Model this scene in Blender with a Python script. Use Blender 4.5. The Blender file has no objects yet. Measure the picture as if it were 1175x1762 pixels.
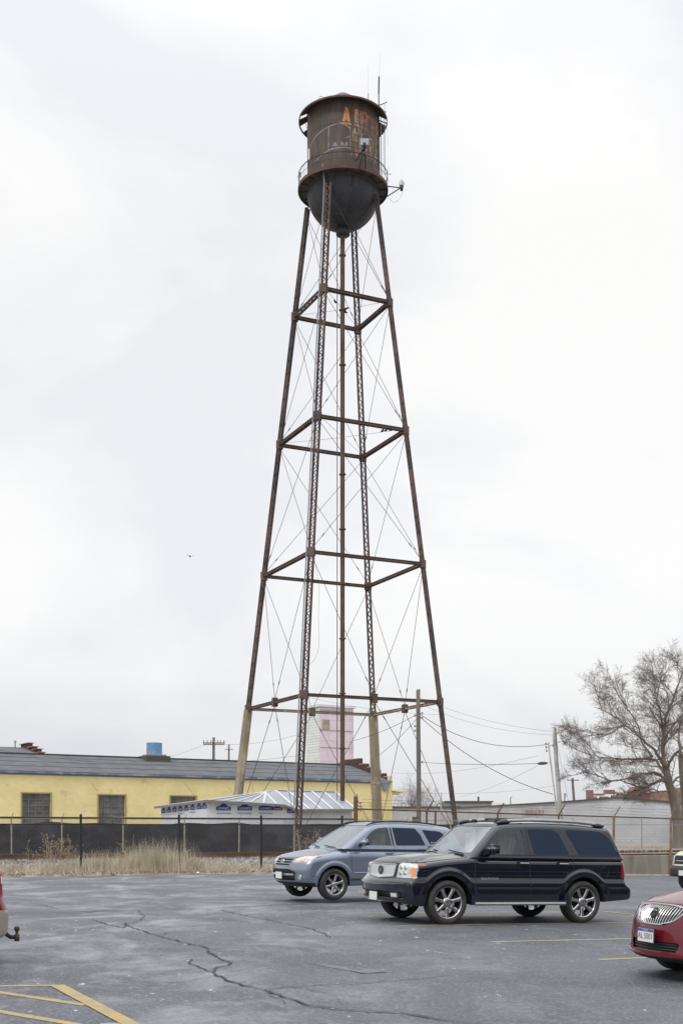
import bpy, bmesh, math, random
import numpy as np
from mathutils import Vector, Matrix
random.seed(7)
rng = np.random.default_rng(7)
SC = bpy.context.scene
COL = SC.collection
R = math.radians

# ------------------------------------------------------------------ camera
F = 2060.0            # focal length in photograph pixels
CX, HY = 587.5, 1431.0
EYE = 1.62
cam = bpy.data.cameras.new('camera')
cam.sensor_fit = 'HORIZONTAL'; cam.sensor_width = 36.0
cam.lens = 36.0*F/1175.0
cam.shift_y = (HY-881.0)/1175.0
cam.clip_start = 0.1; cam.clip_end = 5000
camo = bpy.data.objects.new('camera', cam); COL.objects.link(camo)
camo.location = (0, 0, EYE); camo.rotation_euler = (R(90), 0, 0)
SC.camera = camo

# ------------------------------------------------------------------ world: hazy sky behind a bright cloud layer
SUN_EL, SUN_AZ = 48.0, 215.0     # azimuth: degrees clockwise from +Y
w = bpy.data.worlds.new('World'); SC.world = w; w.use_nodes = True
nt = w.node_tree; nt.nodes.clear()
N = nt.nodes.new; K = nt.links.new
out = N('ShaderNodeOutputWorld')
sky = N('ShaderNodeTexSky'); sky.sky_type = 'NISHITA'; sky.sun_disc = False
sky.sun_elevation = R(SUN_EL); sky.sun_rotation = R(SUN_AZ)
bg1 = N('ShaderNodeBackground'); bg1.inputs['Strength'].default_value = 0.12
K(sky.outputs[0], bg1.inputs['Color'])
tc = N('ShaderNodeTexCoord')
sep = N('ShaderNodeSeparateXYZ'); K(tc.outputs['Generated'], sep.inputs[0])
mp = N('ShaderNodeMapping'); mp.inputs['Scale'].default_value = (2.0, 2.0, 3.2); mp.inputs['Location'].default_value = (2.3, 0.7, 2.6)
K(tc.outputs['Generated'], mp.inputs['Vector'])
n1 = N('ShaderNodeTexNoise'); n1.inputs['Scale'].default_value = 1.7; n1.inputs['Detail'].default_value = 5; n1.inputs['Roughness'].default_value = 0.52; n1.inputs['Distortion'].default_value = 0.5
K(mp.outputs[0], n1.inputs['Vector'])
cr = N('ShaderNodeValToRGB')
e = cr.color_ramp.elements
e[0].position = 0.40; e[0].color = (0.845, 0.860, 0.892, 1)
e[1].position = 0.60; e[1].color = (0.985, 0.982, 0.975, 1)
K(n1.outputs['Fac'], cr.inputs['Fac'])
vr = N('ShaderNodeValToRGB')      # brightness with height: grey towards the horizon, brightest overhead
e = vr.color_ramp.elements
e[0].position = 0.0; e[0].color = (0.355, 0.36, 0.368, 1)
e[1].position = 1.0; e[1].color = (1.0, 1.0, 1.02, 1)
for p, c in ((0.05, (0.385, 0.389, 0.395)), (0.13, (0.445, 0.446, 0.448)), (0.2, (0.468, 0.468, 0.469)), (0.45, (0.468, 0.467, 0.466)), (0.60, (0.50, 0.50, 0.505)), (0.75, (0.86, 0.87, 0.88))):
    q = vr.color_ramp.elements.new(p); q.color = c+(1,)
K(sep.outputs['Z'], vr.inputs['Fac'])
mul = N('ShaderNodeMix'); mul.data_type = 'RGBA'; mul.blend_type = 'MULTIPLY'; mul.inputs['Factor'].default_value = 1.0
K(vr.outputs[0], mul.inputs['A']); K(cr.outputs[0], mul.inputs['B'])
bg2 = N('ShaderNodeBackground'); bg2.inputs['Strength'].default_value = 2.0
K(mul.outputs['Result'], bg2.inputs['Color'])
mx = N('ShaderNodeMixShader'); mx.inputs['Fac'].default_value = 0.975
K(bg1.outputs[0], mx.inputs[1]); K(bg2.outputs[0], mx.inputs[2]); K(mx.outputs[0], out.inputs['Surface'])

sl = bpy.data.lights.new('sun', 'SUN'); sl.energy = 1.1; sl.angle = R(14); sl.color = (1.0, 0.965, 0.92)
so = bpy.data.objects.new('sun', sl); COL.objects.link(so)
az = R(SUN_AZ); el = R(SUN_EL)
sd = Vector((math.sin(az)*math.cos(el), math.cos(az)*math.cos(el), math.sin(el)))
so.rotation_euler = (-sd).to_track_quat('-Z', 'Y').to_euler(); so.location = (0, -20, 60)

SC.view_settings.view_transform = 'Standard'; SC.view_settings.look = 'None'
SC.view_settings.exposure = 0.12; SC.view_settings.gamma = 1.0
SC.render.engine = 'CYCLES'

# ------------------------------------------------------------------ materials
def mat(name, col, rough=0.7, metal=0.0, col2=None, scale=3.0, lo=0.4, hi=0.65, bump=0.0, bscale=None,
        coat=0.0, stretch=(1, 1, 1), col3=None, scale3=20, lo3=0.6, hi3=0.7, spec=0.5, sub=None, detail=6):
    m = bpy.data.materials.new(name); m.use_nodes = True
    t = m.node_tree; b = t.nodes['Principled BSDF']
    b.inputs['Roughness'].default_value = rough; b.inputs['Metallic'].default_value = metal
    b.inputs['Coat Weight'].default_value = coat; b.inputs['Coat Roughness'].default_value = 0.04
    b.inputs['Specular IOR Level'].default_value = spec
    b.inputs['Base Color'].default_value = tuple(col)+(1,)
    tcn = t.nodes.new('ShaderNodeTexCoord'); mpn = t.nodes.new('ShaderNodeMapping'); mpn.inputs['Scale'].default_value = stretch
    t.links.new(tcn.outputs['Object'], mpn.inputs['Vector'])
    def noise(sc, det=detail):
        n = t.nodes.new('ShaderNodeTexNoise'); n.inputs['Scale'].default_value = sc; n.inputs['Detail'].default_value = det
        t.links.new(mpn.outputs[0], n.inputs['Vector']); return n
    def ramp(n, a, c, mode=0):
        r = t.nodes.new('ShaderNodeMapRange'); r.inputs['From Min'].default_value = a; r.inputs['From Max'].default_value = c
        t.links.new(n.outputs['Fac'], r.inputs['Value']); return r
    if coat >= .6: b.inputs['Coat IOR'].default_value = 1.6
    if col2 is not None:
        r = ramp(noise(scale), lo, hi)
        mi = t.nodes.new('ShaderNodeMix'); mi.data_type = 'RGBA'
        mi.inputs['A'].default_value = tuple(col)+(1,); mi.inputs['B'].default_value = tuple(col2)+(1,)
        t.links.new(r.outputs[0], mi.inputs['Factor'])
        last = mi.outputs['Result']
        if col3 is not None:
            r3 = ramp(noise(scale3), lo3, hi3)
            m3 = t.nodes.new('ShaderNodeMix'); m3.data_type = 'RGBA'
            t.links.new(last, m3.inputs['A']); m3.inputs['B'].default_value = tuple(col3)+(1,)
            t.links.new(r3.outputs[0], m3.inputs['Factor']); last = m3.outputs['Result']
        t.links.new(last, b.inputs['Base Color'])
    if bump:
        bn = t.nodes.new('ShaderNodeBump'); bn.inputs['Strength'].default_value = bump; bn.inputs['Distance'].default_value = 0.02
        n = noise(bscale or scale*4); t.links.new(n.outputs['Fac'], bn.inputs['Height']); t.links.new(bn.outputs[0], b.inputs['Normal'])
    return m

def glass(name, tint, refl=0.12, rough=0.02, gcol=(0.9, 0.95, 1)):
    m = bpy.data.materials.new(name); m.use_nodes = True; t = m.node_tree; t.nodes.clear()
    o = t.nodes.new('ShaderNodeOutputMaterial'); tr = t.nodes.new('ShaderNodeBsdfTransparent'); tr.inputs[0].default_value = tuple(tint)+(1,)
    gl = t.nodes.new('ShaderNodeBsdfGlossy'); gl.inputs['Roughness'].default_value = rough; gl.inputs['Color'].default_value = tuple(gcol)+(1,)
    fr = t.nodes.new('ShaderNodeLayerWeight'); fr.inputs['Blend'].default_value = 0.35
    mr = t.nodes.new('ShaderNodeMapRange'); mr.inputs['To Min'].default_value = refl; mr.inputs['To Max'].default_value = 0.95
    t.links.new(fr.outputs['Fresnel'], mr.inputs['Value'])
    mi = t.nodes.new('ShaderNodeMixShader'); t.links.new(mr.outputs[0], mi.inputs['Fac'])
    t.links.new(tr.outputs[0], mi.inputs[1]); t.links.new(gl.outputs[0], mi.inputs[2]); t.links.new(mi.outputs[0], o.inputs['Surface'])
    return m

M = {}
M['steel'] = mat('rusty_steel', (0.105, 0.072, 0.062), 0.75, 0.1, (0.15, 0.098, 0.08), 1.2, bump=0.2, bscale=14, col3=(0.062, 0.048, 0.046), scale3=0.5, lo3=0.45, hi3=0.6)
M['rod'] = mat('rod_steel', (0.07, 0.05, 0.048), 0.7, 0.2)
M['strut'] = mat('strut_steel', (0.115, 0.08, 0.064), 0.75, 0.1, (0.075, 0.05, 0.044), 0.8, bump=0.15, bscale=12)
M['concrete_old'] = mat('aged_concrete', (0.30, 0.245, 0.175), 0.9, 0, (0.20, 0.16, 0.12), 0.9, bump=0.4, bscale=9, col3=(0.38, 0.33, 0.27), scale3=2.4, lo3=0.58, hi3=0.66, stretch=(1, 1, 0.35))
M['tank'] = mat('weathered_tank', (0.075, 0.058, 0.045), 0.7, 0.15, (0.12, 0.082, 0.064), 1.1, 0.38, 0.62, 0.25, 8, stretch=(1.6, 1.6, 0.3), col3=(0.055, 0.046, 0.048), scale3=3.2, lo3=0.5, hi3=0.68)
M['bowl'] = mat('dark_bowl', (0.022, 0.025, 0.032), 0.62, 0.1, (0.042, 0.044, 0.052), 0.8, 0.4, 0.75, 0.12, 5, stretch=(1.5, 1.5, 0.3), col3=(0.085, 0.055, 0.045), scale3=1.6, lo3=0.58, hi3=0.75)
M['rim'] = mat('rust_rim', (0.12, 0.06, 0.05), 0.8, 0.1, (0.07, 0.045, 0.045), 1.5, bump=0.2)
M['roofmetal'] = mat('tank_roof', (0.13, 0.10, 0.10), 0.75, 0.1, (0.09, 0.06, 0.055), 1.1, bump=0.2)
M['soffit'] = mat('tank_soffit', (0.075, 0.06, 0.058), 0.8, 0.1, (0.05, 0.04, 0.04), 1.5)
M['orange'] = mat('faded_orange', (0.50, 0.22, 0.095), 0.8, 0, (0.30, 0.13, 0.075), 1.3, 0.5, 0.72, col3=(0.13, 0.08, 0.06), scale3=4, lo3=0.62, hi3=0.7)
M['orange_red'] = mat('faded_red', (0.36, 0.13, 0.075), 0.8, 0, (0.17, 0.085, 0.07), 1.6, 0.42, 0.62)
M['lavender'] = mat('ghost_grey_paint', (0.25, 0.235, 0.265), 0.8, 0, (0.14, 0.12, 0.12), 1.5, 0.45, 0.65)
M['ochre'] = mat('faded_ochre', (0.36, 0.25, 0.11), 0.8, 0, (0.12, 0.085, 0.06), 2.4, 0.42, 0.6)
M['galv'] = mat('galvanised', (0.42, 0.43, 0.44), 0.45, 0.5, (0.3, 0.3, 0.31), 3)
M['white_metal'] = mat('white_metal', (0.62, 0.63, 0.65), 0.5, 0.1)
M['darkmetal'] = mat('dark_metal', (0.045, 0.042, 0.042), 0.6, 0.4)
M['black'] = mat('matte_black', (0.012, 0.012, 0.013), 0.6)
M['rubber'] = mat('tyre_rubber', (0.028, 0.028, 0.03), 0.85, 0, (0.05, 0.048, 0.046), 6, bump=0.3, bscale=30)
M['chrome'] = mat('chrome', (0.50, 0.50, 0.52), 0.16, 1.0)
M['wheelchrome'] = mat('dusty_wheel_chrome', (0.46, 0.45, 0.45), 0.22, 0.95, (0.34, 0.33, 0.32), 7, 0.45, 0.7)
M['alloy'] = mat('alloy', (0.44, 0.44, 0.45), 0.28, 0.8, (0.4, 0.39, 0.38), 9, 0.45, 0.7)
M['brushed'] = mat('bright_grille', (0.72, 0.72, 0.72), 0.35, 0.55, (0.6, 0.6, 0.61), 60, bump=0.5, bscale=90)
M['navy'] = mat('navy_paint', (0.003, 0.005, 0.014), 0.25, 0.0, (0.004, 0.006, 0.016), 5, coat=1.0, spec=0.2)
M['silverblue'] = mat('silver_blue_paint', (0.215, 0.255, 0.325), 0.32, 0.5, (0.23, 0.27, 0.34), 4, coat=0.7)
M['maroon'] = mat('maroon_paint', (0.12, 0.006, 0.014), 0.25, 0.1, (0.14, 0.008, 0.016), 4, coat=0.6, spec=.3)
M['redpaint'] = mat('red_paint', (0.20, 0.008, 0.02), 0.25, 0.1, coat=1.0)
M['tanpaint'] = mat('tan_paint', (0.42, 0.36, 0.30), 0.35, 0.4, coat=0.6)
M['palegreen'] = mat('pale_green_paint', (0.52, 0.60, 0.38), 0.3, 0.0, coat=1.0)
M['lens_clear'] = mat('clear_lens', (0.62, 0.62, 0.58), 0.12, 0.1, (0.42, 0.43, 0.42), 7, 0.4, 0.6, coat=1.0)
M['lens_amber'] = mat('amber_lens', (0.85, 0.27, 0.04), 0.15, 0.0, coat=1.0)
M['lens_red'] = mat('red_lens', (0.30, 0.005, 0.012), 0.15, 0.0, (0.22, 0.004, 0.01), 8, coat=0.4)
M['lens_white'] = mat('white_lens', (0.72, 0.70, 0.72), 0.15, 0.0, coat=1.0)
M['seat'] = mat('beige_leather', (0.46, 0.43, 0.37), 0.6, 0, (0.38, 0.35, 0.3), 5)
M['interior'] = mat('dark_interior', (0.10, 0.095, 0.09), 0.8)
M['plate'] = mat('plate_white', (0.72, 0.72, 0.70), 0.4)
M['blue'] = mat('plate_blue', (0.04, 0.09, 0.34), 0.4)
M['ws'] = glass('windshield_glass', (0.62, 0.70, 0.72), 0.34)
M['ws2'] = glass('windshield_glass_bright', (0.6, 0.66, 0.7), 0.42)
M['clearglass'] = glass('side_glass', (0.60, 0.68, 0.70), 0.05)
M['tint'] = glass('tinted_glass', (0.03, 0.045, 0.08), 0.04, 0.02, (0.42, 0.55, 0.85))
M['yellow'] = mat('yellow_wall_paint', (0.82, 0.70, 0.36), 0.85, 0, (0.76, 0.64, 0.32), 0.35, 0.42, 0.62, 0.0, col3=(0.50, 0.43, 0.26), scale3=0.8, lo3=0.62, hi3=0.80)
M['shingle'] = mat('grey_shingle', (0.13, 0.135, 0.148), 0.9, 0, (0.10, 0.105, 0.115), 0.8, 0.4, 0.62, 0.3, 12)
M['eaveblue'] = mat('blue_gutter', (0.10, 0.16, 0.26), 0.6, 0, (0.30, 0.32, 0.34), 0.7, 0.45, 0.6)
M['brick_dark'] = mat('dark_red_brick', (0.10, 0.055, 0.05), 0.9, 0, (0.055, 0.035, 0.035), 1.5, bump=0.4)
M['tile'] = mat('clay_tile', (0.33, 0.17, 0.12), 0.8, 0, (0.42, 0.30, 0.24), 1.4)
M['bluedrum'] = mat('blue_drum', (0.13, 0.27, 0.46), 0.5, 0.1, (0.19, 0.33, 0.5), 2.2, 0.4, 0.6, col3=(0.15, 0.13, 0.13), scale3=5, lo3=0.67, hi3=0.72)
M['pink'] = mat('pink_paint', (0.78, 0.66, 0.72), 0.85, 0, (0.72, 0.60, 0.67), 0.7, 0.4, 0.6, col3=(0.6, 0.52, 0.53), scale3=1.5, lo3=0.62, hi3=0.72)
M['whitesiding'] = mat('white_siding', (0.74, 0.76, 0.76), 0.8, 0, (0.66, 0.69, 0.68), 1.0)
M['board'] = mat('weathered_board', (0.42, 0.36, 0.30), 0.9, 0, (0.3, 0.25, 0.22), 2)
M['wrap'] = mat('white_house_wrap', (0.60, 0.61, 0.64), 0.6, 0, (0.54, 0.55, 0.58), 1.2, bump=0.3, bscale=3)
M['sheetroof'] = mat('sheet_metal_roof', (0.38, 0.40, 0.44), 0.4, 0.3, (0.32, 0.34, 0.38), 0.9)
M['seam'] = mat('white_seam', (0.66, 0.67, 0.7), 0.5)
M['logoblue'] = mat('logo_blue', (0.025, 0.045, 0.24), 0.7)
M['screen'] = mat('privacy_screen', (0.016, 0.018, 0.026), 0.8, 0, (0.048, 0.052, 0.066), 0.8, 0.42, 0.66, 1.0, 1.6, stretch=(1, 1, 1.8))
M['fblack'] = mat('black_fence_paint', (0.018, 0.020, 0.024), 0.55, 0.2)
M['frust'] = mat('rusty_fence', (0.12, 0.066, 0.045), 0.85, 0.1, (0.18, 0.10, 0.06), 4)
M['forange'] = mat('orange_rust_post', (0.27, 0.17, 0.09), 0.85, 0.0, (0.17, 0.10, 0.06), 4)
M['ftan'] = mat('weathered_galvanised_post', (0.34, 0.32, 0.27), 0.8, 0.1, (0.26, 0.22, 0.17), 4)
M['fwire'] = mat('dull_wire', (0.16, 0.14, 0.12), 0.7, 0.3)
M['fwire_black'] = mat('black_wire', (0.03, 0.03, 0.032), 0.6, 0.2)
M['wall_conc'] = mat('stained_concrete', (0.31, 0.285, 0.24), 0.9, 0, (0.21, 0.19, 0.155), 1.6, 0.4, 0.68, 0.35, 10, stretch=(1, 1, 0.25), col3=(0.13, 0.12, 0.10), scale3=0.9, lo3=0.60, hi3=0.74)
M['bark'] = mat('grey_brown_bark', (0.215, 0.185, 0.155), 0.95, 0, (0.14, 0.12, 0.10), 3, bump=0.6, bscale=9, stretch=(1, 1, 0.3))
M['twig'] = mat('brown_twig', (0.155, 0.125, 0.108), 0.95)
M['twig_far'] = mat('far_twig', (0.21, 0.17, 0.17), 0.95)
M['polewood'] = mat('weathered_pole', (0.185, 0.165, 0.15), 0.95, 0, (0.12, 0.105, 0.095), 2.5, stretch=(3, 3, 0.2), bump=0.4, bscale=8)
M['polepale'] = mat('pale_pole', (0.50, 0.50, 0.49), 0.9, 0, (0.36, 0.34, 0.31), 0.35, 0.4, 0.6)
M['cable'] = mat('black_cable', (0.04, 0.04, 0.045), 0.7)
M['paintline'] = mat('worn_yellow_line', (0.40, 0.295, 0.13), 0.85, 0, (0.32, 0.26, 0.15), 3.0, 0.42, 0.60, col3=(0.14, 0.14, 0.14), scale3=14, lo3=0.60, hi3=0.68)
M['faded'] = mat('ghost_marking', (0.18, 0.185, 0.19), 0.85, 0, (0.12, 0.125, 0.137), 5, 0.38, 0.58)
M['crack'] = mat('crack_dark', (0.035, 0.035, 0.038), 0.95, 0, (0.07, 0.07, 0.074), 2.0, 0.45, 0.6)
M['rail'] = mat('rusty_rail', (0.10, 0.06, 0.045), 0.75, 0.3, (0.15, 0.09, 0.06), 3)
M['tie'] = mat('creosote_tie', (0.07, 0.055, 0.045), 0.9)
M['stone'] = mat('ballast_stone', (0.40, 0.40, 0.41), 0.9, 0, (0.20, 0.19, 0.19), 2.0, 0.35, 0.6)
M['grass'] = mat('dry_grass', (0.64, 0.57, 0.44), 0.9, 0, (0.48, 0.42, 0.32), 1.2, 0.4, 0.6)
M['grass2'] = mat('bleached_stalk', (0.42, 0.34, 0.24), 0.9, 0, (0.28, 0.21, 0.15), 1.2)
M['leaf'] = mat('fallen_leaf', (0.24, 0.125, 0.065), 0.9, 0, (0.34, 0.21, 0.12), 5)
M['paper'] = mat('litter_white', (0.72, 0.73, 0.74), 0.7)
M['whitebrick'] = mat('white_painted_brick', (0.56, 0.575, 0.60), 0.9, 0, (0.46, 0.47, 0.50), 0.45, 0.42, 0.64, 0.0, col3=(0.36, 0.34, 0.33), scale3=2.2, lo3=0.66, hi3=0.76)
M['coping'] = mat('dark_coping', (0.085, 0.075, 0.072), 0.8)
M['redbrick'] = mat('red_brick', (0.24, 0.13, 0.11), 0.9, 0, (0.32, 0.22, 0.19), 2.0, bump=0.3)
M['greymetal'] = mat('grey_cladding', (0.34, 0.36, 0.39), 0.7, 0, (0.28, 0.30, 0.33), 1)
M['birdblack'] = mat('bird_feathers', (0.018, 0.017, 0.018), 0.7)

def brick_bump(m, sx, sz, depth=0.35, dark=None):
    """running courses: darker joints in the wall's own colour"""
    t = m.node_tree; b = t.nodes['Principled BSDF']
    tcn = t.nodes.new('ShaderNodeTexCoord'); sp = t.nodes.new('ShaderNodeSeparateXYZ'); t.links.new(tcn.outputs['Object'], sp.inputs[0])
    ad = t.nodes.new('ShaderNodeMath'); ad.operation = 'ADD'; t.links.new(sp.outputs['X'], ad.inputs[0]); t.links.new(sp.outputs['Y'], ad.inputs[1])
    cb = t.nodes.new('ShaderNodeCombineXYZ'); t.links.new(ad.outputs[0], cb.inputs['X']); t.links.new(sp.outputs['Z'], cb.inputs['Y'])
    br = t.nodes.new('ShaderNodeTexBrick'); br.inputs['Scale'].default_value = 1.0
    br.inputs['Brick Width'].default_value = sx; br.inputs['Row Height'].default_value = sz; br.inputs['Mortar Size'].default_value = sz*0.07
    br.inputs['Color1'].default_value = (1, 1, 1, 1); br.inputs['Color2'].default_value = (0.93, 0.93, 0.93, 1)
    br.inputs['Mortar'].default_value = (1-depth, 1-depth, 1-depth, 1)
    t.links.new(cb.outputs[0], br.inputs['Vector'])
    mi = t.nodes.new('ShaderNodeMix'); mi.data_type = 'RGBA'; mi.blend_type = 'MULTIPLY'; mi.inputs['Factor'].default_value = 1.0
    src = b.inputs['Base Color'].links[0].from_socket
    t.links.new(src, mi.inputs['A']); t.links.new(br.outputs['Color'], mi.inputs['B']); t.links.new(mi.outputs['Result'], b.inputs['Base Color'])
brick_bump(M['yellow'], 0.62, 0.3, 0.06)
brick_bump(M['whitebrick'], 0.5, 0.22, 0.22)
brick_bump(M['shingle'], 1.0, 0.35, 0.12)
brick_bump(M['whitesiding'], 90.0, 0.35, 0.4)
brick_bump(M['pink'], 3.3, 1.3, 0.12)
brick_bump(M['redbrick'], 0.3, 0.12, 0.3)
brick_bump(M['greymetal'], 0.6, 60, 0.3)

# ------------------------------------------------------------------ mesh helpers
ORG = {}
def tag(o, label=None, cat=None, group=None, kind=None):
    if label: o['label'] = label
    if cat: o['category'] = cat
    if group: o['group'] = group
    if kind: o['kind'] = kind
    return o
def thing(name, loc, label, cat, group=None, kind=None, rot=None):
    o = bpy.data.objects.new(name, None); o.empty_display_size = 0.3; COL.objects.link(o)
    o.location = loc; ORG[o.name] = Vector(loc)
    if rot is not None: o.rotation_euler = rot; ORG[o.name] = Vector((0, 0, 0))
    return tag(o, label, cat, group, kind)

class MB:
    def __init__(s): s.v = []; s.f = []
    def add(s, vs, fs):
        n = len(s.v); s.v.extend([tuple(p) for p in vs]); s.f.extend([tuple(i+n for i in f) for f in fs]); return s
    def box(s, c, d, rot=None):
        h = Vector(d)/2; P = []
        for x in (-1, 1):
            for y in (-1, 1):
                for z in (-1, 1):
                    p = Vector((x*h.x, y*h.y, z*h.z))
                    if rot is not None: p = rot @ p
                    P.append(p+Vector(c))
        return s.add(P, [(0, 1, 3, 2), (4, 6, 7, 5), (0, 4, 5, 1), (2, 3, 7, 6), (0, 2, 6, 4), (1, 5, 7, 3)])
    def bar(s, a, b, wd, ht, up=(0, 0, 1)):
        a = Vector(a); b = Vector(b); d = (b-a).normalized(); u = Vector(up)
        x = d.cross(u)
        if x.length < 1e-4: x = d.cross(Vector((1, 0, 0)))
        x.normalize(); y = x.cross(d).normalized()
        P = [q+x*sx*wd/2+y*sy*ht/2 for q in (a, b) for sx, sy in ((-1, -1), (1, -1), (1, 1), (-1, 1))]
        return s.add(P, [(3, 2, 1, 0), (4, 5, 6, 7), (0, 1, 5, 4), (1, 2, 6, 5), (2, 3, 7, 6), (3, 0, 4, 7)])
    def tube(s, pts, r, n=6, cap=True):
        pts = [Vector(p) for p in pts]; m = len(pts); rs = r if hasattr(r, '__len__') else [r]*m
        base = len(s.v); x = None
        for i, p in enumerate(pts):
            d = (pts[min(i+1, m-1)]-pts[max(i-1, 0)])
            if d.length < 1e-9: d = Vector((0, 0, 1))
            d.normalize()
            if x is None:
                x = d.orthogonal().normalized()
            else:
                x = x-d*x.dot(d)
                if x.length < 1e-6: x = d.orthogonal()
                x.normalize()
            y = d.cross(x)
            for k in range(n):
                t = 2*math.pi*k/n; s.v.append(tuple(p+(x*math.cos(t)+y*math.sin(t))*rs[i]))
        for i in range(m-1):
            for k in range(n):
                a = base+i*n+k; b = base+i*n+(k+1) % n
                s.f.append((a, b, b+n, a+n))
        if cap:
            s.f.append(tuple(base+k for k in reversed(range(n)))); s.f.append(tuple(base+(m-1)*n+k for k in range(n)))
        return s
    def lathe(s, prof, c=(0, 0, 0), n=48, axis='z', a0=0, a1=2*math.pi):
        """prof: list of (radius, height)"""
        full = abs(a1-a0-2*math.pi) < 1e-6; base = len(s.v); cols = n if full else n+1
        for i in range(cols):
            t = a0+(a1-a0)*i/n
            for r, h in prof:
                if axis == 'z': p = (c[0]+r*math.cos(t), c[1]+r*math.sin(t), c[2]+h)
                else: p = (c[0]+r*math.cos(t), c[1]+h, c[2]+r*math.sin(t))
                s.v.append(p)
        m = len(prof)
        for i in range(n):
            j = (i+1) % cols
            for k in range(m-1):
                q = (base+i*m+k, base+j*m+k, base+j*m+k+1, base+i*m+k+1)
                s.f.append(q if axis == 'z' else q[::-1])
        return s
    def prism(s, poly, ax, o, u, v, nrm, d):
        """polygon poly (a,b) placed at o+a*u+b*v, extruded by d along nrm"""
        o = Vector(o); u = Vector(u); v = Vector(v); nn = Vector(nrm)
        A = [o+u*a+v*b for a, b in poly]; B = [p+nn*d for p in A]; k = len(poly)
        return s.add(A+B, [tuple(range(k))[::-1], tuple(range(k, 2*k))]+[(i, (i+1) % k, (i+1) % k+k, i+k) for i in range(k)])
    def build(s, name, m, parent=None, smooth=False, label=None, org=None):
        if org is None: org = ORG.get(parent.name, Vector((0, 0, 0))) if parent else Vector((0, 0, 0))
        me = bpy.data.meshes.new(name)
        v = s.v if org.length == 0 else [(p[0]-org.x, p[1]-org.y, p[2]-org.z) for p in s.v]
        me.from_pydata(v, [], s.f); me.materials.append(M[m] if isinstance(m, str) else m)
        if smooth: me.shade_smooth()
        me.update()
        o = bpy.data.objects.new(name, me); COL.objects.link(o)
        if parent: o.parent = parent
        ORG[o.name] = org
        if label: o['label'] = label
        return o

def at(px, py, Y): return Vector(((px-CX)/F*Y, Y, EYE+(HY-py)/F*Y))

def text_mesh(s, size=1.0, extrude=0.0, squeeze=1.0):
    cu = bpy.data.curves.new('t', 'FONT'); cu.body = s; cu.size = size; cu.align_x = 'CENTER'; cu.align_y = 'CENTER'; cu.extrude = extrude
    cu.resolution_u = 2
    o = bpy.data.objects.new('t', cu); COL.objects.link(o)
    dg = bpy.context.evaluated_depsgraph_get(); me = o.evaluated_get(dg).to_mesh()
    vs = [(v.co.x*squeeze, v.co.y, v.co.z) for v in me.vertices]; fs = [tuple(p.vertices) for p in me.polygons]
    o.evaluated_get(dg).to_mesh_clear(); bpy.data.objects.remove(o); bpy.data.curves.remove(cu)
    return vs, fs

# ------------------------------------------------------------------ ground heights
def sstep(t): t = np.clip(t, 0, 1); return t*t*(3-2*t)
def edge_y(x): return 46.0+0.47*(x+3.0)
CA = math.cos(math.atan(0.47))
def lot_h(x): return -0.028*1.5*np.log1p(np.exp(np.clip(np.asarray(x, float)/1.5, -30, 30)))
def ground_h(x, y):
    x = np.asarray(x, float); y = np.asarray(y, float)
    u = (y-edge_y(x))*CA
    base = lot_h(np.clip(x, -1e9, 40))
    left = 0.12*sstep(u/1.2)+0.33*sstep((u-3.2)/3.0)+0.10*sstep((u-12)/30)
    right = np.where(u > 0.35, 0.50-base, 0.0)+0.22*sstep((u-5)/30)
    k = sstep((x-1.0)/3.0)
    h = np.where(u > 0, (base*(1-sstep(u/6)*(1-k))+left*(1-k)+right*k), base)
    return h
def gz(x, y): return float(ground_h(x, y))
# ------------------------------------------------------------------ ground sheet
def grid_sheet(name, X, Y, hf, m, dz=0.0, keep=None):
    gx, gy = np.meshgrid(X, Y); h = hf(gx, gy)+dz
    vs = np.stack([gx, gy, h], -1).reshape(-1, 3).tolist(); nx = len(X); fs = []
    for j in range(len(Y)-1):
        for i in range(nx-1):
            if keep is None or keep((X[i]+X[i+1])/2, (Y[j]+Y[j+1])/2): fs.append((j*nx+i, j*nx+i+1, (j+1)*nx+i+1, (j+1)*nx+i))
    mb = MB(); mb.v = vs; mb.f = fs
    return mb.build(name, m, smooth=True)
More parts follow.
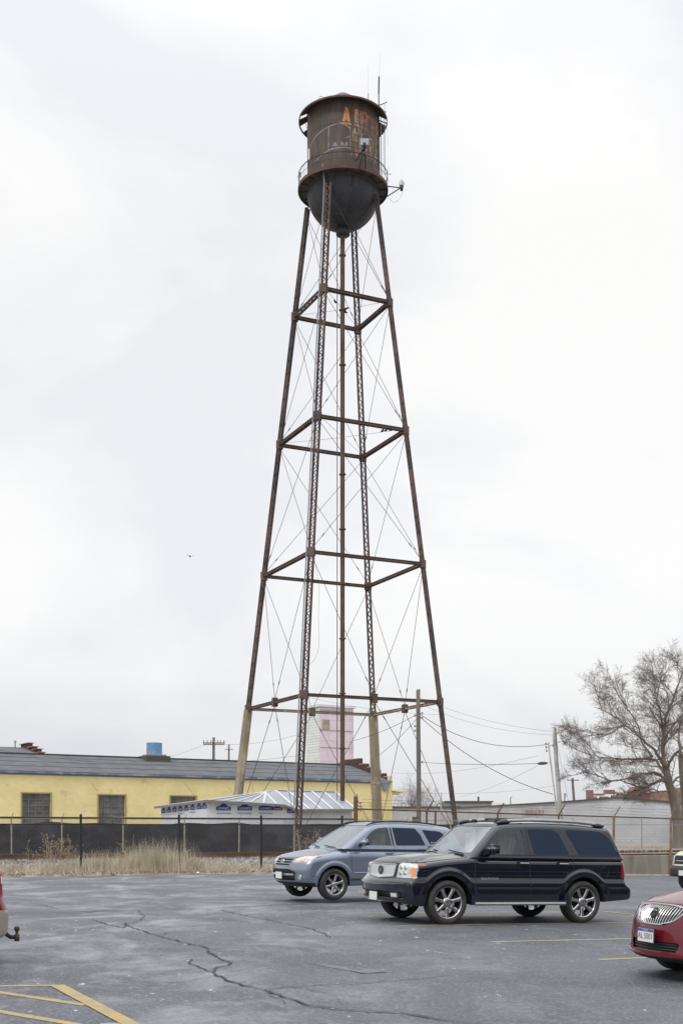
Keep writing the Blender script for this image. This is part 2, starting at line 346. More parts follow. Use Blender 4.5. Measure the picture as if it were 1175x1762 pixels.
# asphalt material: sealed dark grey with bleached stains and grit
def asphalt():
    m = bpy.data.materials.new('asphalt'); m.use_nodes = True; t = m.node_tree; b = t.nodes['Principled BSDF']
    b.inputs['Roughness'].default_value = 0.62; b.inputs['Specular IOR Level'].default_value = 0.45
    tcn = t.nodes.new('ShaderNodeTexCoord')
    def nz(sc, det, rough=0.55, st=(1, 1, 1), dist=0.0):
        mp_ = t.nodes.new('ShaderNodeMapping'); mp_.inputs['Scale'].default_value = st; t.links.new(tcn.outputs['Object'], mp_.inputs[0])
        n = t.nodes.new('ShaderNodeTexNoise'); n.inputs['Scale'].default_value = sc; n.inputs['Detail'].default_value = det; n.inputs['Roughness'].default_value = rough; n.inputs['Distortion'].default_value = dist
        t.links.new(mp_.outputs[0], n.inputs['Vector']); return n.outputs['Fac']
    def rg(f, a, c):
        r = t.nodes.new('ShaderNodeMapRange'); r.inputs['From Min'].default_value = a; r.inputs['From Max'].default_value = c; t.links.new(f, r.inputs['Value']); return r.outputs[0]
    def mix(a, c, f):
        mi = t.nodes.new('ShaderNodeMix'); mi.data_type = 'RGBA'
        for k, s in (('A', a), ('B', c)):
            if isinstance(s, tuple): mi.inputs[k].default_value = s+(1,)
            else: t.links.new(s, mi.inputs[k])
        t.links.new(f, mi.inputs['Factor']); return mi.outputs['Result']
    def mul_(a, c):
        q = t.nodes.new('ShaderNodeMath'); q.operation = 'MULTIPLY'
        for k, s in ((0, a), (1, c)):
            if isinstance(s, float): q.inputs[k].default_value = s
            else: t.links.new(s, q.inputs[k])
        return q.outputs[0]
    c = mix((0.064, 0.070, 0.083), (0.093, 0.100, 0.117), rg(nz(0.35, 6, 0.6), 0.38, 0.62))
    # pale salt stains, more of them over the worn left part of the lot
    sp = t.nodes.new('ShaderNodeSeparateXYZ'); t.links.new(tcn.outputs['Object'], sp.inputs[0])
    worn = t.nodes.new('ShaderNodeMapRange'); worn.inputs['From Min'].default_value = 2.5; worn.inputs['From Max'].default_value = -3.5; t.links.new(sp.outputs['X'], worn.inputs['Value'])
    st = rg(nz(0.55, 10, 0.78, (1, 0.7, 1), 0.5), 0.47, 0.62)
    wd = t.nodes.new('ShaderNodeMath'); wd.operation = 'MULTIPLY_ADD'; t.links.new(worn.outputs[0], wd.inputs[0]); wd.inputs[1].default_value = 0.62; wd.inputs[2].default_value = 0.22
    c = mix(c, (0.30, 0.31, 0.335), mul_(st, wd.outputs[0]))
    c = mix(c, (0.046, 0.049, 0.056), mul_(rg(nz(0.3, 7, 0.68, (1, 1.4, 1)), 0.52, 0.62), 0.6))
    # fine grit and scattered white spots
    c = mix(c, (0.30, 0.31, 0.33), mul_(rg(nz(22, 5, 0.85), 0.52, 0.66), 0.8))
    c = mix(c, (0.055, 0.058, 0.064), mul_(rg(nz(34, 4, 0.8, dist=0.2), 0.54, 0.66), 0.8))
    c = mix(c, (0.55, 0.57, 0.60), mul_(mul_(rg(nz(7.0, 3, 0.6, (1, 0.6, 1)), 0.675, 0.715), rg(nz(0.7, 2), 0.42, 0.58)), 0.9))
    t.links.new(c, b.inputs['Base Color'])
    bn = t.nodes.new('ShaderNodeBump'); bn.inputs['Strength'].default_value = 0.5; bn.inputs['Distance'].default_value = 0.008
    t.links.new(nz(45, 4, 0.7), bn.inputs['Height']); t.links.new(bn.outputs[0], b.inputs['Normal'])
    return m
M['asphalt'] = asphalt()
M['earth'] = mat('earth_and_gravel', (0.25, 0.225, 0.185), 0.95, 0, (0.36, 0.34, 0.30), 1.3, 0.4, 0.62, 0.5, 9, col3=(0.15, 0.11, 0.075), scale3=2.2, lo3=0.56, hi3=0.7)

Xs = np.concatenate([np.array([-1500, -600, -250, -120, -80]), np.arange(-60, 60.1, 1.0), np.array([80, 120, 250, 600, 1500])])
Ys = np.concatenate([np.array([-200, -60, -20]), np.arange(0, 140.1, 1.0), np.array([170, 220, 320, 600, 1200, 2500])])
def ground_sheet():
    V = np.concatenate([np.array([-260, -120, -60, -45, -30, -20, -10, -4, -1, 0, .15, .3, .34/CA, .42/CA, .6, .8]), np.arange(1.2, 16, .5), np.arange(17, 70, 2), np.array([80, 110, 160, 250, 500, 1000, 2500])])
    gx, gv = np.meshgrid(Xs, V); ex = np.clip(gx, -60, 60); gy = edge_y(ex)+gv; u = gv*CA
    h = ground_h(ex, gy)-np.where(u < 0.345, 0.06, 0.0)
    vs = np.stack([gx, gy, h], -1).reshape(-1, 3).tolist(); nx = len(Xs)
    mb = MB(); mb.v = vs; mb.f = [(j*nx+i, j*nx+i+1, (j+1)*nx+i+1, (j+1)*nx+i) for j in range(len(V)-1) for i in range(nx-1)]
    return mb.build('ground', 'earth', smooth=True)
tag(ground_sheet(), kind='structure')
def lot_sheet():
    X = np.concatenate([np.array([-60, -40]), np.arange(-26, 40.1, 0.8), np.array([60])]); S = np.concatenate([np.array([0, 0.15, 0.3, 0.42]), np.linspace(0.5, 1, 40)])
    vs = []; fs = []; nx = len(X)
    for s in S:
        for x in X:
            e = edge_y(x)+0.06*math.sin(x*1.7)+0.05*math.sin(x*4.1); y = -15+(e+15)*s
            vs.append((x, y, float(lot_h(min(x, 40)))))
    for j in range(len(S)-1):
        for i in range(nx-1): fs.append((j*nx+i, j*nx+i+1, (j+1)*nx+i+1, (j+1)*nx+i))
    mb = MB(); mb.add(vs, fs); return mb.build('parking_lot', 'asphalt', smooth=True)
tag(lot_sheet(), kind='structure')
def on_lot(px, py):
    Y = 20.0
    for _ in range(30):
        x = (px-CX)/F*Y; Y = (EYE-float(lot_h(x)))*F/(py-HY)
    return Vector(((px-CX)/F*Y, Y, 0))
def ribbon(mb, pts, wd, dz, step=0.4, jitter=0.0, wj=0.0):
    P = []
    for a, b in zip(pts[:-1], pts[1:]):
        n = max(1, int((b-a).length/step))
        for i in range(n): P.append(a.lerp(b, i/n))
    P.append(pts[-1]); vs = []; ln = len(P)
    Q = []
    for i, p in enumerate(P):
        d = (P[min(i+1, ln-1)]-P[max(i-1, 0)]); d.z = 0; d.normalize(); nn = Vector((-d.y, d.x, 0))
        p = p+nn*random.uniform(-jitter, jitter)
        w_ = wd*(1+random.uniform(-wj, wj))/2
        for s in (-1, 1):
            q = p+nn*s*w_; vs.append((q.x, q.y, float(lot_h(q.x))+dz))
    mb.add(vs, [(2*i, 2*i+2, 2*i+3, 2*i+1) for i in range(ln-1)])
def line(p, q, wd=0.115, m='paintline', name='parking_line', dz=0.004):
    mb = MB(); a = on_lot(*p); b = on_lot(*q); ribbon(mb, [a, b], wd, dz, 1.0); o = mb.build(name, m); tag(o, kind='structure'); return o
line((455, 1550.5), (740, 1545.5)); line((567, 1573), (1080, 1570.5)); line((686, 1594), (1090, 1588.5)); line((845, 1622), (1180, 1614.5)); line((1030, 1652.5), (1250, 1644))
line((955, 1560.5), (1180, 1585), dz=0.008)
line((-40, 1698.5), (97, 1697)); line((-40, 1703), (148, 1731), 0.11); line((-60, 1732), (135, 1765), 0.11); line((172, 1764), (215, 1763), 0.1)
line((98, 1697), (232, 1768), 0.15, dz=0.008)
line((548, 1660), (640, 1677), 0.16, 'faded', 'faded_marking'); line((612, 1674), (655, 1672), 0.3, 'faded', 'faded_marking', 0.008)
def U(l): return [(u*0.5277, 1480+v*0.528) for u, v in l]
cracks = [
 (U([(405, 210), (450, 230), (520, 250), (600, 272), (660, 285), (683, 293), (678, 304), (715, 322), (748, 338), (740, 345), (712, 352), (698, 362), (690, 370), (740, 395), (790, 412), (860, 425), (920, 448), (1000, 475), (1100, 490), (1175, 495)])+[(690, 1745), (760, 1757), (850, 1768)], 0.055),
 (U([(690, 368), (640, 350), (617, 338), (628, 326)]), 0.04),
 (U([(860, 426), (940, 418), (1040, 411), (1175, 404)])+[(700, 1688), (780, 1680)], 0.03),
 (U([(300, 196), (350, 212), (405, 224), (410, 208)]), 0.05), (U([(520, 250), (550, 238), (575, 234)]), 0.03),
 (U([(240, 180), (330, 168), (450, 165), (580, 163), (700, 159), (800, 156), (900, 148), (1010, 146)]), 0.06),
 (U([(250, 172), (380, 162), (520, 158), (700, 166), (790, 172)]), 0.04),
 (U([(720, 165), (790, 182), (860, 195), (920, 208), (1000, 222), (1060, 243), (1075, 255)]), 0.05),
 (U([(130, 148), (180, 158), (240, 160)]), 0.05), (U([(450, 165), (470, 185), (455, 200), (430, 208)]), 0.03),
 (U([(0, 180), (90, 172), (240, 176)]), 0.04), (U([(860, 428), (930, 470), (1060, 486)]), 0.02), (U([(960, 418), (1050, 436), (1175, 450)]), 0.025),
 ([(690, 1562), (790, 1556), (900, 1548)], 0.03),
]
for pts, wd in cracks:
    mb = MB(); ribbon(mb, [on_lot(*p) for p in pts], wd*.5, 0.012, 0.13, 0.022, 0.5); tag(mb.build('asphalt_crack', 'crack'), kind='structure')

# ------------------------------------------------------------------ railway: ballast, ties, rails
T = Vector((1, 0.47, 0)).normalized(); NV = Vector((-T.y, T.x, 0))      # along the lot edge / away from it
def L(s, u, z=None):                                                      # point s metres along the edge, u metres behind it
    p = Vector((-3, 46, 0))+T*s+NV*u; p.z = gz(p.x, p.y) if z is None else z
    return p
def sx(px, u):                                                            # s of the picture column px at offset u
    r = (px-CX)/F; o = Vector((-3, 46, 0))+NV*u
    return (r*o.y-o.x)/(T.x-r*T.y)
mb = MB()
for i in range(9000):
    s = random.uniform(-22, 7); u = abs(random.gauss(5.2, 1.4)) if random.random() < .75 else random.uniform(2.2, 9.5)
    if u < 1.9 or u > 10.5: continue
    p = L(s, u); r = random.uniform(0.025, 0.065)
    q = [p+Vector((random.uniform(-1, 1)*r, random.uniform(-1, 1)*r, random.uniform(-0.3, 0.9)*r)) for _ in range(3)]+[p+Vector((0, 0, r)), p-Vector((r*.8, r*.5, r*.3))]
    mb.add(q, [(0, 1, 3), (1, 2, 3), (2, 0, 3), (0, 3, 4), (0, 4, 1), (1, 4, 2)])
tag(mb.build('track_ballast', 'stone'), 'pale crushed stone ballast heaped along the railway track', 'gravel', kind='stuff')
track = thing('railway_track', L(-10, 7), 'rusty railway track on its stone bed behind the chain link fence', 'railway track')
for u in (6.9, 8.35):
    mb = MB()
    for a in range(-30, 40, 2):
        p, q = L(a, u), L(a+2, u)
        up = Vector((0, 0, 1)); dz_ = -.13 if a > 7 else 0; p.z += dz_; q.z += dz_; mb.bar(p+up*0.06, q+up*0.06, 0.13, 0.03); mb.bar(p+up*0.13, q+up*0.13, 0.03, 0.12); mb.bar(p+up*0.205, q+up*0.205, 0.07, 0.035)
    mb.build('rail', 'rail', track)
tm = MB()
for a in np.arange(-30, 6, 0.55):
    c = L(a, 7.62); tm.bar(L(a, 6.4)+Vector((0, 0, 0.0)), L(a, 8.85)+Vector((0, 0, 0.0)), 0.22, 0.09)
tie = tm.build('tie', 'tie', track); tie['kind'] = 'stuff'

# ------------------------------------------------------------------ fences
def wires(mb, A, B, z0, z1, sp, r=0.0025):
    """chain-link: two families of slanted wires between base line A-B, heights z0..z1 (functions of t)"""
    ln = (B-A).length; d = (B-A).normalized(); h = z1-z0; k = int((ln+h)/sp)
    for i in range(-int(h/sp)-1, int(ln/sp)+1):
        for sgn in (1, -1):
            a0 = i*sp; a1 = a0+h
            lo, hi = max(a0, 0), min(a1, ln)
            if hi-lo < 0.05: continue
            za, zb = z0+(lo-a0), z0+(hi-a0)
            if sgn < 0: za, zb = z1-(lo-a0), z1-(hi-a0)
            mb.tube([A+d*lo+Vector((0, 0, za)), A+d*hi+Vector((0, 0, zb))], r, 3, False)
def P2(s, u): p = Vector((-3, 46, 0))+T*s+NV*u; return p
# black chain link fence (left)
fu = 1.25
f1 = thing('chain_link_fence', L(-8, fu), 'black painted chain link fence with square black posts along the dry grass', 'fence')
sA, sB = sx(-60, fu), sx(611, fu)
def zrail(s): return 2.12
pp = [-30, 139, 308, 449.5, 588.5]
for px in pp:
    p = L(sx(px, fu), fu); mb = MB(); mb.tube([p-Vector((0, 0, .2)), Vector((p.x, p.y, zrail(0)+0.10))], 0.045, 10); mb.lathe([(0.0, .06), (0.05, .03), (0.052, 0)], (p.x, p.y, zrail(0)+0.09), 10); mb.build('post', 'fblack', f1)
for zr, nm, r in ((2.12, 'top_rail', 0.03), (1.88, 'middle_rail', 0.018)):
    mb = MB(); mb.tube([P2(sA, fu)+Vector((0, 0, zr)), P2(sB, fu)+Vector((0, 0, zr))], r, 8); mb.build(nm, 'fblack', f1)
mb = MB(); a, b = P2(sA, fu), P2(sB, fu)
n = 12
for i in range(n):
    p, q = a.lerp(b, i/n), a.lerp(b, (i+1)/n); z0 = gz((p.x+q.x)/2, (p.y+q.y)/2)+0.03
    wires(mb, p, q, z0, 2.11, 0.095, 0.0032)
o = mb.build('mesh_fabric', 'fwire', f1)
# black privacy screen fence beyond the track
gu = 10.8
f2 = thing('screen_fence', L(-5, gu), 'fence with sagging black privacy screen and tan posts beyond the track', 'fence')
sA2, sB2 = sx(-60, gu), sx(800, gu)
mb = MB(); nn_ = 170
vs = []
for i in range(nn_+1):
    s = sA2+(sB2-sA2)*i/nn_; p = P2(s, gu-0.06+0.03*math.sin(s*1.3)+0.02*math.sin(s*4.7)); g = gz(p.x, p.y)
    top = 2.02+0.035*math.sin(s*0.9)+0.02*math.sin(s*2.9)-0.04*abs(math.sin(s*math.pi/3.0))
    for k in range(5):
        z = g-0.02+(top-g)*k/4; q = p+NV*(-0.05*math.sin(s*2.3+k*1.7)*(1 if 0 < k < 4 else 0.2)); vs.append((q.x, q.y, z))
mb.add(vs, [(5*i+k, 5*i+5+k, 5*i+6+k, 5*i+1+k) for i in range(nn_) for k in range(4)])
mb.build('privacy_screen', 'screen', f2, smooth=True)
for k, px in enumerate((106, 211.5, 317, 411, 506, 601, 700, 775, 20, -50)):
    p = L(sx(px, gu-0.25), gu-0.25); mb = MB(); tilt = random.uniform(-.02, .02)
    mb.tube([p, Vector((p.x+tilt, p.y, 2.22))], 0.035, 8); mb.tube([Vector((p.x+tilt, p.y, 2.18)), Vector((p.x+tilt+0.12, p.y-.1, 2.42))], 0.014, 5)
    mb.build('post', 'ftan', f2)
mb = MB(); mb.tube([P2(sA2, gu)+Vector((0, 0, 2.18)), P2(sB2, gu)+Vector((0, 0, 2.18))], 0.018, 6)
mb.build('top_rail', 'ftan', f2)

# right: retaining wall with rusty barbed wire fence on it
WU = 0.35
def wall_run():
    mb = MB(); s0, s1 = sx(640, WU), sx(1400, WU); n = 40; rows = []
    for i in range(n+1):
        s = s0+(s1-s0)*i/n; base = P2(s, WU); z = 0.53; g = float(lot_h(base.x))-0.1
        back = base+NV*0.28
        rows.append([(base.x, base.y, g), (base.x, base.y, z-0.025), (base.x+NV.x*.02, base.y+NV.y*.02, z), (back.x, back.y, z), (back.x, back.y, g)])
    vs = [p for r in rows for p in r]; mb.add(vs, [(5*i+k, 5*i+5+k, 5*i+6+k, 5*i+1+k) for i in range(n) for k in range(4)]+[(4, 3, 2, 1, 0), tuple(5*n+k for k in range(5))])
    o = mb.build('retaining_wall', 'wall_conc'); tag(o, 'low stained concrete retaining wall at the right edge of the lot', 'wall')
    return s0, s1
wall_run()
f3 = thing('barbed_wire_fence', L(6, 0.6), 'rusty chain link fence with angled barbed wire arms on the retaining wall', 'fence')
fw = 0.5
s0, s1 = sx(612, fw), sx(1330, fw)
def ftop(s): return 2.52+(2.21-2.52)*(s-s0)/(sx(1150, fw)-s0)
def base_z(s):
    p = P2(s, fw); return max(gz(p.x, p.y), float(lot_h(p.x)))
for px in (733, 748, 855, 960, 1055, 1148, 1245):
    s = sx(px, fw); p = P2(s, fw); mb = MB(); big = px > 1000
    zb = 0.5 if px > 700 else 0.1
    if px == 1148: p = P2(s, WU-0.05); zb = float(lot_h(p.x))-.05
    mb.tube([Vector((p.x, p.y, zb)), Vector((p.x+0.03, p.y, ftop(s)+0.02))], 0.055 if big else 0.04, 8)
    pst = mb.build('post', 'forange' if big else 'frust', f3)
    if px != 748:
        mb = MB(); dx = 0.28 if px != 1148 else 0.22
        if px == 733: dx = 0.3
        mb.bar(Vector((p.x+.03, p.y, ftop(s))), Vector((p.x+dx, p.y-0.12, ftop(s)+0.44)), 0.05, 0.04); mb.build('barb_arm', 'forange' if big else 'frust', f3)
# end post with insulators
p = P2(s0, fw); mb = MB(); mb.box((p.x, p.y, 1.5), (0.17, 0.15, 3.0)); mb.build('end_post', 'frust', f3)
mb = MB(); mb.lathe([(0, .16), (0.06, .13), (0.085, .04), (0.08, 0)], (p.x, p.y, 3.0), 12); mb.build('post_cap', 'ftan', f3)
for k in range(3):
    mb = MB(); z = 2.78-k*0.16; mb.tube([Vector((p.x+.07, p.y, z+.03)), Vector((p.x+.17, p.y, z-.02)), Vector((p.x+.24, p.y, z-.01))], [0.014, .02, .028], 6); mb.build('barb_bracket', 'frust', f3)
mb = MB(); N_ = 10
for i in range(N_):
    a, b = s0+(s1-s0)*i/N_, s0+(s1-s0)*(i+1)/N_; mb.tube([P2(a, fw)+Vector((0, 0, ftop(a))), P2(b, fw)+Vector((0, 0, ftop(b)))], 0.03, 8)
mb.build('top_rail', 'frust', f3)
mb = MB(); mb.tube([P2(s0+1.5, fw)+Vector((0, 0, 0.57)), P2(s1, fw)+Vector((0, 0, 0.57))], 0.045, 6); mb.build('bottom_rail', 'rail', f3)
mb = MB(); N_ = 30
for i in range(N_):
    a, b = s0+(s1-s0)*i/N_, s0+(s1-s0)*(i+1)/N_; wires(mb, P2(a, fw), P2(b, fw), 0.56 if i > 1 else .2, ftop((a+b)/2), 0.095, 0.0034)
mb.build('mesh_fabric', 'fwire', f3)
for k in range(3):
    mb = MB(); pts = []
    for i in range(60):
        s = s0+(s1-s0)*i/59; q = P2(s, fw); pts.append(Vector((q.x+0.1+0.08*k, q.y-0.04*k, ftop(s)+0.14+0.13*k-0.03*math.sin(i*math.pi/5)**2)))
    mb.tube(pts, 0.007, 3, False); mb.build('barbed_wire', 'fwire', f3)
# inner mesh fence behind on the raised ground
f4 = thing('thin_post_fence', at(1104, 1465, 66), 'thin galvanised wire fence standing before the white wall', 'fence')
for px in (985, 1104, 1200):
    p = at(px, 1400, 70); mb = MB(); mb.tube([Vector((p.x, p.y, gz(p.x, p.y))), Vector((p.x, p.y, 2.35))], 0.028, 6); mb.build('post', 'greymetal', f4)
mb = MB(); a = at(960, 1419, 69.5); b = at(1240, 1419, 70.5); mb.tube([Vector((a.x, a.y, 2.0)), Vector((b.x, b.y, 2.0))], 0.016, 5); mb.build('tension_wire', 'greymetal', f4)

# ------------------------------------------------------------------ dry grass, leaves, litter
mb = MB()
def blade(p, h, lean, wd):
    a = random.uniform(0, 6.28); d = Vector((math.cos(a), math.sin(a), 0)); sd_ = Vector((-d.y, d.x, 0))
    pts = []
    for k, t in enumerate((0, .4, .75, 1)):
        c = p+d*lean*t*t+Vector((0, 0, h*(t-0.25*lean/h*t*t if h > 0 else t))); w_ = wd*(1-t*0.85)
        pts += [c-sd_*w_, c+sd_*w_]
    mb.add(pts, [(0, 1, 3, 2), (2, 3, 5, 4), (4, 5, 7, 6)])
clumps = [(sx(px, 1.7), 1.7, h) for px, h in ((10, .3), (45, .32), (80, .3), (110, .42), (135, .45), (160, .55), (183, .6), (205, .55), (232, .72), (255, .8), (275, .95), (292, .85), (312, .6), (330, .5), (355, .42), (385, .3), (415, .22), (330, .4), (240, .7), (265, .85), (283, .9), (170, .6))]
for s, u, h in clumps:
    for i in range(620):
        p = L(s+random.gauss(0, .55), u+random.gauss(0, .5)); 
        if (p.y-edge_y(p.x))*CA < 0.15: continue
        blade(p, h*min(1.5, random.lognormvariate(-.25, .38))*1.0, random.uniform(.08, .75)*h, random.uniform(.003, .007))
for i in range(9000):
    p = L(random.uniform(-24, 4), random.uniform(.3, 3.2)); blade(p, random.uniform(.08, .32), random.uniform(.02, .2), 0.005)
tag(mb.build('dry_grass', 'grass'), 'tall bleached dry grass growing along the foot of the black fence', 'grass', kind='stuff')
mb = MB()
for i in range(2600):
    p = L(random.uniform(16, 26), random.uniform(6, 40)); blade(p, random.uniform(.1, .5), random.uniform(.02, .2), 0.012)
tag(mb.build('dry_grass', 'grass'), 'thin dry grass on the raised ground by the white wall', 'grass', kind='stuff')
mb = MB()
for i in range(5200):
    s = random.uniform(-24, 5); u = 0.25+abs(random.gauss(0, .38)); p = L(s, u)+Vector((0, 0, random.uniform(.01, .07))); r = random.uniform(.02, .05)
    q = [p+Vector((random.uniform(-r, r), random.uniform(-r, r), random.uniform(-.4*r, .8*r))) for _ in range(4)]
    mb.add(q, [(0, 1, 2), (0, 2, 3)])
tag(mb.build('fallen_leaves', 'leaf'), 'brown fallen leaves gathered along the asphalt edge', 'leaves', kind='stuff')
for (px, u, h, nst) in ((58, 2.6, 1.5, 4), (82, 2.8, 2.2, 4), (95, 3.0, 1.9, 6), (115, 2.6, 2.0, 9), (228, 2.8, 1.8, 3), (252, 3.0, 1.4, 3), (520, 6.0, 2.0, 7), (545, 5.5, 1.8, 6), (320, 3.0, 1.3, 3)):
    root = L(sx(px, u), u); mb = MB()
    for k in range(nst):
        d = Vector((random.gauss(0, .16), random.gauss(0, .1), 0)); hh = h*random.uniform(.55, 1)*0.68; b0 = root+Vector((random.gauss(0, .12), random.gauss(0, .1), -.02))
        st = [b0, b0+d*.5+Vector((0, 0, hh*.5)), b0+d+Vector((0, 0, hh))]; mb.tube(st, [.011, .009, .004], 4, False)
        for j in range(9):
            t = random.uniform(.35, 1); q = b0+d*t+Vector((0, 0, hh*t)); e_ = q+Vector((random.gauss(0, .12), random.gauss(0, .08), random.uniform(.03, .2))); mb.tube([q, e_], [.004, .002], 3, False)
            for _ in range(3): c = e_+Vector((random.gauss(0, .02), random.gauss(0, .02), random.gauss(0, .02))); mb.box(c, (.018, .018, .02))
    o = mb.build('dead_weed', 'grass2', org=root); o.location = root
    lab = {58: 'short dead weed leftmost by the black fence', 82: 'tall leaning dead weed stalks at the left of the grass', 95: 'dead weed clump just left of the first black fence post', 115: 'bushy tall dead weed against the first tan fence post',
           228: 'dead weed standing in front of the black screen right of the second window', 252: 'small dead weed rising from the tallest grass clump', 520: 'dead weed beside the lattice leg of the water tower', 545: 'dead weed beside the front of the silver blue car', 320: 'thin dead weed beside the black post right of the grass'}[px]
    tag(o, lab, 'dead weed', 'dead weeds along the railway')
for px, py, lab in ((31, 1507, 'scrap of white litter at the far left asphalt edge'), (340, 1504, 'scrap of white litter below the grass at the asphalt edge')):
    p = on_lot(px, py+2); p.z = gz(p.x, p.y)+.03; mb = MB(); q = [Vector((random.uniform(-.12, .12), random.uniform(-.08, .08), random.uniform(0, .09)))+p for _ in range(7)]
    mb.add(q, [(0, 1, 2), (1, 2, 3), (2, 3, 4), (3, 4, 5), (4, 5, 6)]); o = mb.build('litter', 'paper', org=p); o.location = p; tag(o, lab, 'litter', 'litter on the asphalt edge')
# ------------------------------------------------------------------ water tower
D0 = 95.0; TX = 0.1; ROT = 0.3426
TB = Vector((TX, D0, gz(TX, D0)))
tower = thing('water_tower', TB, 'tall rusty water tower on four lattice legs with a faded sign on its tank', 'water tower')
HL = [41.413, 31.255, 20.732, 9.985]
ANG = {'near': 0, 'left': 90, 'right': -90, 'far': 180}
def LR(h): return 9.362-0.12964*h
def corner(k, h, extra=0.0):
    t = ROT+R(ANG[k]); r = LR(h)+extra
    return Vector((TX-0.1-r*math.sin(t), D0-r*math.cos(t), h+EYE))
HTOP = 50.0; HB = TB.z-EYE
def lattice(a, b, tang, rad, wd, dp, pitch, mb, mbl):
    """two channels separated along tang (width wd), laced on both faces along rad (depth dp)"""
    d = (b-a).normalized(); tang = (tang-d*tang.dot(d)).normalized(); rad = d.cross(tang).normalized()
    for s in (-1, 1):
        o = tang*s*wd/2
        mb.bar(a+o, b+o, 0.03, dp, up=rad) if False else None
        q = [p+o+tang*e1*0.018+rad*e2*dp/2 for p in (a, b) for e1, e2 in ((-1, -1), (1, -1), (1, 1), (-1, 1))]
        mb.add(q, [(3, 2, 1, 0), (4, 5, 6, 7), (0, 1, 5, 4), (1, 2, 6, 5), (2, 3, 7, 6), (3, 0, 4, 7)])
        for f in (-1, 1):   # flanges turned outwards
            c = o+tang*s*0.035+rad*f*dp/2
            q = [p+c+tang*e1*0.04+rad*e2*0.012 for p in (a, b) for e1, e2 in ((-1, -1), (1, -1), (1, 1), (-1, 1))]
            mb.add(q, [(3, 2, 1, 0), (4, 5, 6, 7), (0, 1, 5, 4), (1, 2, 6, 5), (2, 3, 7, 6), (3, 0, 4, 7)])
    ln = (b-a).length; n = int(ln/pitch)
    for f in (-1, 1):
        for i in range(n):
            s = -1 if i % 2 else 1
            p = a+d*(i*pitch)+tang*s*wd/2+rad*f*(dp/2+.006); q = a+d*((i+1)*pitch)-tang*s*wd/2+rad*f*(dp/2+.006)
            mbl.bar(p, q, 0.012, 0.055, up=tang.cross(d)) if False else mbl.bar(p, q, 0.055, 0.014, up=rad)
legs = {}
for k in ANG:
    a, b = corner(k, HB if k in ('near', 'right') else HL[3]-0.3), corner(k, HTOP)
    rad = Vector((a.x-TX, a.y-D0, 0)).normalized(); tang = Vector((-rad.y, rad.x, 0))
    mb = MB(); ml = MB(); lattice(a, b, tang, rad, 0.30, 0.26, 0.34, mb, ml)
    # splice plates with rivets
    dd = (b-a).normalized()
    for i in range(1, 40):
        p = a.lerp(b, i/40)
        if k in ('left', 'right') or i % 5 == 0:
            for s in (-1, 1): mb.box(p+tang*s*0.205, (0.07, 0.07, 0.14))
    o = mb.build('leg', 'steel', tower); legs[k] = o
    l_ = ml.build('lacing', 'steel', o)
    for h in HL:
        mb = MB(); c = corner(k, h); mb.bar(c-Vector((0, 0, .32)), c+Vector((0, 0, .32)), 0.52, 0.40, up=rad); mb.build('gusset_plate', 'steel', o)
# concrete encasing of the left and far legs
for k, (r0, r1) in (('left', (0.35, 0.39)), ('far', (0.39, 0.45))):
    a, m_, b = corner(k, HB-.1), corner(k, HB+5.2), corner(k, HL[3]-0.1)
    mb = MB(); mb.tube([a, m_, b], [r1, r1*.97, r0], 8); mb.build('concrete_casing', 'concrete_old', tower)
    mb = MB(); mb.tube([m_-Vector((0, 0, .09)), m_+Vector((0, 0, .09))], r1*1.04, 8); mb.build('casing_band', 'concrete_old', tower)
for k in ('near', 'right', 'far', 'left'):
    c = corner(k, HB); mb = MB(); mb.prism([(-.8, -.8), (.8, -.8), (.8, .8), (-.8, .8)], 0, (c.x, c.y, c.z-.3), (1, 0, 0), (0, 1, 0), (0, 0, 1), 0.55); mb.build('footing', 'concrete_old', tower)
order = ['near', 'right', 'far', 'left']
mids = {}
for li, h in enumerate(HL):
    for i in range(4):
        k1, k2 = order[i], order[(i+1) % 4]; a, b = corner(k1, h), corner(k2, h)
        d = (b-a).normalized(); a = a+d*.2; b = b-d*.2; nn = Vector((-d.y, d.x, 0))
        mb = MB(); wd = .24
        for s in (-1, 1):
            mb.bar(a+nn*s*wd/2, b+nn*s*wd/2, 0.025, 0.21)
            for f in (-1, 1): mb.bar(a+nn*s*(wd/2+.03)+Vector((0, 0, f*.10)), b+nn*s*(wd/2+.03)+Vector((0, 0, f*.10)), .07, .02)
        n = int((b-a).length/0.34)
        for j in range(n):
            s = 1 if j % 2 else -1
            for f in (-1, 1): mb.bar(a+d*j*.34+nn*s*wd/2+Vector((0, 0, f*.10)), a+d*(j+1)*.34-nn*s*wd/2+Vector((0, 0, f*.10)), .06, .014)
        if not (li == 0 and k1 == 'left'): mb.bar(a+Vector((0, 0, .085)), b+Vector((0, 0, .085)), wd, .02)
        enc = li == 3 and (k1 == 'far' or k2 == 'far')
        mb.build('strut', 'strut' if not enc else 'concrete_old', tower)
        if li == 3:
            m_ = a.lerp(b, .5); mids[i] = m_; mb = MB(); mb.bar(m_-Vector((0, 0, .34)), m_+Vector((0, 0, .34)), .45, .36, up=nn); mb.build('gusset_plate', 'steel', tower)
def rod(a, b, r=0.019, turn=True):
    mb = MB(); mb.tube([a, b], r, 5)
    if turn:
        c = a.lerp(b, .12); d = (b-a).normalized(); mb.tube([c-d*.22, c-d*.1, c+d*.1, c+d*.22], [.02, .042, .042, .02], 5)
    mb.build('tie_rod', 'rod', tower)
lev = [HTOP-0.4]+HL+[HB+.3]
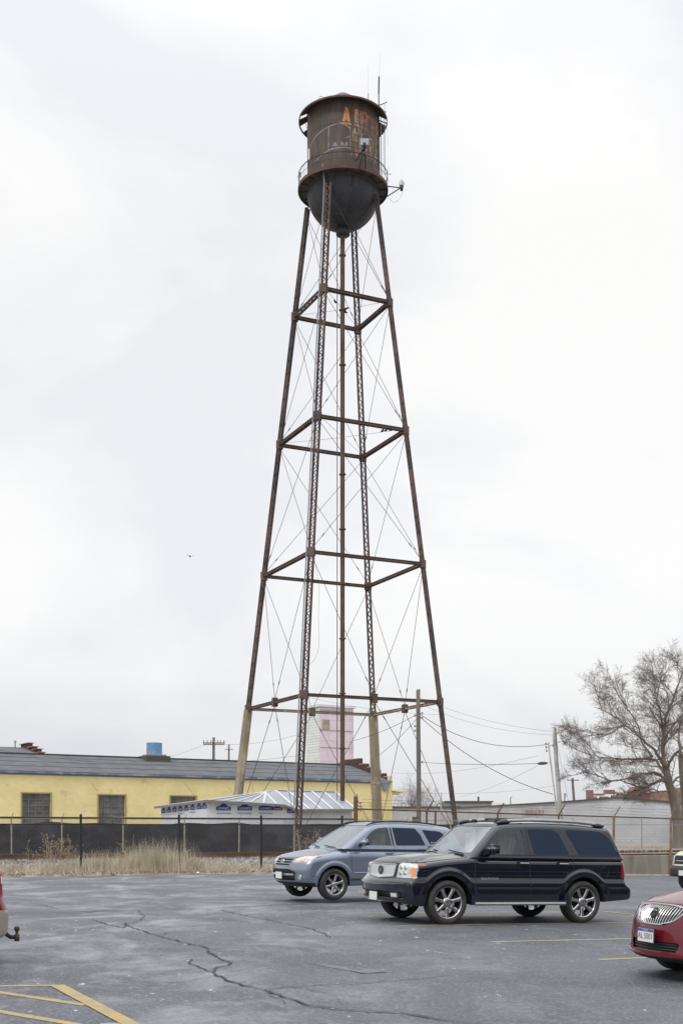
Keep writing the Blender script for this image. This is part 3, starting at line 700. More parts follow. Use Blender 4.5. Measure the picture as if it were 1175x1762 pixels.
for i in range(4):
    k1, k2 = order[i], order[(i+1) % 4]
    for j in range(3):
        rod(corner(k1, lev[j+1]+.2), corner(k2, lev[j]-.2)); rod(corner(k2, lev[j+1]+.2), corner(k1, lev[j]-.2))
    m_ = mids[i]
    for k in (k1, k2):
        rod(m_+Vector((0, 0, .2)), corner(k, HL[2]-.2), .02); rod(m_-Vector((0, 0, .2)), corner(k, HB+.4), .024)
def zz(h): return h+EYE
# horizontal cross wires where birds sit
for h, r in ((HL[0]+.15, .012), (HL[1]+.15, .012)):
    mb = MB(); a, b = corner('left', h), corner('right', h); pts = [a.lerp(b, t)-Vector((0, 0, .12*4*t*(1-t))) for t in np.linspace(0, 1, 9)]; mb.tube(pts, r, 4); mb.build('tie_rod', 'rod', tower)
    mb = MB(); a, b = corner('near', h), corner('far', h); mb.tube([a, b], r, 4); mb.build('tie_rod', 'rod', tower)
# riser pipe
RC = (TX-0.02, D0)
mb = MB(); mb.lathe([(0.18, TB.z), (0.18, zz(47.6))], (RC[0], RC[1], 0), 16); riser = mb.build('riser_pipe', 'strut', tower, smooth=True)
mb = MB()
for h in np.arange(2.2, 47, 4.35): mb.lathe([(0.18, 0), (.27, 0), (.27, .09), (.18, .09)], (RC[0], RC[1], zz(h)), 16)
mb.build('pipe_flange', 'strut', riser)
mb = MB(); mb.tube([(RC[0]-0.42, D0-.1, TB.z), (RC[0]-0.42, D0-.1, zz(47.8))], .035, 6); mb.build('drain_pipe', 'strut', tower)
mb = MB(); a, b = corner('near', HL[3]-6, .35), corner('near', 55-EYE-2.2, -1.2)
ca = corner('near', HB); cb = corner('near', HTOP)
off = Vector((-0.36, -.1, 0)); pts = [ca.lerp(cb, t)+off for t in np.linspace(.05, 1, 14)]; pts.append(pts[-1]+Vector((-.12, .2, 1.6))); mb.tube(pts, .05, 6); mb.build('conduit', 'greymetal', tower)
mb = MB()   # ladder up the left-hand side of the near leg
for i in range(60):
    p = ca.lerp(cb, .1+.9*i/60); mb.tube([p+off*.6, p+off], .012, 4)
mb.build('conduit_clamp', 'darkmetal', tower)
mb = MB(); pts = [at(549, 1010, 88), at(548, 1060, 88), at(549, 1110, 88), at(546, 1125, 88), at(540, 1137, 88), at(530, 1146, 88)]; mb.tube([at(541, 960, 88)]+pts, .012, 4); mb.build('hanging_cable', 'cable', tower)

# tank
TR = 2.83; HBAL = 50.95; HEAV = 56.3; HAPX = 58.72; OR_ = 3.5
C = (TX+0.02, D0)
def cyl(t, h, r): return Vector((C[0]+r*math.sin(t), C[1]-r*math.cos(t), zz(h)))   # t=0 faces the camera, + to the right
mb = MB(); mb.lathe([(TR, HBAL-.3), (TR, HBAL+1.8), (TR+.012, HBAL+1.8), (TR+.012, HBAL+1.9), (TR, HBAL+1.9), (TR, HBAL+3.7), (TR+.012, HBAL+3.7), (TR+.012, HBAL+3.78), (TR, HBAL+3.78), (TR, HEAV+.35)], (C[0], C[1], EYE), 96)
tank = mb.build('tank_shell', 'tank', tower, smooth=False)
for p in tank.data.polygons: p.use_smooth = True
tank.data.set_sharp_from_angle(angle=R(40))
prof = []
for i in range(17):
    a = i/16*math.pi/2*0.93; prof.append((TR*math.cos(a)**0.92, HBAL-.3-2.78*math.sin(a)))
prof = prof[::-1]; rb = prof[0][0]
prof = [(0.0, prof[0][1]-0.02)]+[prof[0]]+prof[1:]
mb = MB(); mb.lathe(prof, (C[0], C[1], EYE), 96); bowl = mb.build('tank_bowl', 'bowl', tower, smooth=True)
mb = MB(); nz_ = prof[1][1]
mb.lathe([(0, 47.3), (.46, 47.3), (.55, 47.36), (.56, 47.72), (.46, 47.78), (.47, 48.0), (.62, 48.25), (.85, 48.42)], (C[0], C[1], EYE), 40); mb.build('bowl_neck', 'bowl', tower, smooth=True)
# faint plate seams and ribs on the bowl
for t in np.linspace(0, 2*math.pi, 9)[:-1]+.25:
    mb = MB(); mb.tube([Vector((C[0]+(r+.008)*math.sin(t), C[1]-(r+.008)*math.cos(t), h+EYE)) for r, h in prof[2:]], .014, 4, False); mb.build('seam', 'bowl', bowl)
# conical roof with a ragged overhang
mb = MB(); mb.lathe([(0, HAPX), (.5, HAPX-.33), (.52, HAPX-.33), (2.90, HEAV+.30)], (C[0], C[1], EYE), 48); mb.lathe([(2.90, HEAV+.24), (.5, HAPX-.40), (0, HAPX-.08)], (C[0], C[1], EYE), 48); roof = mb.build('tank_roof', 'roofmetal', tower)
mb = MB(); runs = 0
for i in range(20, 20+48):
    a0, a1 = i/48*2*math.pi, (i+1)/48*2*math.pi
    t = (math.degrees((a0+a1)/2)+180) % 360-180     # 0 = towards the camera, + right
    if -113 < t < -98 or -86 < t < -72 or 82 < t < 96:
        if mb.v: mb.build('overhang', 'soffit', roof)
        mb = MB(); continue
    q = [cyl(a0, HEAV+.30, 2.88), cyl(a1, HEAV+.30, 2.88), cyl(a1, HEAV-.02, OR_-.02), cyl(a0, HEAV-.02, OR_-.02)]
    q2 = [p-Vector((0, 0, .035)) for p in q]; mb.add(q+q2, [(0, 1, 2, 3), (7, 6, 5, 4), (0, 4, 5, 1), (1, 5, 6, 2), (2, 6, 7, 3), (3, 7, 4, 0)])
if mb.v: mb.build('overhang', 'soffit', roof)
mb = MB(); mb.lathe([(OR_-.05, -.07), (OR_+.02, -.07), (OR_+.02, .06), (OR_-.05, .06), (OR_-.05, -.07)], (C[0], C[1], zz(HEAV)), 72); mb.build('roof_rim', 'rim', roof)
for dg in range(0, 360, 30):
    mb = MB(); t = R(dg); mb.bar(cyl(t, HEAV+.18, TR), cyl(t, HEAV-.06, OR_-.03), .05, .07); mb.bar(cyl(t, HEAV-.45, TR), cyl(t, HEAV-.02, OR_-.5), .03, .03); mb.build('roof_bracket', 'soffit', roof)
mb = MB(); mb.tube([cyl(-.6, HEAV+.32, 3.0)+Vector((math.cos(a)*.16, 0, .1+math.sin(a)*.16)) for a in np.linspace(0, 3.3, 8)], .015, 5); mb.build('roof_hook', 'darkmetal', roof)
# balcony
BR = 3.52
mb = MB(); mb.lathe([(TR+.003, 0), (BR, 0), (BR, -.06), (TR+.003, -.06)], (C[0], C[1], zz(HBAL)), 96); bal = mb.build('balcony', 'soffit', tower)
mb = MB(); mb.lathe([(BR-.02, -.2), (BR+.06, -.2), (BR+.06, .05), (BR-.02, .05), (BR-.02, -.2)], (C[0], C[1], zz(HBAL)), 96); mb.build('balcony_rim', 'rim', bal)
for dg in range(0, 360, 20):
    mb = MB(); t = R(dg+7); mb.bar(cyl(t, HBAL-.1, TR-.02), cyl(t, HBAL-.1, BR-.04), .06, .09); mb.build('balcony_bracket', 'soffit', bal)
mb = MB(); mb.lathe([(BR-.02, -.02), (BR+.03, -.02), (BR+.03, .03), (BR-.02, .03), (BR-.02, -.02)], (C[0], C[1], zz(HBAL+1.05)), 96)
mb.lathe([(BR, -.01), (BR+.02, -.01), (BR+.02, .01), (BR, .01), (BR, -.01)], (C[0], C[1], zz(HBAL+.55)), 96)
rail = mb.build('railing', 'darkmetal', bal)
mb = MB()
for i in range(84):
    t = i/84*2*math.pi; mb.tube([cyl(t, HBAL, BR+.005), cyl(t, HBAL+1.05, BR+.005)], .016 if i % 7 == 0 else .008, 4, False)
bs = mb.build('baluster', 'darkmetal', rail); bs['kind'] = 'stuff'
# painted lettering, wrapped on the shell
RL = TR+0.006
def wrapq(mb, quad, r=RL, n=5):
    (a, b, c, d) = quad       # corners (u metres along the arc, v height) bottom-left, bottom-right, top-right, top-left
    vs = []
    for i in range(n+1):
        t = i/n
        for j in range(4):
            q = j/3; u = (a[0]*(1-t)+b[0]*t)*(1-q)+(d[0]*(1-t)+c[0]*t)*q; v = (a[1]*(1-t)+b[1]*t)*(1-q)+(d[1]*(1-t)+c[1]*t)*q
            p = cyl(u/TR, v, r); vs.append(tuple(p))
    mb.add(vs, [(4*i+j, 4*i+4+j, 4*i+5+j, 4*i+1+j) for i in range(n) for j in range(3)])
GL = {'A': [(-.04, 0, .32, 0, .66, 1, .36, 1), (.66, 0, 1.04, 0, .66, 1, .36, 1), (.25, .28, .75, .28, .70, .42, .30, .42), (-.08, 0, .36, 0, .36, .09, -.08, .09), (.62, 0, 1.08, 0, 1.08, .09, .62, .09)],
      'I': [(.25, 0, .75, 0, .75, 1, .25, 1), (.15, 0, .85, 0, .85, .07, .15, .07)],
      'R': [(.02, 0, .38, 0, .38, 1, .02, 1), (.35, .86, .75, .86, .70, 1, .35, 1), (.62, .56, .92, .56, .92, .92, .62, .92), (.35, .46, .78, .46, .85, .6, .35, .6), (.45, .46, .70, .46, 1.0, 0, .72, 0)],
      'T': [(.35, 0, .65, 0, .65, 1, .35, 1), (0, .84, 1, .84, 1, 1, 0, 1)],
      'E': [(.05, 0, .35, 0, .35, 1, .05, 1), (.35, 0, .95, 0, .95, .15, .35, .15), (.35, .43, .8, .43, .8, .57, .35, .57), (.35, .85, .95, .85, .95, 1, .35, 1)],
      'X': [(0, 0, .3, 0, 1, 1, .7, 1), (.7, 0, 1, 0, .3, 1, 0, 1)],
      'M': [(0, 0, .2, 0, .2, 1, 0, 1), (.8, 0, 1, 0, 1, 1, .8, 1), (.2, 1, .0, 1, .4, .3, .55, .3), (.8, 1, 1, 1, .6, .3, .45, .3)],
      'D': [(.05, 0, .28, 0, .28, 1, .05, 1), (.28, .86, .7, .86, .6, 1, .28, 1), (.28, 0, .6, 0, .7, .14, .28, .14), (.7, .1, .92, .2, .92, .8, .7, .9)],
      'F': [(.05, 0, .35, 0, .35, 1, .05, 1), (.35, .43, .8, .43, .8, .57, .35, .57), (.35, .85, .95, .85, .95, 1, .35, 1)],
      'L': [(.05, 0, .32, 0, .32, 1, .05, 1), (.32, 0, .9, 0, .9, .16, .32, .16)],
      'O': [(.0, .15, .25, .1, .25, .9, .0, .85), (.75, .1, 1, .15, 1, .85, .75, .9), (.1, 0, .9, 0, .78, .16, .22, .16), (.22, .84, .78, .84, .9, 1, .1, 1)]}
def word(s, u0, v0, wd, ht, gap, m, r=RL, dz=0.0):
    u = u0; mb = MB()
    for ch in s:
        for q in GL.get(ch, []):
            wrapq(mb, [(u+q[i]*wd, v0+q[i+1]*ht) for i in (0, 2, 4, 6)], r)
        u += (wd if ch != 'I' else wd*.72)+gap
    return mb.build('lettering', m, tank, org=ORG[tower.name])
# u: arc metres. sin(u/TR)*TR -> x;  px = 590 + x*21.7
def arc(px): return TR*math.asin(max(-.999, min(.999, ((px-590.3)/21.68)/TR)))
def hv(py): return (HY-py)/F*(D0-TR*0.93)
word('A', arc(588.5), hv(215.8), arc(603)-arc(588.5), 1.33, .2, 'orange')
word('I', arc(606), hv(216.3), .68, 1.3, .2, 'orange')
word('R', arc(618.5), hv(218), .86, 1.38, .2, 'orange_red')
word('TEX', arc(633.5), hv(222), .80, 1.45, .25, 'orange_red')
word('AM', arc(571), hv(256), .52, .46, .22, 'lavender')
word('FLO', arc(605), hv(243), .50, .72, .25, 'lavender', RL+.004)
word('A', arc(605), hv(243), .42, 1.0, .3, 'ochre', RL+.006); word('D', arc(634), hv(245), .55, .75, .2, 'ochre', RL+.004); word('E', arc(634), hv(262), .55, .75, .2, 'ochre', RL+.004); word('DL', arc(645), hv(255), .5, 1.3, .2, 'ochre', RL+.008)
word('RAD', arc(622), hv(262), .5, .6, .2, 'lavender', RL+.008)
def stroke(pts, wd, m, name='painted_mark', r=RL+.003):
    mb = MB()
    for (a, b) in zip(pts[:-1], pts[1:]):
        A = Vector((arc(a[0]), hv(a[1]))); B = Vector((arc(b[0]), hv(b[1]))); d = (B-A).normalized(); nn = Vector((-d.y, d.x))*wd/2
        wrapq(mb, [tuple(A-nn), tuple(B-nn), tuple(B+nn), tuple(A+nn)], r, 8)
    mb.build(name, m, tank, org=ORG[tower.name])
stroke([(593, 215), (603, 222)], .13, 'ochre'); stroke([(592, 240), (603, 235.5)], .10, 'ochre'); stroke([(604, 268), (606, 240)], .07, 'ochre'); stroke([(620, 228), (628, 225)], .1, 'ochre')
stroke([(533, 236), (545, 224), (565, 217), (590, 212.5), (601, 214)], .09, 'lavender', 'panel_outline')
stroke([(566.5, 216), (566.5, 258)], .11, 'lavender', 'panel_outline'); stroke([(545, 267), (566, 257.5), (590, 255), (602, 256)], .09, 'lavender', 'panel_outline'); stroke([(602, 222), (602.5, 258)], .05, 'lavender', 'panel_outline')
for _ in range(16):
    px = random.uniform(606, 648); py = random.uniform(190, 262); stroke([(px, py), (px+random.uniform(-1, 1), py+random.uniform(8, 22))], random.uniform(.04, .12), 'lavender' if random.random() < .75 else 'orange_red', 'paint_streak', RL+.002)
# floodlight on a tripod arm in front of the tank
def flood(c, d, base, nm='floodlight'):
    mb = MB(); rot = Vector(d).to_track_quat('Y', 'Z').to_matrix()
    mb.box(c, (.62, .2, .42), rot); fl = mb.build(nm, 'white_metal', tower)
    mb = MB(); mb.box(Vector(c)+rot @ Vector((0, .11, 0)), (.54, .03, .34), rot); mb.build('lamp_glass', 'lens_white', fl)
    mb = MB(); mb.bar(Vector(c)+Vector((0, 0, -.2)), Vector(c)+Vector((0, 0, -.42)), .5, .22); mb.build('lamp_bracket', 'darkmetal', fl)
    return fl
c = at(627, 243, D0-4.6); flood(c, (0, .8, .35), None)
mb = MB()
for q in (at(612, 277, D0-3.6), at(617, 292, D0-3.5), at(629, 290, D0-3.5)): mb.tube([c-Vector((0, 0, .4)), q], .045, 5)
mb.build('lamp_arm', 'black', tower)
c = at(691, 316, D0-.6); flood(c, (-.9, .3, .3), None)
mb = MB(); mb.tube([c-Vector((0, 0, .3)), at(664, 319.5, D0-.4)], .045, 5); mb.tube([c-Vector((.1, 0, .3)), at(665, 338, D0-.3)], .045, 5); mb.build('lamp_arm', 'darkmetal', tower)
mb = MB(); mb.tube([c-Vector((0, 0, .3)), at(692, 332, D0-.5), at(686, 344, D0-.5), at(677, 348, D0-.5), at(668, 340, D0-.4)], .012, 4); mb.build('hanging_cable', 'cable', tower)
# antennas on the right of the tank
def mast(pts, r, m='darkmetal', nm='antenna'): mb = MB(); mb.tube(pts, r, 6); return mb.build(nm, m, tower)
mast([at(652.5, 300, D0-.6), at(652, 225, D0-.6), at(651.5, 152, D0-.6)], .045); mast([at(651.5, 160, D0-.6), at(652, 131, D0-.6)], .06); mast([at(652, 132, D0-.6), at(655, 90, D0-.6)], [.014, .006], 'galv')
mast([at(633.5, 175, D0), at(633.5, 159, D0)], .025); mast([at(633.5, 160, D0), at(633, 112, D0)], [.01, .006], 'galv')
mast([at(662, 300, D0-.2), at(661.5, 176, D0-.2)], .03, 'galv'); mast([at(655.5, 300, D0-.3), at(655, 200, D0-.3)], .03, 'galv')
mb = MB(); 
for i in range(26):
    y0 = 300-i*4; mb.tube([at(655.3, y0, D0-.3), at(662, y0-4, D0-.2)], .012, 3, False)
mb.build('antenna_lattice', 'galv', tower)
mast([at(646, 183, D0-.5), at(665.5, 175, D0-.1)], .035); mast([at(656, 193, D0-.4), at(665, 191.5, D0-.2)], .03); mast([at(666, 200, D0), at(667, 248, D0)], .008, 'galv')
mast([at(531.7, 256, D0-2), at(531.7, 275, D0-2)], .07, 'white_metal'); mast([at(531.7, 274, D0-2), at(531.7, 283, D0-2)], .03)
mast([at(663, 298, D0-1), at(673.5, 299, D0-1)], .02); mast([at(669, 286, D0-1), at(666, 300, D0-1), at(668, 311, D0-1)], .012)
mb = MB(); cc = at(516.5, 303, D0-.6)   # small grid dish on the left of the balcony
mb.lathe([(0, 0), (.12, -.01), (.24, -.04), (.31, -.09)], (0, 0, 0), 20)
rt = Vector((-.9, -.5, .1)).to_track_quat('-Z', 'Y').to_matrix(); mb.v = [tuple(rt @ Vector(p)+cc) for p in mb.v]; mb.build('dish', 'galv', tower)
mb = MB(); mb.tube([cc, cyl(R(-88), HBAL+1, BR)], .025, 5); mb.build('dish_arm', 'darkmetal', tower)

# ------------------------------------------------------------------ birds
def bird(p, hd, label, wings=False):
    mb = MB(); 
    pts = [(-.16, .02), (-.10, .03), (-.03, .055), (.03, .05), (.07, .035), (.10, .03), (.125, .012), (.15, .004)]
    zs_ = [-.03, -.01, .0, .03, .06, .085, .085, .082]
    mb.tube([Vector((a, 0, z+.06)) for (a, r), z in zip(pts, zs_)], [r*1.25 for a, r in pts], 8)
    if wings:
        for s in (-1, 1): mb.add([(-.04, s*.03, .08), (.06, s*.03, .08), (.02, s*.22, .16), (-.06, s*.36, .12), (-.08, s*.2, .11)], [(0, 1, 2, 4), (4, 2, 3)])
    else:
        for s in (-1, 1): mb.tube([(.0, s*.02, .02), (.0, s*.02, -.03)], .006, 4)
    q = Matrix.Rotation(hd, 3, 'Z'); mb.v = [tuple(q @ Vector(v)) for v in mb.v]
    o = mb.build('bird', 'birdblack'); o.location = p; tag(o, label, 'bird', 'birds on and around the water tower'); o.scale = (1.3,)*3
for px, py, lab in ((576.5, 520.5, 'leftmost small black bird on the topmost cross wires of the tower'), (596, 532.5, 'small black bird on the top cross wire right of the riser pipe'), (594, 538, 'lowest small black bird near the riser pipe at the top strut level')):
    bird(at(px, py, D0-.4), random.uniform(0, 6), lab)
a, b = corner('left', HL[1]+.15), corner('right', HL[1]+.15)
for t, lab in ((.822, 'leftmost of three black birds in a row on the second cross wire'), (.851, 'middle of three black birds in a row on the second cross wire'), (.877, 'rightmost of three black birds in a row on the second cross wire')):
    bird(a.lerp(b, t)-Vector((0, 0, .12*4*t*(1-t)-.02)), random.uniform(0, 6), lab)
bird(at(327, 959, 120), 2.0, 'lone dark bird flying in the open sky left of the tower', True)

# ------------------------------------------------------------------ yellow building
BU = Vector((.85, .527, 0)).normalized(); BV = Vector((-BU.y, BU.x, 0))
P0 = at(0, 1431, 110); P0.z = 0
def bpos(px, v=0.0):   # point on the facade plane pushed v metres back, at picture column px
    r = (px-CX)/F; o = P0+BV*v; return (r*o.y-o.x)/(BU.x-r*BU.y)
sL, sR = bpos(-90), bpos(674.5); EZ = EYE+5.5; RZ = EYE+7.72; RV = 8.0
yb = thing('yellow_building', P0+BU*20, 'long pale yellow block building with grey roof and stepped end parapet', 'building')
wins = [(37.5, 87, 1365.5, 1418), (169, 215.5, 1368.5, 1419), (293, 337, 1370.5, 1412)]
def fz(px, py, v=0.0):
    s = bpos(px, v); p = P0+BU*s+BV*v; return EYE+(HY-py)/F*p.y
ws_ = [(bpos(a), bpos(b), fz(a, d), fz(a, c)) for a, b, c, d in wins]
def F3(s, z, v=0.0): p = P0+BU*s+BV*v; return (p.x, p.y, z)
mb = MB(); xs = [sL]+[q for w_ in ws_ for q in w_[:2]]+[sR]
for i in range(len(xs)-1):
    a, b = xs[i], xs[i+1]
    if i % 2 == 0: segs = [(0, EZ)]
    else: zb_, zt_ = ws_[i//2][2], ws_[i//2][3]; segs = [(0, zb_), (zt_, EZ)]
    for z0, z1 in segs: mb.add([F3(a, z0), F3(b, z0), F3(b, z1), F3(a, z1)], [(0, 1, 2, 3)])
for a, b, z0, z1 in ws_:
    mb.add([F3(a, z0), F3(b, z0), F3(b, z1), F3(a, z1), F3(a, z0, .3), F3(b, z0, .3), F3(b, z1, .3), F3(a, z1, .3)], [(0, 4, 5, 1), (1, 5, 6, 2), (2, 6, 7, 3), (3, 7, 4, 0)])
mb.add([F3(sL, 0), F3(sL, EZ), F3(sL, EZ, 16), F3(sL, 0, 16)], [(0, 1, 2, 3)]); mb.add([F3(sL, 0, 16), F3(sR, 0, 16), F3(sR, EZ, 16), F3(sL, EZ, 16)], [(3, 2, 1, 0)])
mb.build('wall', 'yellow', yb)
M['winglass'] = mat('grimy_glass', (0.09, 0.09, 0.095), 0.2, 0, (0.17, 0.16, 0.155), 1.2, 0.4, 0.62)
M['winframe'] = mat('window_frame', (0.19, 0.175, 0.16), 0.7)
M['winframe_y'] = mat('window_surround', (0.36, 0.29, 0.12), 0.8)
for a, b, z0, z1 in ws_:
    mb = MB(); mb.add([F3(a, z0, .22), F3(b, z0, .22), F3(b, z1, .22), F3(a, z1, .22)], [(0, 1, 2, 3)]); wo = mb.build('window', 'winglass', yb)
    mb = MB()
    for i in range(1, 4): mb.bar(F3(a+(b-a)*i/4, z0, .18), F3(a+(b-a)*i/4, z1, .18), .05, .05, up=BV)
    for i in range(1, 5): mb.bar(F3(a, z0+(z1-z0)*i/5, .17), F3(b, z0+(z1-z0)*i/5, .17), .05, .05)
    mb.build('muntin', 'winframe', wo)
    mb = MB()
    for p, q in (((a-.04, z0), (a-.04, z1)), ((b+.04, z0), (b+.04, z1))): mb.bar(F3(p[0], p[1], -.03), F3(q[0], q[1], -.03), .13, .08, up=BV)
    mb.bar(F3(a-.12, z1+.05, -.03), F3(b+.12, z1+.05, -.03), .08, .12); mb.bar(F3(a-.15, z0-.06, -.07), F3(b+.15, z0-.06, -.07), .16, .1); mb.build('frame', 'winframe_y', wo)
# the wall panel above the gap in the gable end: stepped parapet of dark brick with clay tile caps
mb = MB()
th = .4
steps = [(0.0, 1.0, 6.02), (1.0, 2.2, 6.42), (2.2, 3.4, 6.85), (3.4, 4.6, 7.25), (4.6, 6.0, 7.68), (6.0, 9.9, 8.35), (9.9, 11.3, 8.0), (11.3, 12.6, 7.4), (12.6, 14.0, 6.9), (14.0, 16.0, 6.3)]
pr = MB(); tl = MB()
for v0, v1, h in steps:
    q = [F3(sR-th, 0 if v0 > .5 else 0, v0), F3(sR, 0, v0), F3(sR, 0, v1), F3(sR-th, 0, v1)]; z1 = h+EYE
    pr.add([(x, y, 0) for x, y, z in q]+[(x, y, z1) for x, y, z in q], [(4, 5, 6, 7), (0, 1, 5, 4), (1, 2, 6, 5), (2, 3, 7, 6), (3, 0, 4, 7)])
    for k in range(int((v1-v0)/.4)+1):
        c = v0+.2+k*.4
        if c > v1+.1: break
        a_, b_ = F3(sR-th-.06, z1+.03, c), F3(sR+.08, z1+.03, c); tl.tube([a_, b_], .075, 6)
gw = pr.build('gable_parapet', 'brick_dark', yb); tl.build('tile_cap', 'tile', gw)
mb = MB(); mb.add([F3(sR-.62, 0, -.02), F3(sR+.02, 0, -.02), F3(sR+.02, 6.08+EYE, -.02), F3(sR-.62, 6.08+EYE, -.02), F3(sR+.02, 0, 16), F3(sR+.02, 6.0+EYE, 16)], [(0, 1, 2, 3), (1, 4, 5, 2)]); mb.build('corner_pier', 'yellow', yb)
mb = MB(); mb.add([F3(sL, EZ+.12, -.25), F3(sR-.56, EZ+.12, -.25), F3(sR-.56, RZ, RV), F3(sL, RZ, RV), F3(sR-.56, EZ+.12, 16.2), F3(sL, EZ+.12, 16.2)], [(0, 1, 2, 3), (3, 2, 4, 5)]); rf = mb.build('roof', 'shingle', yb)
mb = MB(); a, b = F3(sL, RZ+.04, RV), F3(sR-.56, RZ+.04, RV); mb.bar(a, b, .5, .1); mb.build('ridge_cap', 'coping', rf)
mb = MB()
for v in (2.0, 4.1, 6.2):
    z = EZ+.12+(RZ-EZ-.12)*(v+.25)/(RV+.25)+.012; mb.bar(F3(sL, z, v), F3(sR-.6, z, v), .05, .03)
mb.build('roof_lap', 'coping', rf)
mb = MB(); mb.bar(F3(sL, EZ+.0, -.16), F3(sR-1.9, EZ+.0, -.16), .22, .19); mb.build('gutter', 'eaveblue', yb)
mb = MB(); mb.bar(F3(sL, EZ-.17, -.05), F3(sR-.62, EZ-.17, -.05), .08, .14); mb.build('fascia', 'winframe', yb)
M['graybluemetal'] = mat('blue_grey_metal', (0.22, 0.26, 0.33), 0.5, .2)
mb = MB(); mb.bar(F3(sR-2.0, EZ-.02, -.2), F3(sR-.2, EZ-.02, -.2), .3, .24); mb.add([F3(sR-1.6, EZ-.1, -.3), F3(sR-.6, EZ-.1, -.3), F3(sR-.85, EZ-1.05, -.25), F3(sR-1.2, EZ-1.1, -.2), F3(sR-1.6, EZ-.1, -.04), F3(sR-.6, EZ-.1, -.04)], [(0, 1, 2, 3), (4, 3, 2, 5), (0, 3, 4), (1, 5, 2)]); mb.build('downspout_head', 'graybluemetal', yb)
mb = MB(); c = Vector(F3(sR+.8, fz(676, 1362), 1.0)); mb.box(c, (1.9, 2.4, .14), Matrix.Rotation(.55, 3, 'Z') @ Matrix.Rotation(.12, 3, 'Y')); mb.box(c-Vector((.3, 0, .22)), (1.2, 2.0, .3), Matrix.Rotation(.55, 3, 'Z')); mb.build('door_canopy', 'yellow', yb)
mb = MB()   # thin crack stains
for pts in ([(318, 1350), (325, 1357), (333, 1368), (338, 1372)], [(388, 1352), (396, 1358), (401, 1368)], [(158, 1348), (165, 1359), (170, 1362)]):
    mb.tube([Vector(F3(bpos(a), fz(a, b), -.004)) for a, b in pts], .02, 4, False)
mb.build('crack_stain', 'winframe_y', yb)
# blue vent drum with its curb on the ridge
v_ = RV-.6; c = Vector(F3(bpos(265.5, v_), 0, v_)); k = c.y/F
zt, z1_, z0_ = EYE+(HY-1279)*k, EYE+(HY-1299.5)*k, EYE+(HY-1306)*k
mb = MB(); r = 13.3*k; mb.lathe([(0, zt+.05), (r*.9, zt+.02), (r, zt), (r*1.02, zt-.08), (r, zt-.1), (r, (zt+z1_)/2+.03), (r*1.015, (zt+z1_)/2), (r, (zt+z1_)/2-.03), (r, z1_+.08), (r*1.02, z1_+.04), (r*1.02, z1_), (0, z1_)][::-1], (c.x, c.y, 0), 40)
o = thing('roof_vent', (c.x, c.y, z0_), 'round blue rooftop vent drum on a dark curb above the yellow wall', 'roof vent')
mb.build('drum', 'bluedrum', o, smooth=False)
mb = MB(); mb.box((c.x, c.y, z1_-.12), (r*2.5, r*2.2, .26), Matrix.Rotation(.55, 3, 'Z')); mb.add([], []); mb.build('collar', 'ftan', o)
mb = MB(); mb.box((c.x, c.y, z0_-.3), (r*3.3, r*2.8, 1.1), Matrix.Rotation(.55, 3, 'Z')); mb.build('curb', 'coping', o)

# second building behind on the left, same kind of stepped parapet
o2 = at(0, 1431, 150); o2.z = 0
def G3(s, v, z): p = o2+BU*s+BV*v; return (p.x, p.y, z)
def gpos(px, v=0.0):
    r_ = (px-CX)/F; o = o2+BV*v; return (r_*o.y-o.x)/(BU.x-r_*BU.y)
gb = thing('rear_building', G3(-5, 4, 0), 'grey roofed building with stepped tile parapet behind the yellow building', 'building')
gR = gpos(77); yy = G3(gR, 0, 0)[1]
ez = EYE+(HY-1299)/F*yy; rz = ez+1.35
mb = MB(); mb.add([G3(-30, 0, 0), G3(gR, 0, 0), G3(gR, 0, ez), G3(-30, 0, ez), G3(gR, 14, 0), G3(gR, 14, ez)], [(0, 1, 2, 3), (1, 4, 5, 2)]); mb.build('wall', 'brick_dark', gb)
mb = MB(); mb.add([G3(-30, -.2, ez), G3(gR-.5, -.2, ez), G3(gR-.5, 7.5, rz), G3(-30, 7.5, rz), G3(gR-.5, 15, ez), G3(-30, 15, ez)], [(0, 1, 2, 3), (3, 2, 4, 5)]); mb.build('roof', 'shingle', gb)
pr = MB(); tl = MB()
for v0, v1, h in ((0, 1.2, .25), (1.2, 3.0, .75), (3.0, 5.0, 1.15), (5.0, 8.6, 1.75), (8.6, 10.5, 1.1), (10.5, 13.5, .5)):
    q = [G3(gR-.5, v0, 0), G3(gR, v0, 0), G3(gR, v1, 0), G3(gR-.5, v1, 0)]; z1 = ez+h
    pr.add([(x, y, ez-1) for x, y, z in q]+[(x, y, z1) for x, y, z in q], [(4, 5, 6, 7), (0, 1, 5, 4), (1, 2, 6, 5), (2, 3, 7, 6), (3, 0, 4, 7)])
    tl.add([tuple(Vector(G3(gR-.7, v0-.1, z1+.02))), G3(gR+.2, v0-.1, z1+.02), G3(gR+.2, v1+.1, z1+.02), G3(gR-.7, v1+.1, z1+.02), G3(gR-.7, v0-.1, z1+.1), G3(gR+.2, v0-.1, z1+.1), G3(gR+.2, v1+.1, z1+.1), G3(gR-.7, v1+.1, z1+.1)], [(4, 5, 6, 7), (0, 1, 5, 4), (1, 2, 6, 5), (2, 3, 7, 6), (3, 0, 4, 7), (3, 2, 1, 0)])
g_ = pr.build('gable_parapet', 'brick_dark', gb); tl.build('tile_cap', 'tile', g_)
vs_ = 6.0; p = Vector(G3(gpos(26, vs_), vs_, 0)); k = p.y/F
mb = MB(); mb.tube([(p.x, p.y, EYE+(HY-1290)*k), (p.x, p.y, EYE+(HY-1276.5)*k)], .09, 8); mb.tube([(p.x, p.y, EYE+(HY-1277.5)*k), (p.x, p.y, EYE+(HY-1275)*k)], [.2, .14], 8); mb.build('vent_pipe', 'ftan', gb)

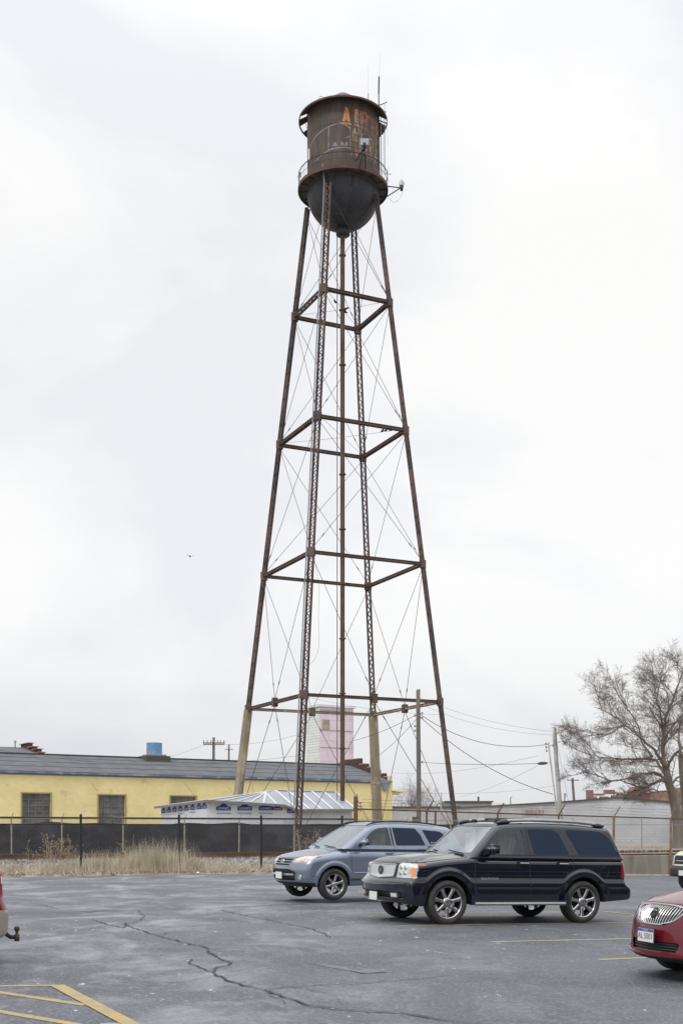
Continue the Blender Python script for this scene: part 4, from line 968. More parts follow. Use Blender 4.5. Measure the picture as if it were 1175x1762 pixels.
# pink and white tower block
pc = at(550, 1431, 150); pc.z = 0; pkd = 150/F
zt = EYE+(HY-1216)*pkd
rr = (608-CX)/F; sP = (rr*pc.y-pc.x)/(BU.x-rr*BU.y); LB = 3.4
def Q3(s, v, z): p = pc+BU*s+BV*v; return (p.x, p.y, z)
pt = thing('tower_block', Q3(2, 2, 0), 'tall narrow pink and white sided block behind the yellow building', 'building')
mb = MB(); mb.add([Q3(0, 0, 0), Q3(sP, 0, 0), Q3(sP, 0, zt), Q3(0, 0, zt)], [(0, 1, 2, 3)]); mb.add([Q3(sP, 0, 0), Q3(sP, LB, 0), Q3(sP, LB, zt), Q3(sP, 0, zt)], [(0, 1, 2, 3)]); mb.build('front_wall', 'pink', pt)
mb = MB(); mb.add([Q3(0, LB, 0), Q3(0, 0, 0), Q3(0, 0, zt), Q3(0, LB, zt), Q3(sP, LB, 0), Q3(sP, LB, zt)], [(0, 1, 2, 3), (4, 0, 3, 5)]); mb.build('side_wall', 'whitesiding', pt)
mb = MB(); cA = Q3(sP/2, LB/2, zt+.12); mb.box(cA, (sP+.5, LB+.5, .24), Matrix.Rotation(math.atan2(BU.y, BU.x), 3, 'Z')); mb.build('roof_slab', 'whitesiding', pt)
def pz(py): return EYE+(HY-py)*pkd
def ps(px): r_ = (px-CX)/F; return (r_*pc.y-pc.x)/(BU.x-r_*BU.y)
mb = MB(); mb.add([Q3(ps(554), -.03, pz(1255)), Q3(ps(567), -.03, pz(1255)), Q3(ps(567), -.03, pz(1238)), Q3(ps(554), -.03, pz(1238)), Q3(ps(554), .05, pz(1255)), Q3(ps(567), .05, pz(1255)), Q3(ps(567), .05, pz(1238)), Q3(ps(554), .05, pz(1238))], [(0, 1, 2, 3), (0, 4, 5, 1), (1, 5, 6, 2), (2, 6, 7, 3), (3, 7, 4, 0)]); mb.build('boarded_window', 'board', pt)
for z, nm in ((pz(1222), .4), (pz(1286), .08), (pz(1256), .05)):
    mb = MB(); mb.bar(Q3(0.05, -.03, z), Q3(sP-.05, -.03, z), .05, .06); mb.build('wall_band', 'board', pt)
mb = MB(); mb.bar(Q3(sP-.35, -.04, pz(1310)), Q3(sP-.35, -.04, pz(1225)), .04, .35, up=BV); mb.build('wall_strip', 'pink', pt)
# ------------------------------------------------------------------ house-wrapped shed under the tower
GZ = 0.4
def W_(px, py, Y): p = at(px, py, Y); return p
A_ = W_(356, 1377.5, 88.2); B_ = W_(277, 1389, 97); C_ = W_(487, 1385.5, 90.5); D_ = W_(511, 1393.5, 95.0-2.3); E_ = W_(606, 1393.5, 94.0)
def down(p): return Vector((p.x, p.y, GZ-.3))
shed = thing('wrapped_shed', down((A_+E_)/2), 'low shed wrapped in white printed house wrap with sheet metal roof', 'shed')
mb = MB()
def quad(a, b): mb.add([down(a), down(b), b, a], [(0, 1, 2, 3)])
EB = W_(606, 1393.5, 99.5); BB = W_(285, 1392, 103)
quad(B_, A_); quad(A_, C_); quad(C_, D_); quad(D_, E_); quad(E_, EB); quad(EB, BB); quad(BB, B_)
mb.build('wall', 'wrap', shed)
mb = MB()
def o_(p, dx, dy=0, dz=.02): return Vector((p.x+dx, p.y+dy, p.z+dz))
R1 = W_(474, 1360.5, 95.6); R2 = W_(577, 1363, 96.6)
a, b, c, d, e_ = o_(A_, 0, -.5), o_(B_, -.5, -.3), o_(C_, .1, -.5), o_(D_, .05, -.5), o_(E_, .25, -.5)
eb = o_(EB, .25, .4); bb = o_(BB, -.4, .5)
mb.add([b, a, c, d, e_, R2, R1, eb, bb], [(0, 1, 6), (1, 2, 6), (2, 3, 6), (3, 4, 5, 6), (4, 7, 5), (7, 8, 6, 5), (8, 0, 6)])
rf = mb.build('roof', 'sheetroof', shed)
mb = MB()
for p, q in ((b, a), (a, c), (c, d), (d, e_), (e_, eb)): mb.bar(p-Vector((0, 0, .09)), q-Vector((0, 0, .09)), .05, .17)
mb.build('fascia', 'winframe', rf)
mb = MB(); n = 5
for i in range(n+1):
    t = i/n; p, q = R1.lerp(R2, t), d.lerp(e_, t*.99+.005); mb.bar(p+Vector((0, 0, .03)), q+Vector((0, 0, .03)), .17, .03)
for i in range(6):
    t = (i+.4)/6; q = a.lerp(c, t); p = R1.lerp(a, .0); mb.bar(R1.lerp(a, .05+.12*i*.2)+Vector((0, 0, .03)), q+Vector((0, 0, .03)), .13, .03)
for i in range(4):
    q = b.lerp(a, (i+.5)/4); mb.bar(R1.lerp(b, .1)+Vector((0, 0, .02)), q+Vector((0, 0, .02)), .12, .03)
mb.bar(R1+Vector((0, 0, .03)), R2+Vector((0, 0, .03)), .25, .06); mb.bar(R1+Vector((0, 0, .02)), d+Vector((0, 0, .03)), .2, .04); mb.bar(R2+Vector((0, 0, .02)), e_+Vector((0, 0, .03)), .2, .04)
mb.build('roof_seam', 'seam', rf)
tv, tf = text_mesh("LOWE'S", 0.40, 0.0)
tvs, tfs = text_mesh('WEATHER BARRIER', 0.16, 0.0)
def logo(p, q, t, zc, sc, small=True):
    """logo centred at fraction t of the wall p->q, height zc"""
    d = (Vector((q.x, q.y, 0))-Vector((p.x, p.y, 0))); ln = d.length; d /= ln; nn = Vector((d.y, -d.x, 0)); o = Vector((p.x, p.y, 0))+d*ln*t+nn*.02; o.z = zc
    mb = MB(); w_, h_ = 1.02*sc, .36*sc
    poly = [(-w_, -h_), (w_, -h_), (w_, .12*sc), (.78*sc, .20*sc), (.62*sc, .20*sc), (.30*sc, .46*sc), (0, .60*sc), (-.30*sc, .46*sc), (-.62*sc, .20*sc), (-.78*sc, .20*sc), (-w_, .12*sc)]
    mb.add([o+d*x+Vector((0, 0, y)) for x, y in poly], [tuple(range(len(poly)))]); L_ = mb.build('printed_logo', 'logoblue', shed)
    mb = MB(); o3 = o+nn*.012; mb.add([o3+d*(x*sc*1.12)+Vector((0, 0, (y-.09)*sc*1.1)) for x, y, z in tv], tf); mb.build('logo_letters', 'seam', L_)
    if small:
        mb = MB(); o4 = o+nn*.012-Vector((0, 0, .75*sc)); mb.add([o4+d*x*.8+Vector((0, 0, y)) for x, y, z in tvs], tfs); mb.build('printed_words', 'logoblue', shed)
kz = 88/F
zl = EYE+(HY-1389.5)*kz
for px in (384.5, 421, 457.5):
    t = ((px-CX)/F*A_.y-A_.x)/(C_.x-A_.x-(px-CX)/F*(C_.y-A_.y)); yy = A_.y+(C_.y-A_.y)*t; logo(A_, C_, t, EYE+(HY-1390.5)*yy/F, .56)
logo(A_, C_, .925, EYE+(HY-1391.5)*90.3/F, .40, False)
logo(C_, D_, .55, EYE+(HY-1395)*92/F, .62, False)
for i, t in enumerate((.06, .19, .32, .45, .58, .71, .84, .95)):
    yy = B_.y+(A_.y-B_.y)*t; logo(B_, A_, t, EYE+(HY-(1396.5-t*9))*yy/F, .50, i in (3, 5))
# bright lamp-like gap left out; bundle of pale sheeting leaning along the shed foot
mb = MB(); a, b = at(195, 1409, 84), at(350, 1409.5, 84)
for i in range(4): mb.bar(a+Vector((i*.8, 0, -i*.03+.08)), b+Vector((0, 0, -i*.06+.08)), .5, .05)
o = mb.build('sheet_stack', 'seam', org=a); o.location = a; tag(o, 'stack of long white sheets lying behind the black screen near the shed', 'building sheets')

# ------------------------------------------------------------------ white block buildings on the right
def pface(Y0, pts, zb=0.0):   # facade outline in picture coordinates at depth Y0
    return [at(px, py, Y0) for px, py in pts]
wb = thing('white_building', at(1070, 1450, 93), 'white painted block building with shallow gabled parapet behind the bare tree', 'building')
Y0 = 93.0; outline = [(966, 1381), (1059, 1373.5), (1066, 1373.5), (1140, 1380), (1230, 1392)]
top = pface(Y0, outline); mb = MB(); bot = [Vector((p.x, p.y, .3)) for p in top]; back = Vector((0, 22, 0))
n = len(top)
for i in range(n-1):
    mb.add([bot[i], bot[i+1], top[i+1], top[i]], [(0, 1, 2, 3)])
mb.add([bot[0], top[0], top[0]+back, bot[0]+back], [(0, 1, 2, 3)]); mb.add([bot[-1], top[-1], top[-1]+back, bot[-1]+back], [(3, 2, 1, 0)])
mb.build('wall', 'whitebrick', wb)
mb = MB()
for i in range(n-1): mb.add([top[i]-Vector((0, 0, .25)), top[i+1]-Vector((0, 0, .25)), top[i+1]+back-Vector((0, 0, .25)), top[i]+back-Vector((0, 0, .25))], [(0, 1, 2, 3)])
mb.build('roof', 'shingle', wb)
mb = MB()
for i in range(n-1): mb.bar(top[i]+Vector((0, .05, .02)), top[i+1]+Vector((0, .05, .02)), .4, .12)
mb.build('coping', 'coping', wb)
lb = thing('low_white_building', at(880, 1440, 112), 'long low white building with a boarded opening running back behind the right fence', 'building')
a, b = at(785, 1392, 138), at(966, 1382, 94); a2 = Vector((a.x, a.y, .3)); b2 = Vector((b.x, b.y, .3))
aw, bw = at(905, 1404, 107), at(935, 1404, 101)
mb = MB(); mb.add([a2, b2, b, a], [(0, 1, 2, 3)]); bk = Vector((6, 18, 0)); mb.add([a, b, b+bk, a+bk], [(0, 1, 2, 3)]); mb.add([a2, a, a+bk, a2+bk], [(0, 1, 2, 3)]); mb.build('wall', 'whitebrick', lb)
mb = MB(); mb.bar(a+Vector((0, 0, .06)), b+Vector((0, 0, .06)), .3, .12); mb.build('coping', 'coping', lb)
def onw(px, py, off=.05):
    r_ = (px-CX)/F; d = b-a; t = (r_*a.y-a.x)/(d.x-r_*d.y); p = a+d*t; nn = Vector((-d.y, d.x, 0)).normalized(); nn = nn if nn.y < 0 else -nn
    p = p+nn*off; p.z = EYE+(HY-py)/F*p.y; return p
mb = MB(); q = [onw(903, 1403), onw(935, 1403), onw(935, 1394), onw(903, 1394)]; q2 = [onw(903, 1403, .01), onw(935, 1403, .01), onw(935, 1394, .01), onw(903, 1394, .01)]
mb.add(q+q2, [(0, 1, 2, 3), (0, 4, 5, 1), (1, 5, 6, 2), (2, 6, 7, 3), (3, 7, 4, 0)]); bo = mb.build('boarded_opening', 'board', lb)
mb = MB()
for px in (909, 916, 923, 929): mb.bar(onw(px, 1403, .07), onw(px, 1394, .07), .03, .03, up=(1, 0, 0))
mb.build('board_joint', 'winframe', bo)
for px, h in ((976, 9), (1000, 0), (873, 5)):
    if h: p = onw(min(px, 965), 1382, -.3); mb = MB(); mb.tube([p-Vector((0, 0, .4)), p+Vector((0, 0, .5)), p+Vector((.15, 0, .55))], .05, 6); mb.build('vent_pipe', 'greymetal', lb)
# grey hall far behind and other distant blocks
o = thing('grey_hall', at(815, 1420, 190), 'far grey metal clad hall with a flat roof left of the white buildings', 'building')
a, b = at(768, 1383, 190), at(846, 1381, 190); mb = MB(); mb.box(((a.x+b.x)/2, 196, b.z/2), (b.x-a.x, 12, b.z)); mb.build('wall', 'greymetal', o)
mb = MB(); mb.box(((a.x+b.x)/2, 196, b.z+.1), (b.x-a.x+.5, 12.5, .2)); mb.build('roof_edge', 'coping', o)
mb = MB(); p = at(823, 1381, 189.9); mb.tube([p, p+Vector((0, 0, .9))], .15, 6); mb.build('vent_pipe', 'coping', o)
o = thing('distant_white_house', at(725, 1420, 160), 'far pale grey flat building between the yellow building and the brown pole', 'building')
a, b = at(676, 1391, 160), at(790, 1393, 160); mb = MB(); mb.box(((a.x+b.x)/2, 165, a.z/2), (b.x-a.x, 10, a.z)); mb.build('wall', 'whitebrick', o)
mb = MB(); mb.box(((a.x+b.x)/2, 165, a.z+.1), (b.x-a.x+.4, 10.4, .25)); mb.build('roof_edge', 'coping', o)
# broken red brick walls behind the white building
rb_ = thing('ruined_brick_wall', at(1070, 1390, 122), 'broken red brick wall with gaps standing beyond the white building roof', 'wall')
mb = MB(); 
for (x0, x1, y0, y1) in ((1010, 1021, 1360, 1390), (1021, 1040, 1366, 1369.5), (1040, 1058, 1359.5, 1367), (1021, 1027, 1371, 1390), (1033, 1047, 1371, 1390), (1053, 1062, 1369, 1390), (1062, 1120, 1367, 1392), (1120, 1150, 1362, 1392), (1150, 1180, 1356, 1392), (1027, 1033, 1374, 1390), (1047, 1053, 1375, 1390)):
    p, q = at(x0, y1, 122), at(x1, y0, 122); mb.box(((p.x+q.x)/2, 122.3, (p.z+q.z)/2), (q.x-p.x, .6, q.z-p.z))
mb.build('wall', 'redbrick', rb_)
mb = MB(); p = at(1108, 1371, 110); mb.box((p.x, 112, p.z), (1.6, 2, 1.0), Matrix.Rotation(.2, 3, 'Y')); mb.prism([(-.9, 0), (.9, 0), (.6, .45), (-.6, .45)], 0, (p.x, 111, p.z+.5), (1, 0, 0), (0, 0, 1), (0, 1, 0), 2)
M['redpanel'] = mat('dull_red_panel', (0.22, 0.085, 0.08), .6); mb.build('roof_hut', 'redpanel', rb_)

# ------------------------------------------------------------------ utility poles, wires, lamp
def pole(px0, py0, px1, py1, Y, r, m, label, zb=None, r1=None, grp='utility poles', extra=None):
    a, b = at(px0, py0, Y), at(px1, py1, Y); d = a-b; zb = gz(b.x, Y)-.2 if zb is None else zb; base = b+d*((zb-b.z)/d.z)
    o = thing('utility_pole', base, label, 'utility pole', grp)
    mb = MB(); mb.tube([base.lerp(a, t)+Vector((math.sin(t*5)*.02, 0, 0)) for t in np.linspace(0, 1, 8)], list(np.linspace(r1 or r*1.25, r, 8)), 12); mb.build('shaft', m, o, smooth=True)
    mb = MB(); mb.tube([a, a+Vector((0, 0, .04))], r*1.05, 10); mb.build('pole_cap', m, o)
    return o, a, base
o, ptop, pb = pole(719.8, 1188, 720, 1410, 88, .15, 'polewood', 'tall brown wooden utility pole just right of the water tower riser and far leg')
mb = MB()
for py, s in ((1228, 1), (1232, -1), (1250, -1), (1258, -1), (1312, 1), (1236, 1)):
    p = at(720, py, 88); mb.bar(p+Vector((s*.12, 0, 0)), p+Vector((s*.28, 0, 0)), .05, .05); mb.tube([p+Vector((s*.28, 0, -.08)), p+Vector((s*.28, 0, .1))], .05, 6)
mb.build('insulator', 'ftan', o)
mb = MB(); p = at(714, 1412, 87.8); mb.box(p, (.4, .3, .5)); mb.build('meter_box', 'coping', o)
o, q1, qb = pole(953.5, 1253, 963.5, 1402, 76, .12, 'polepale', 'tall leaning pale pole with a brown top right of the black car roof', r1=.17)
mb = MB(); d = qb-q1; mb.tube([q1-d*.0, q1+d*.28], .125, 10); mb.build('weathered_top', 'ftan', o)
o, q2, _ = pole(944, 1279, 958, 1402, 75, .045, 'polepale', 'thin pale metal pole leaning beside the tall pale pole')
mb = MB()
for dy, s in ((2, -1), (8, -1), (14, -1), (5, 1)):
    p = at(944.5+dy*.1, 1279+dy, 75); mb.bar(p, p+Vector((s*.22, 0, .03)), .035, .035); mb.tube([p+Vector((s*.22, 0, -.05)), p+Vector((s*.22, 0, .1))], .04, 6)
mb.build('insulator', 'greymetal', o)
mb = MB(); c = at(932, 1314.2, 75); mb.tube([at(948, 1312.5, 75), c+Vector((.3, 0, .02))], .02, 5); mb.build('lamp_arm', 'greymetal', o)
mb = MB(); mb.tube([c+Vector((-.3, 0, -.02)), c+Vector((-.1, 0, 0)), c+Vector((.25, 0, .02)), c+Vector((.36, 0, .02))], [.03, .1, .09, .03], 8); mb.build('lamp_head', 'coping', o)
o, r1_, _ = pole(368, 1270, 367.5, 1320, 165, .18, 'polewood', 'far wooden pole with two crossarms above the yellow building roof')
for py, w2 in ((1279, 1.5), (1281.5, 1.45)):
    mb = MB(); p = at(368, py, 164.8-(py-1279)*.1); mb.bar(p-Vector((w2, 0, 0)), p+Vector((w2, 0, 0)), .14, .14); mb.build('crossarm', 'polewood', o)
mb = MB()
for dx in (-1.4, -.9, -.4, .5, .9, 1.4): p = at(368, 1278, 164.8)+Vector((dx, 0, 0)); mb.tube([p, p+Vector((0, 0, .3))], .06, 6)
mb.build('insulator', 'coping', o)
o, r2_, _ = pole(394, 1282, 394, 1320, 178, .13, 'polewood', 'shorter far pole just right of the double crossarm pole')
mb = MB(); p = at(394, 1290, 177.8); mb.bar(p-Vector((.6, 0, 0)), p+Vector((.6, 0, 0)), .1, .1); mb.build('crossarm', 'polewood', o)
o, _, _ = pole(985, 1340, 988, 1385, 150, .15, 'polewood', 'far short wooden pole with one crossarm by the brick ruin')
mb = MB(); p = at(985.5, 1343, 149.8); mb.bar(p-Vector((.75, 0, 0)), p+Vector((.75, 0, 0)), .12, .12); mb.build('crossarm', 'polewood', o)
o, _, _ = pole(759.5, 1365, 759, 1405, 150, .08, 'polepale', 'far thin pale pole close to the right tower leg')
mb = MB(); p = at(762, 1384, 149.8); mb.box(p, (.35, .3, .6)); mb.build('transformer', 'greymetal', o)
o, _, _ = pole(972, 1366.5, 972, 1385, 130, .05, 'redbrick', 'small rusty pipe mast above the low white roof')
mb = MB(); p = at(972, 1367, 129.8); mb.box(p, (.2, .2, .15)); mb.build('crossarm', 'redbrick', o)
def wire(a, b, sag, label, r=.016, grp='overhead wires'):
    pts = [a.lerp(b, t)-Vector((0, 0, sag*4*t*(1-t))) for t in np.linspace(0, 1, 25)]
    mb = MB(); mb.tube(pts, r, 4, False); o = mb.build('overhead_wire', 'cable', org=a); o.location = a; tag(o, label, 'wire', grp)
wire(at(722, 1229, 88), at(944, 1281, 75), .95, 'upper black wire sagging from the brown pole to the pale pole', .022)
wire(at(722, 1233, 88), at(951, 1367, 76), 0.75, 'long black wire dropping steeply from the brown pole to the foot of the pale pole', .022)
wire(at(722, 1312, 88), at(927, 1314, 75), .12, 'level black wire from the brown pole to the small street lamp', .02)
wire(at(718, 1229, 88), at(608, 1275, 96), .2, 'wire running from the brown pole down behind the far concrete leg', .017)
wire(at(718, 1236, 88), at(649, 1302, 110), .2, 'second lower wire from the brown pole down to the stepped parapet', .017)
wire(at(720, 1200, 88), at(951, 1259, 76), .4, 'topmost faint wire from the brown pole to the pale pole top', .009)
wire(at(720, 1210, 88), at(951, 1265, 76), .5, 'second faint wire just under the topmost one', .009)
wire(at(674, 1330, 133), at(925, 1301, 76), .5, 'faint wire rising from the yellow building corner to the pale poles', .010)
wire(at(-20, 1288, 120), at(512, 1301, 118), 1.2, 'long wire passing left to right above the yellow building roof', .016)
wire(at(530, 1200, 90), at(760, 1230, 105), .3, 'short wire crossing between the lower struts of the tower', .010)
wire(at(372, 1281, 165), at(520, 1262, 190), .6, 'distant wire leaving the double crossarm pole to the right', .02)
wire(at(355, 1281, 165), at(100, 1330, 190), 1.2, 'distant wire leaving the double crossarm pole to the left', .015)
wire(at(675, 1360, 140), at(960, 1352, 120), .6, 'faint far wire low over the distant roofs', .012)
wire(at(790, 1372, 140), at(925, 1318, 90), .3, 'thin slanting wire from the distant roofs up to the street lamp', .010)
wire(at(955, 1262, 76), at(978, 1380, 90), .0, 'thin guy wire falling from the pale pole to the white roof', .010)

# ------------------------------------------------------------------ bare trees
class Tree:
    def __init__(s, seed): s.rnd = random.Random(seed); s.limbs = MB(); s.tw = MB()
    def branch(s, p, d, ln, r, lvl, maxl, up=.12, gn=1.0):
        rn = s.rnd; n = max(3, int(ln/ (0.55 if lvl < 3 else .3))); n = min(n, 10 if lvl < 4 else 3); seg = ln/n; pts = [p.copy()]; rs = [r]; q = p.copy(); dd = d.normalized(); dirs = []
        for i in range(n):
            w_ = .08 if lvl < 3 else .10
            dd = (dd+Vector((rn.gauss(0, w_), rn.gauss(0, w_), rn.gauss(0, w_)+up*(.5 if lvl < 3 else .9)*seg))).normalized()
            q = q+dd*seg; pts.append(q.copy()); dirs.append(dd.copy()); rs.append(r*(1-(i+1)/n*(.62 if lvl < maxl else .8)))
        (s.limbs if lvl <= 1 else s.tw).tube(pts, rs, (9, 8, 6, 4, 3, 3, 3)[min(lvl, 6)], False)
        if lvl >= maxl: return
        k = {0: 7, 1: 9, 2: 8, 3: 7, 4: 5}.get(lvl, 3); k = int(k*gn+.5)
        for i in range(k):
            t = (.22+.78*(i+rn.random()*.8)/k); t = min(t, .999); j = min(int(t*n), n-1); f = t*n-j
            b = pts[j].lerp(pts[j+1], f); base = dirs[j]; side = base.orthogonal().normalized(); side = Matrix.Rotation(rn.uniform(0, 6.283), 3, base) @ side
            ang = R(rn.uniform(28, 58)); nd = (base*math.cos(ang)+side*math.sin(ang)).normalized()
            if lvl < 3 and nd.z < -.15: nd.z *= .3
            s.branch(b, nd, ln*rn.uniform(.42, .72)*(1.12-.40*t), max(rs[j]*rn.uniform(.40, .58), .006), lvl+1, maxl, up, gn)
    def spline(s, pts, r0, r1, lvl, maxl, k, ls=1.0, up=.12):
        """a guided limb through given points with side branches"""
        pts = [Vector(p) for p in pts]; P = []
        for i in range(len(pts)-1):
            p0 = pts[max(i-1, 0)]; p1 = pts[i]; p2 = pts[i+1]; p3 = pts[min(i+2, len(pts)-1)]
            for t in (0, .25, .5, .75): P.append(.5*((2*p1)+(p2-p0)*t+(2*p0-5*p1+4*p2-p3)*t*t+(3*p1-p0-3*p2+p3)*t**3)+Vector((s.rnd.gauss(0, .03), s.rnd.gauss(0, .03), s.rnd.gauss(0, .03)))*(1 if i+t > 0 else 0))
        P.append(pts[-1]); m = len(P); rs = [.68*(r0+(r1-r0)*(i/(m-1))**.7) for i in range(m)]
        s.limbs.tube(P, rs, 9, False); total = sum((P[i+1]-P[i]).length for i in range(m-1))
        for i in range(k):
            t = .12+.88*(i+s.rnd.random()*.7)/k; j = min(int(t*(m-1)), m-2); base = (P[j+1]-P[j]).normalized(); side = base.orthogonal().normalized(); side = Matrix.Rotation(s.rnd.uniform(0, 6.283), 3, base) @ side
            ang = R(s.rnd.uniform(30, 65)); nd = (base*math.cos(ang)+side*math.sin(ang)).normalized()
            if nd.z < -.3: nd.z *= .4
            s.branch(P[j].copy(), nd, s.rnd.uniform(.95, 2.0)*ls*.94*(1.15-.42*t), max(rs[j]*.42, .022), lvl+1, maxl, up)
TY = 74.0
tr = Tree(11)
def tp(px, py, dy=0.0): return at(px, py, TY+dy)
base = Vector((tp(1168, 1450).x, TY, .55))
trunk = MB(); trunk.tube([base-Vector((0, 0, .3)), base+Vector((0, 0, .25)), tp(1167, 1420), tp(1163, 1395), tp(1158, 1370), tp(1151, 1350), tp(1146, 1325)], [.62, .42, .34, .31, .28, .25, .21], 14, False)
tree = thing('bare_tree', base, 'big leafless spreading tree in front of the white building at the right edge', 'tree')
trunk.build('trunk', 'bark', tree, smooth=True)
S = tr.spline
S([tp(1146, 1325), tp(1141, 1300, .2), tp(1141, 1270, .3), tp(1143, 1245, .4), tp(1150, 1222, .3), tp(1158, 1204, .2), tp(1166, 1180), tp(1174, 1160), tp(1176, 1148)], .27, .03, 1, 5, 12, 1.5)
S([tp(1146, 1325), tp(1138, 1312, -.6), tp(1130, 1297, -1), tp(1110, 1278, -1.4), tp(1092, 1262, -1.8), tp(1074, 1247, -2), tp(1058, 1235, -2), tp(1040, 1224, -2), tp(1022, 1217, -2)], .20, .02, 1, 5, 12, 1.5)
S([tp(1150, 1340), tp(1135, 1318, .8), tp(1122, 1305, 1.4), tp(1095, 1307, 1.8), tp(1070, 1306, 2), tp(1040, 1304, 2), tp(1010, 1298, 2), tp(990, 1290, 2)], .17, .02, 1, 5, 12, 1.35, .16)
S([tp(1150, 1348), tp(1135, 1333, -1), tp(1112, 1332, -1.5), tp(1085, 1338, -2), tp(1056, 1344, -2.2), tp(1030, 1336, -2.2), tp(1005, 1330, -2.2), tp(988, 1334, -2)], .16, .02, 1, 5, 11, 1.15, .12)
S([tp(1152, 1352), tp(1138, 1343, 1), tp(1122, 1350, 1.5), tp(1108, 1357, 1.5), tp(1090, 1352, 1.8), tp(1062, 1344, 2), tp(1035, 1348, 2)], .20, .03, 1, 5, 9, .95, .05)
S([tp(1142, 1270, .3), tp(1138, 1240, -.3), tp(1133, 1215, -.6), tp(1125, 1198, -1), tp(1115, 1186, -1)], .14, .02, 1, 5, 9, 1.4)
S([tp(1122, 1302, -.6), tp(1105, 1280, .5), tp(1100, 1255, 1.2), tp(1085, 1228, 1.6), tp(1070, 1205, 1.8), tp(1062, 1192, 1.8)], .11, .02, 1, 5, 9, 1.4)
S([tp(1141, 1285, .3), tp(1150, 1262, 1.2), tp(1165, 1240, 2), tp(1185, 1220, 2.2), tp(1210, 1200, 2.5)], .15, .02, 1, 5, 9, 1.5)
S([tp(1146, 1325), tp(1160, 1300, -1), tp(1180, 1282, -1.5), tp(1215, 1262, -1.5), tp(1250, 1250, -1.5)], .17, .03, 1, 5, 9, 1.5)
S([tp(1152, 1352), tp(1172, 1335, .5), tp(1205, 1322, 1), tp(1250, 1310, 1)], .15, .03, 1, 5, 8, 1.5)
S([tp(1150, 1222, .3), tp(1148, 1195, 1.5), tp(1140, 1178, 1.8), tp(1136, 1168, 1.8)], .08, .015, 1, 5, 7, 1.2)
S([tp(1074, 1247, -2), tp(1050, 1262, -2.2), tp(1025, 1262, -2.4), tp(1000, 1256, -2.4), tp(988, 1262, -2.4)], .07, .015, 1, 5, 8, 1.0)
S([tp(1152, 1360), tp(1135, 1362, -1), tp(1115, 1358, -1.3), tp(1098, 1366, -1.5), tp(1080, 1378, -1.5)], .09, .02, 1, 5, 7, .8, -.05)
tr.limbs.build('limbs', 'bark', tree, smooth=True)
tr.tw.build('crown', 'twig', tree)
# knotty second stem just right of it
t2 = Tree(5); b2_ = Vector((at(1186, 1440, 80).x, 80, .5)); o = thing('bare_tree', b2_, 'second leafless tree stem half cut off by the right photo edge', 'tree')
mb = MB(); mb.tube([b2_, at(1184, 1400, 80), at(1180, 1360, 80), at(1176, 1330, 80), at(1172, 1300, 80)], [.5, .42, .36, .3, .22], 12, False); mb.build('trunk', 'bark', o, smooth=True)
t2.spline([at(1172, 1300, 80), at(1168, 1270, 80.5), at(1172, 1240, 81), at(1180, 1210, 81)], .2, .03, 1, 5, 9, 1.2)
t2.limbs.build('limbs', 'bark', o, smooth=True); t2.tw.build('crown', 'twig', o)
for i, (px, h, Y, lab) in enumerate(((690, 1356, 165, 'small far leafless tree just right of the yellow building corner'), (712, 1350, 170, 'far leafless tree touching the left side of the brown pole'), (733, 1362, 168, 'low far leafless tree right of the brown pole'), (1016, 1385, 100, 'thin bare shrub growing before the white gabled wall'))):
    if i == 3: continue
    t = Tree(30+i); p = Vector((at(px, 1400, Y).x, Y, .8)); hh = at(px, h, Y).z-.8; o = thing('bare_tree', p, lab, 'tree', 'small bare trees in the distance')
    mb = MB(); mb.tube([p, p+Vector((.1, 0, hh*.3))], [.13, .1], 6, False); mb.build('trunk', 'twig_far', o)
    for k in range(5): t.branch(p+Vector((0, 0, hh*(.15+.04*k))), Vector((random.uniform(-.6, .6), random.uniform(-.5, .5), 1)), hh*.62, .06, 2, 5, .1)
    t.limbs.build('limbs', 'twig_far', o); t.tw.build('crown', 'twig_far', o)
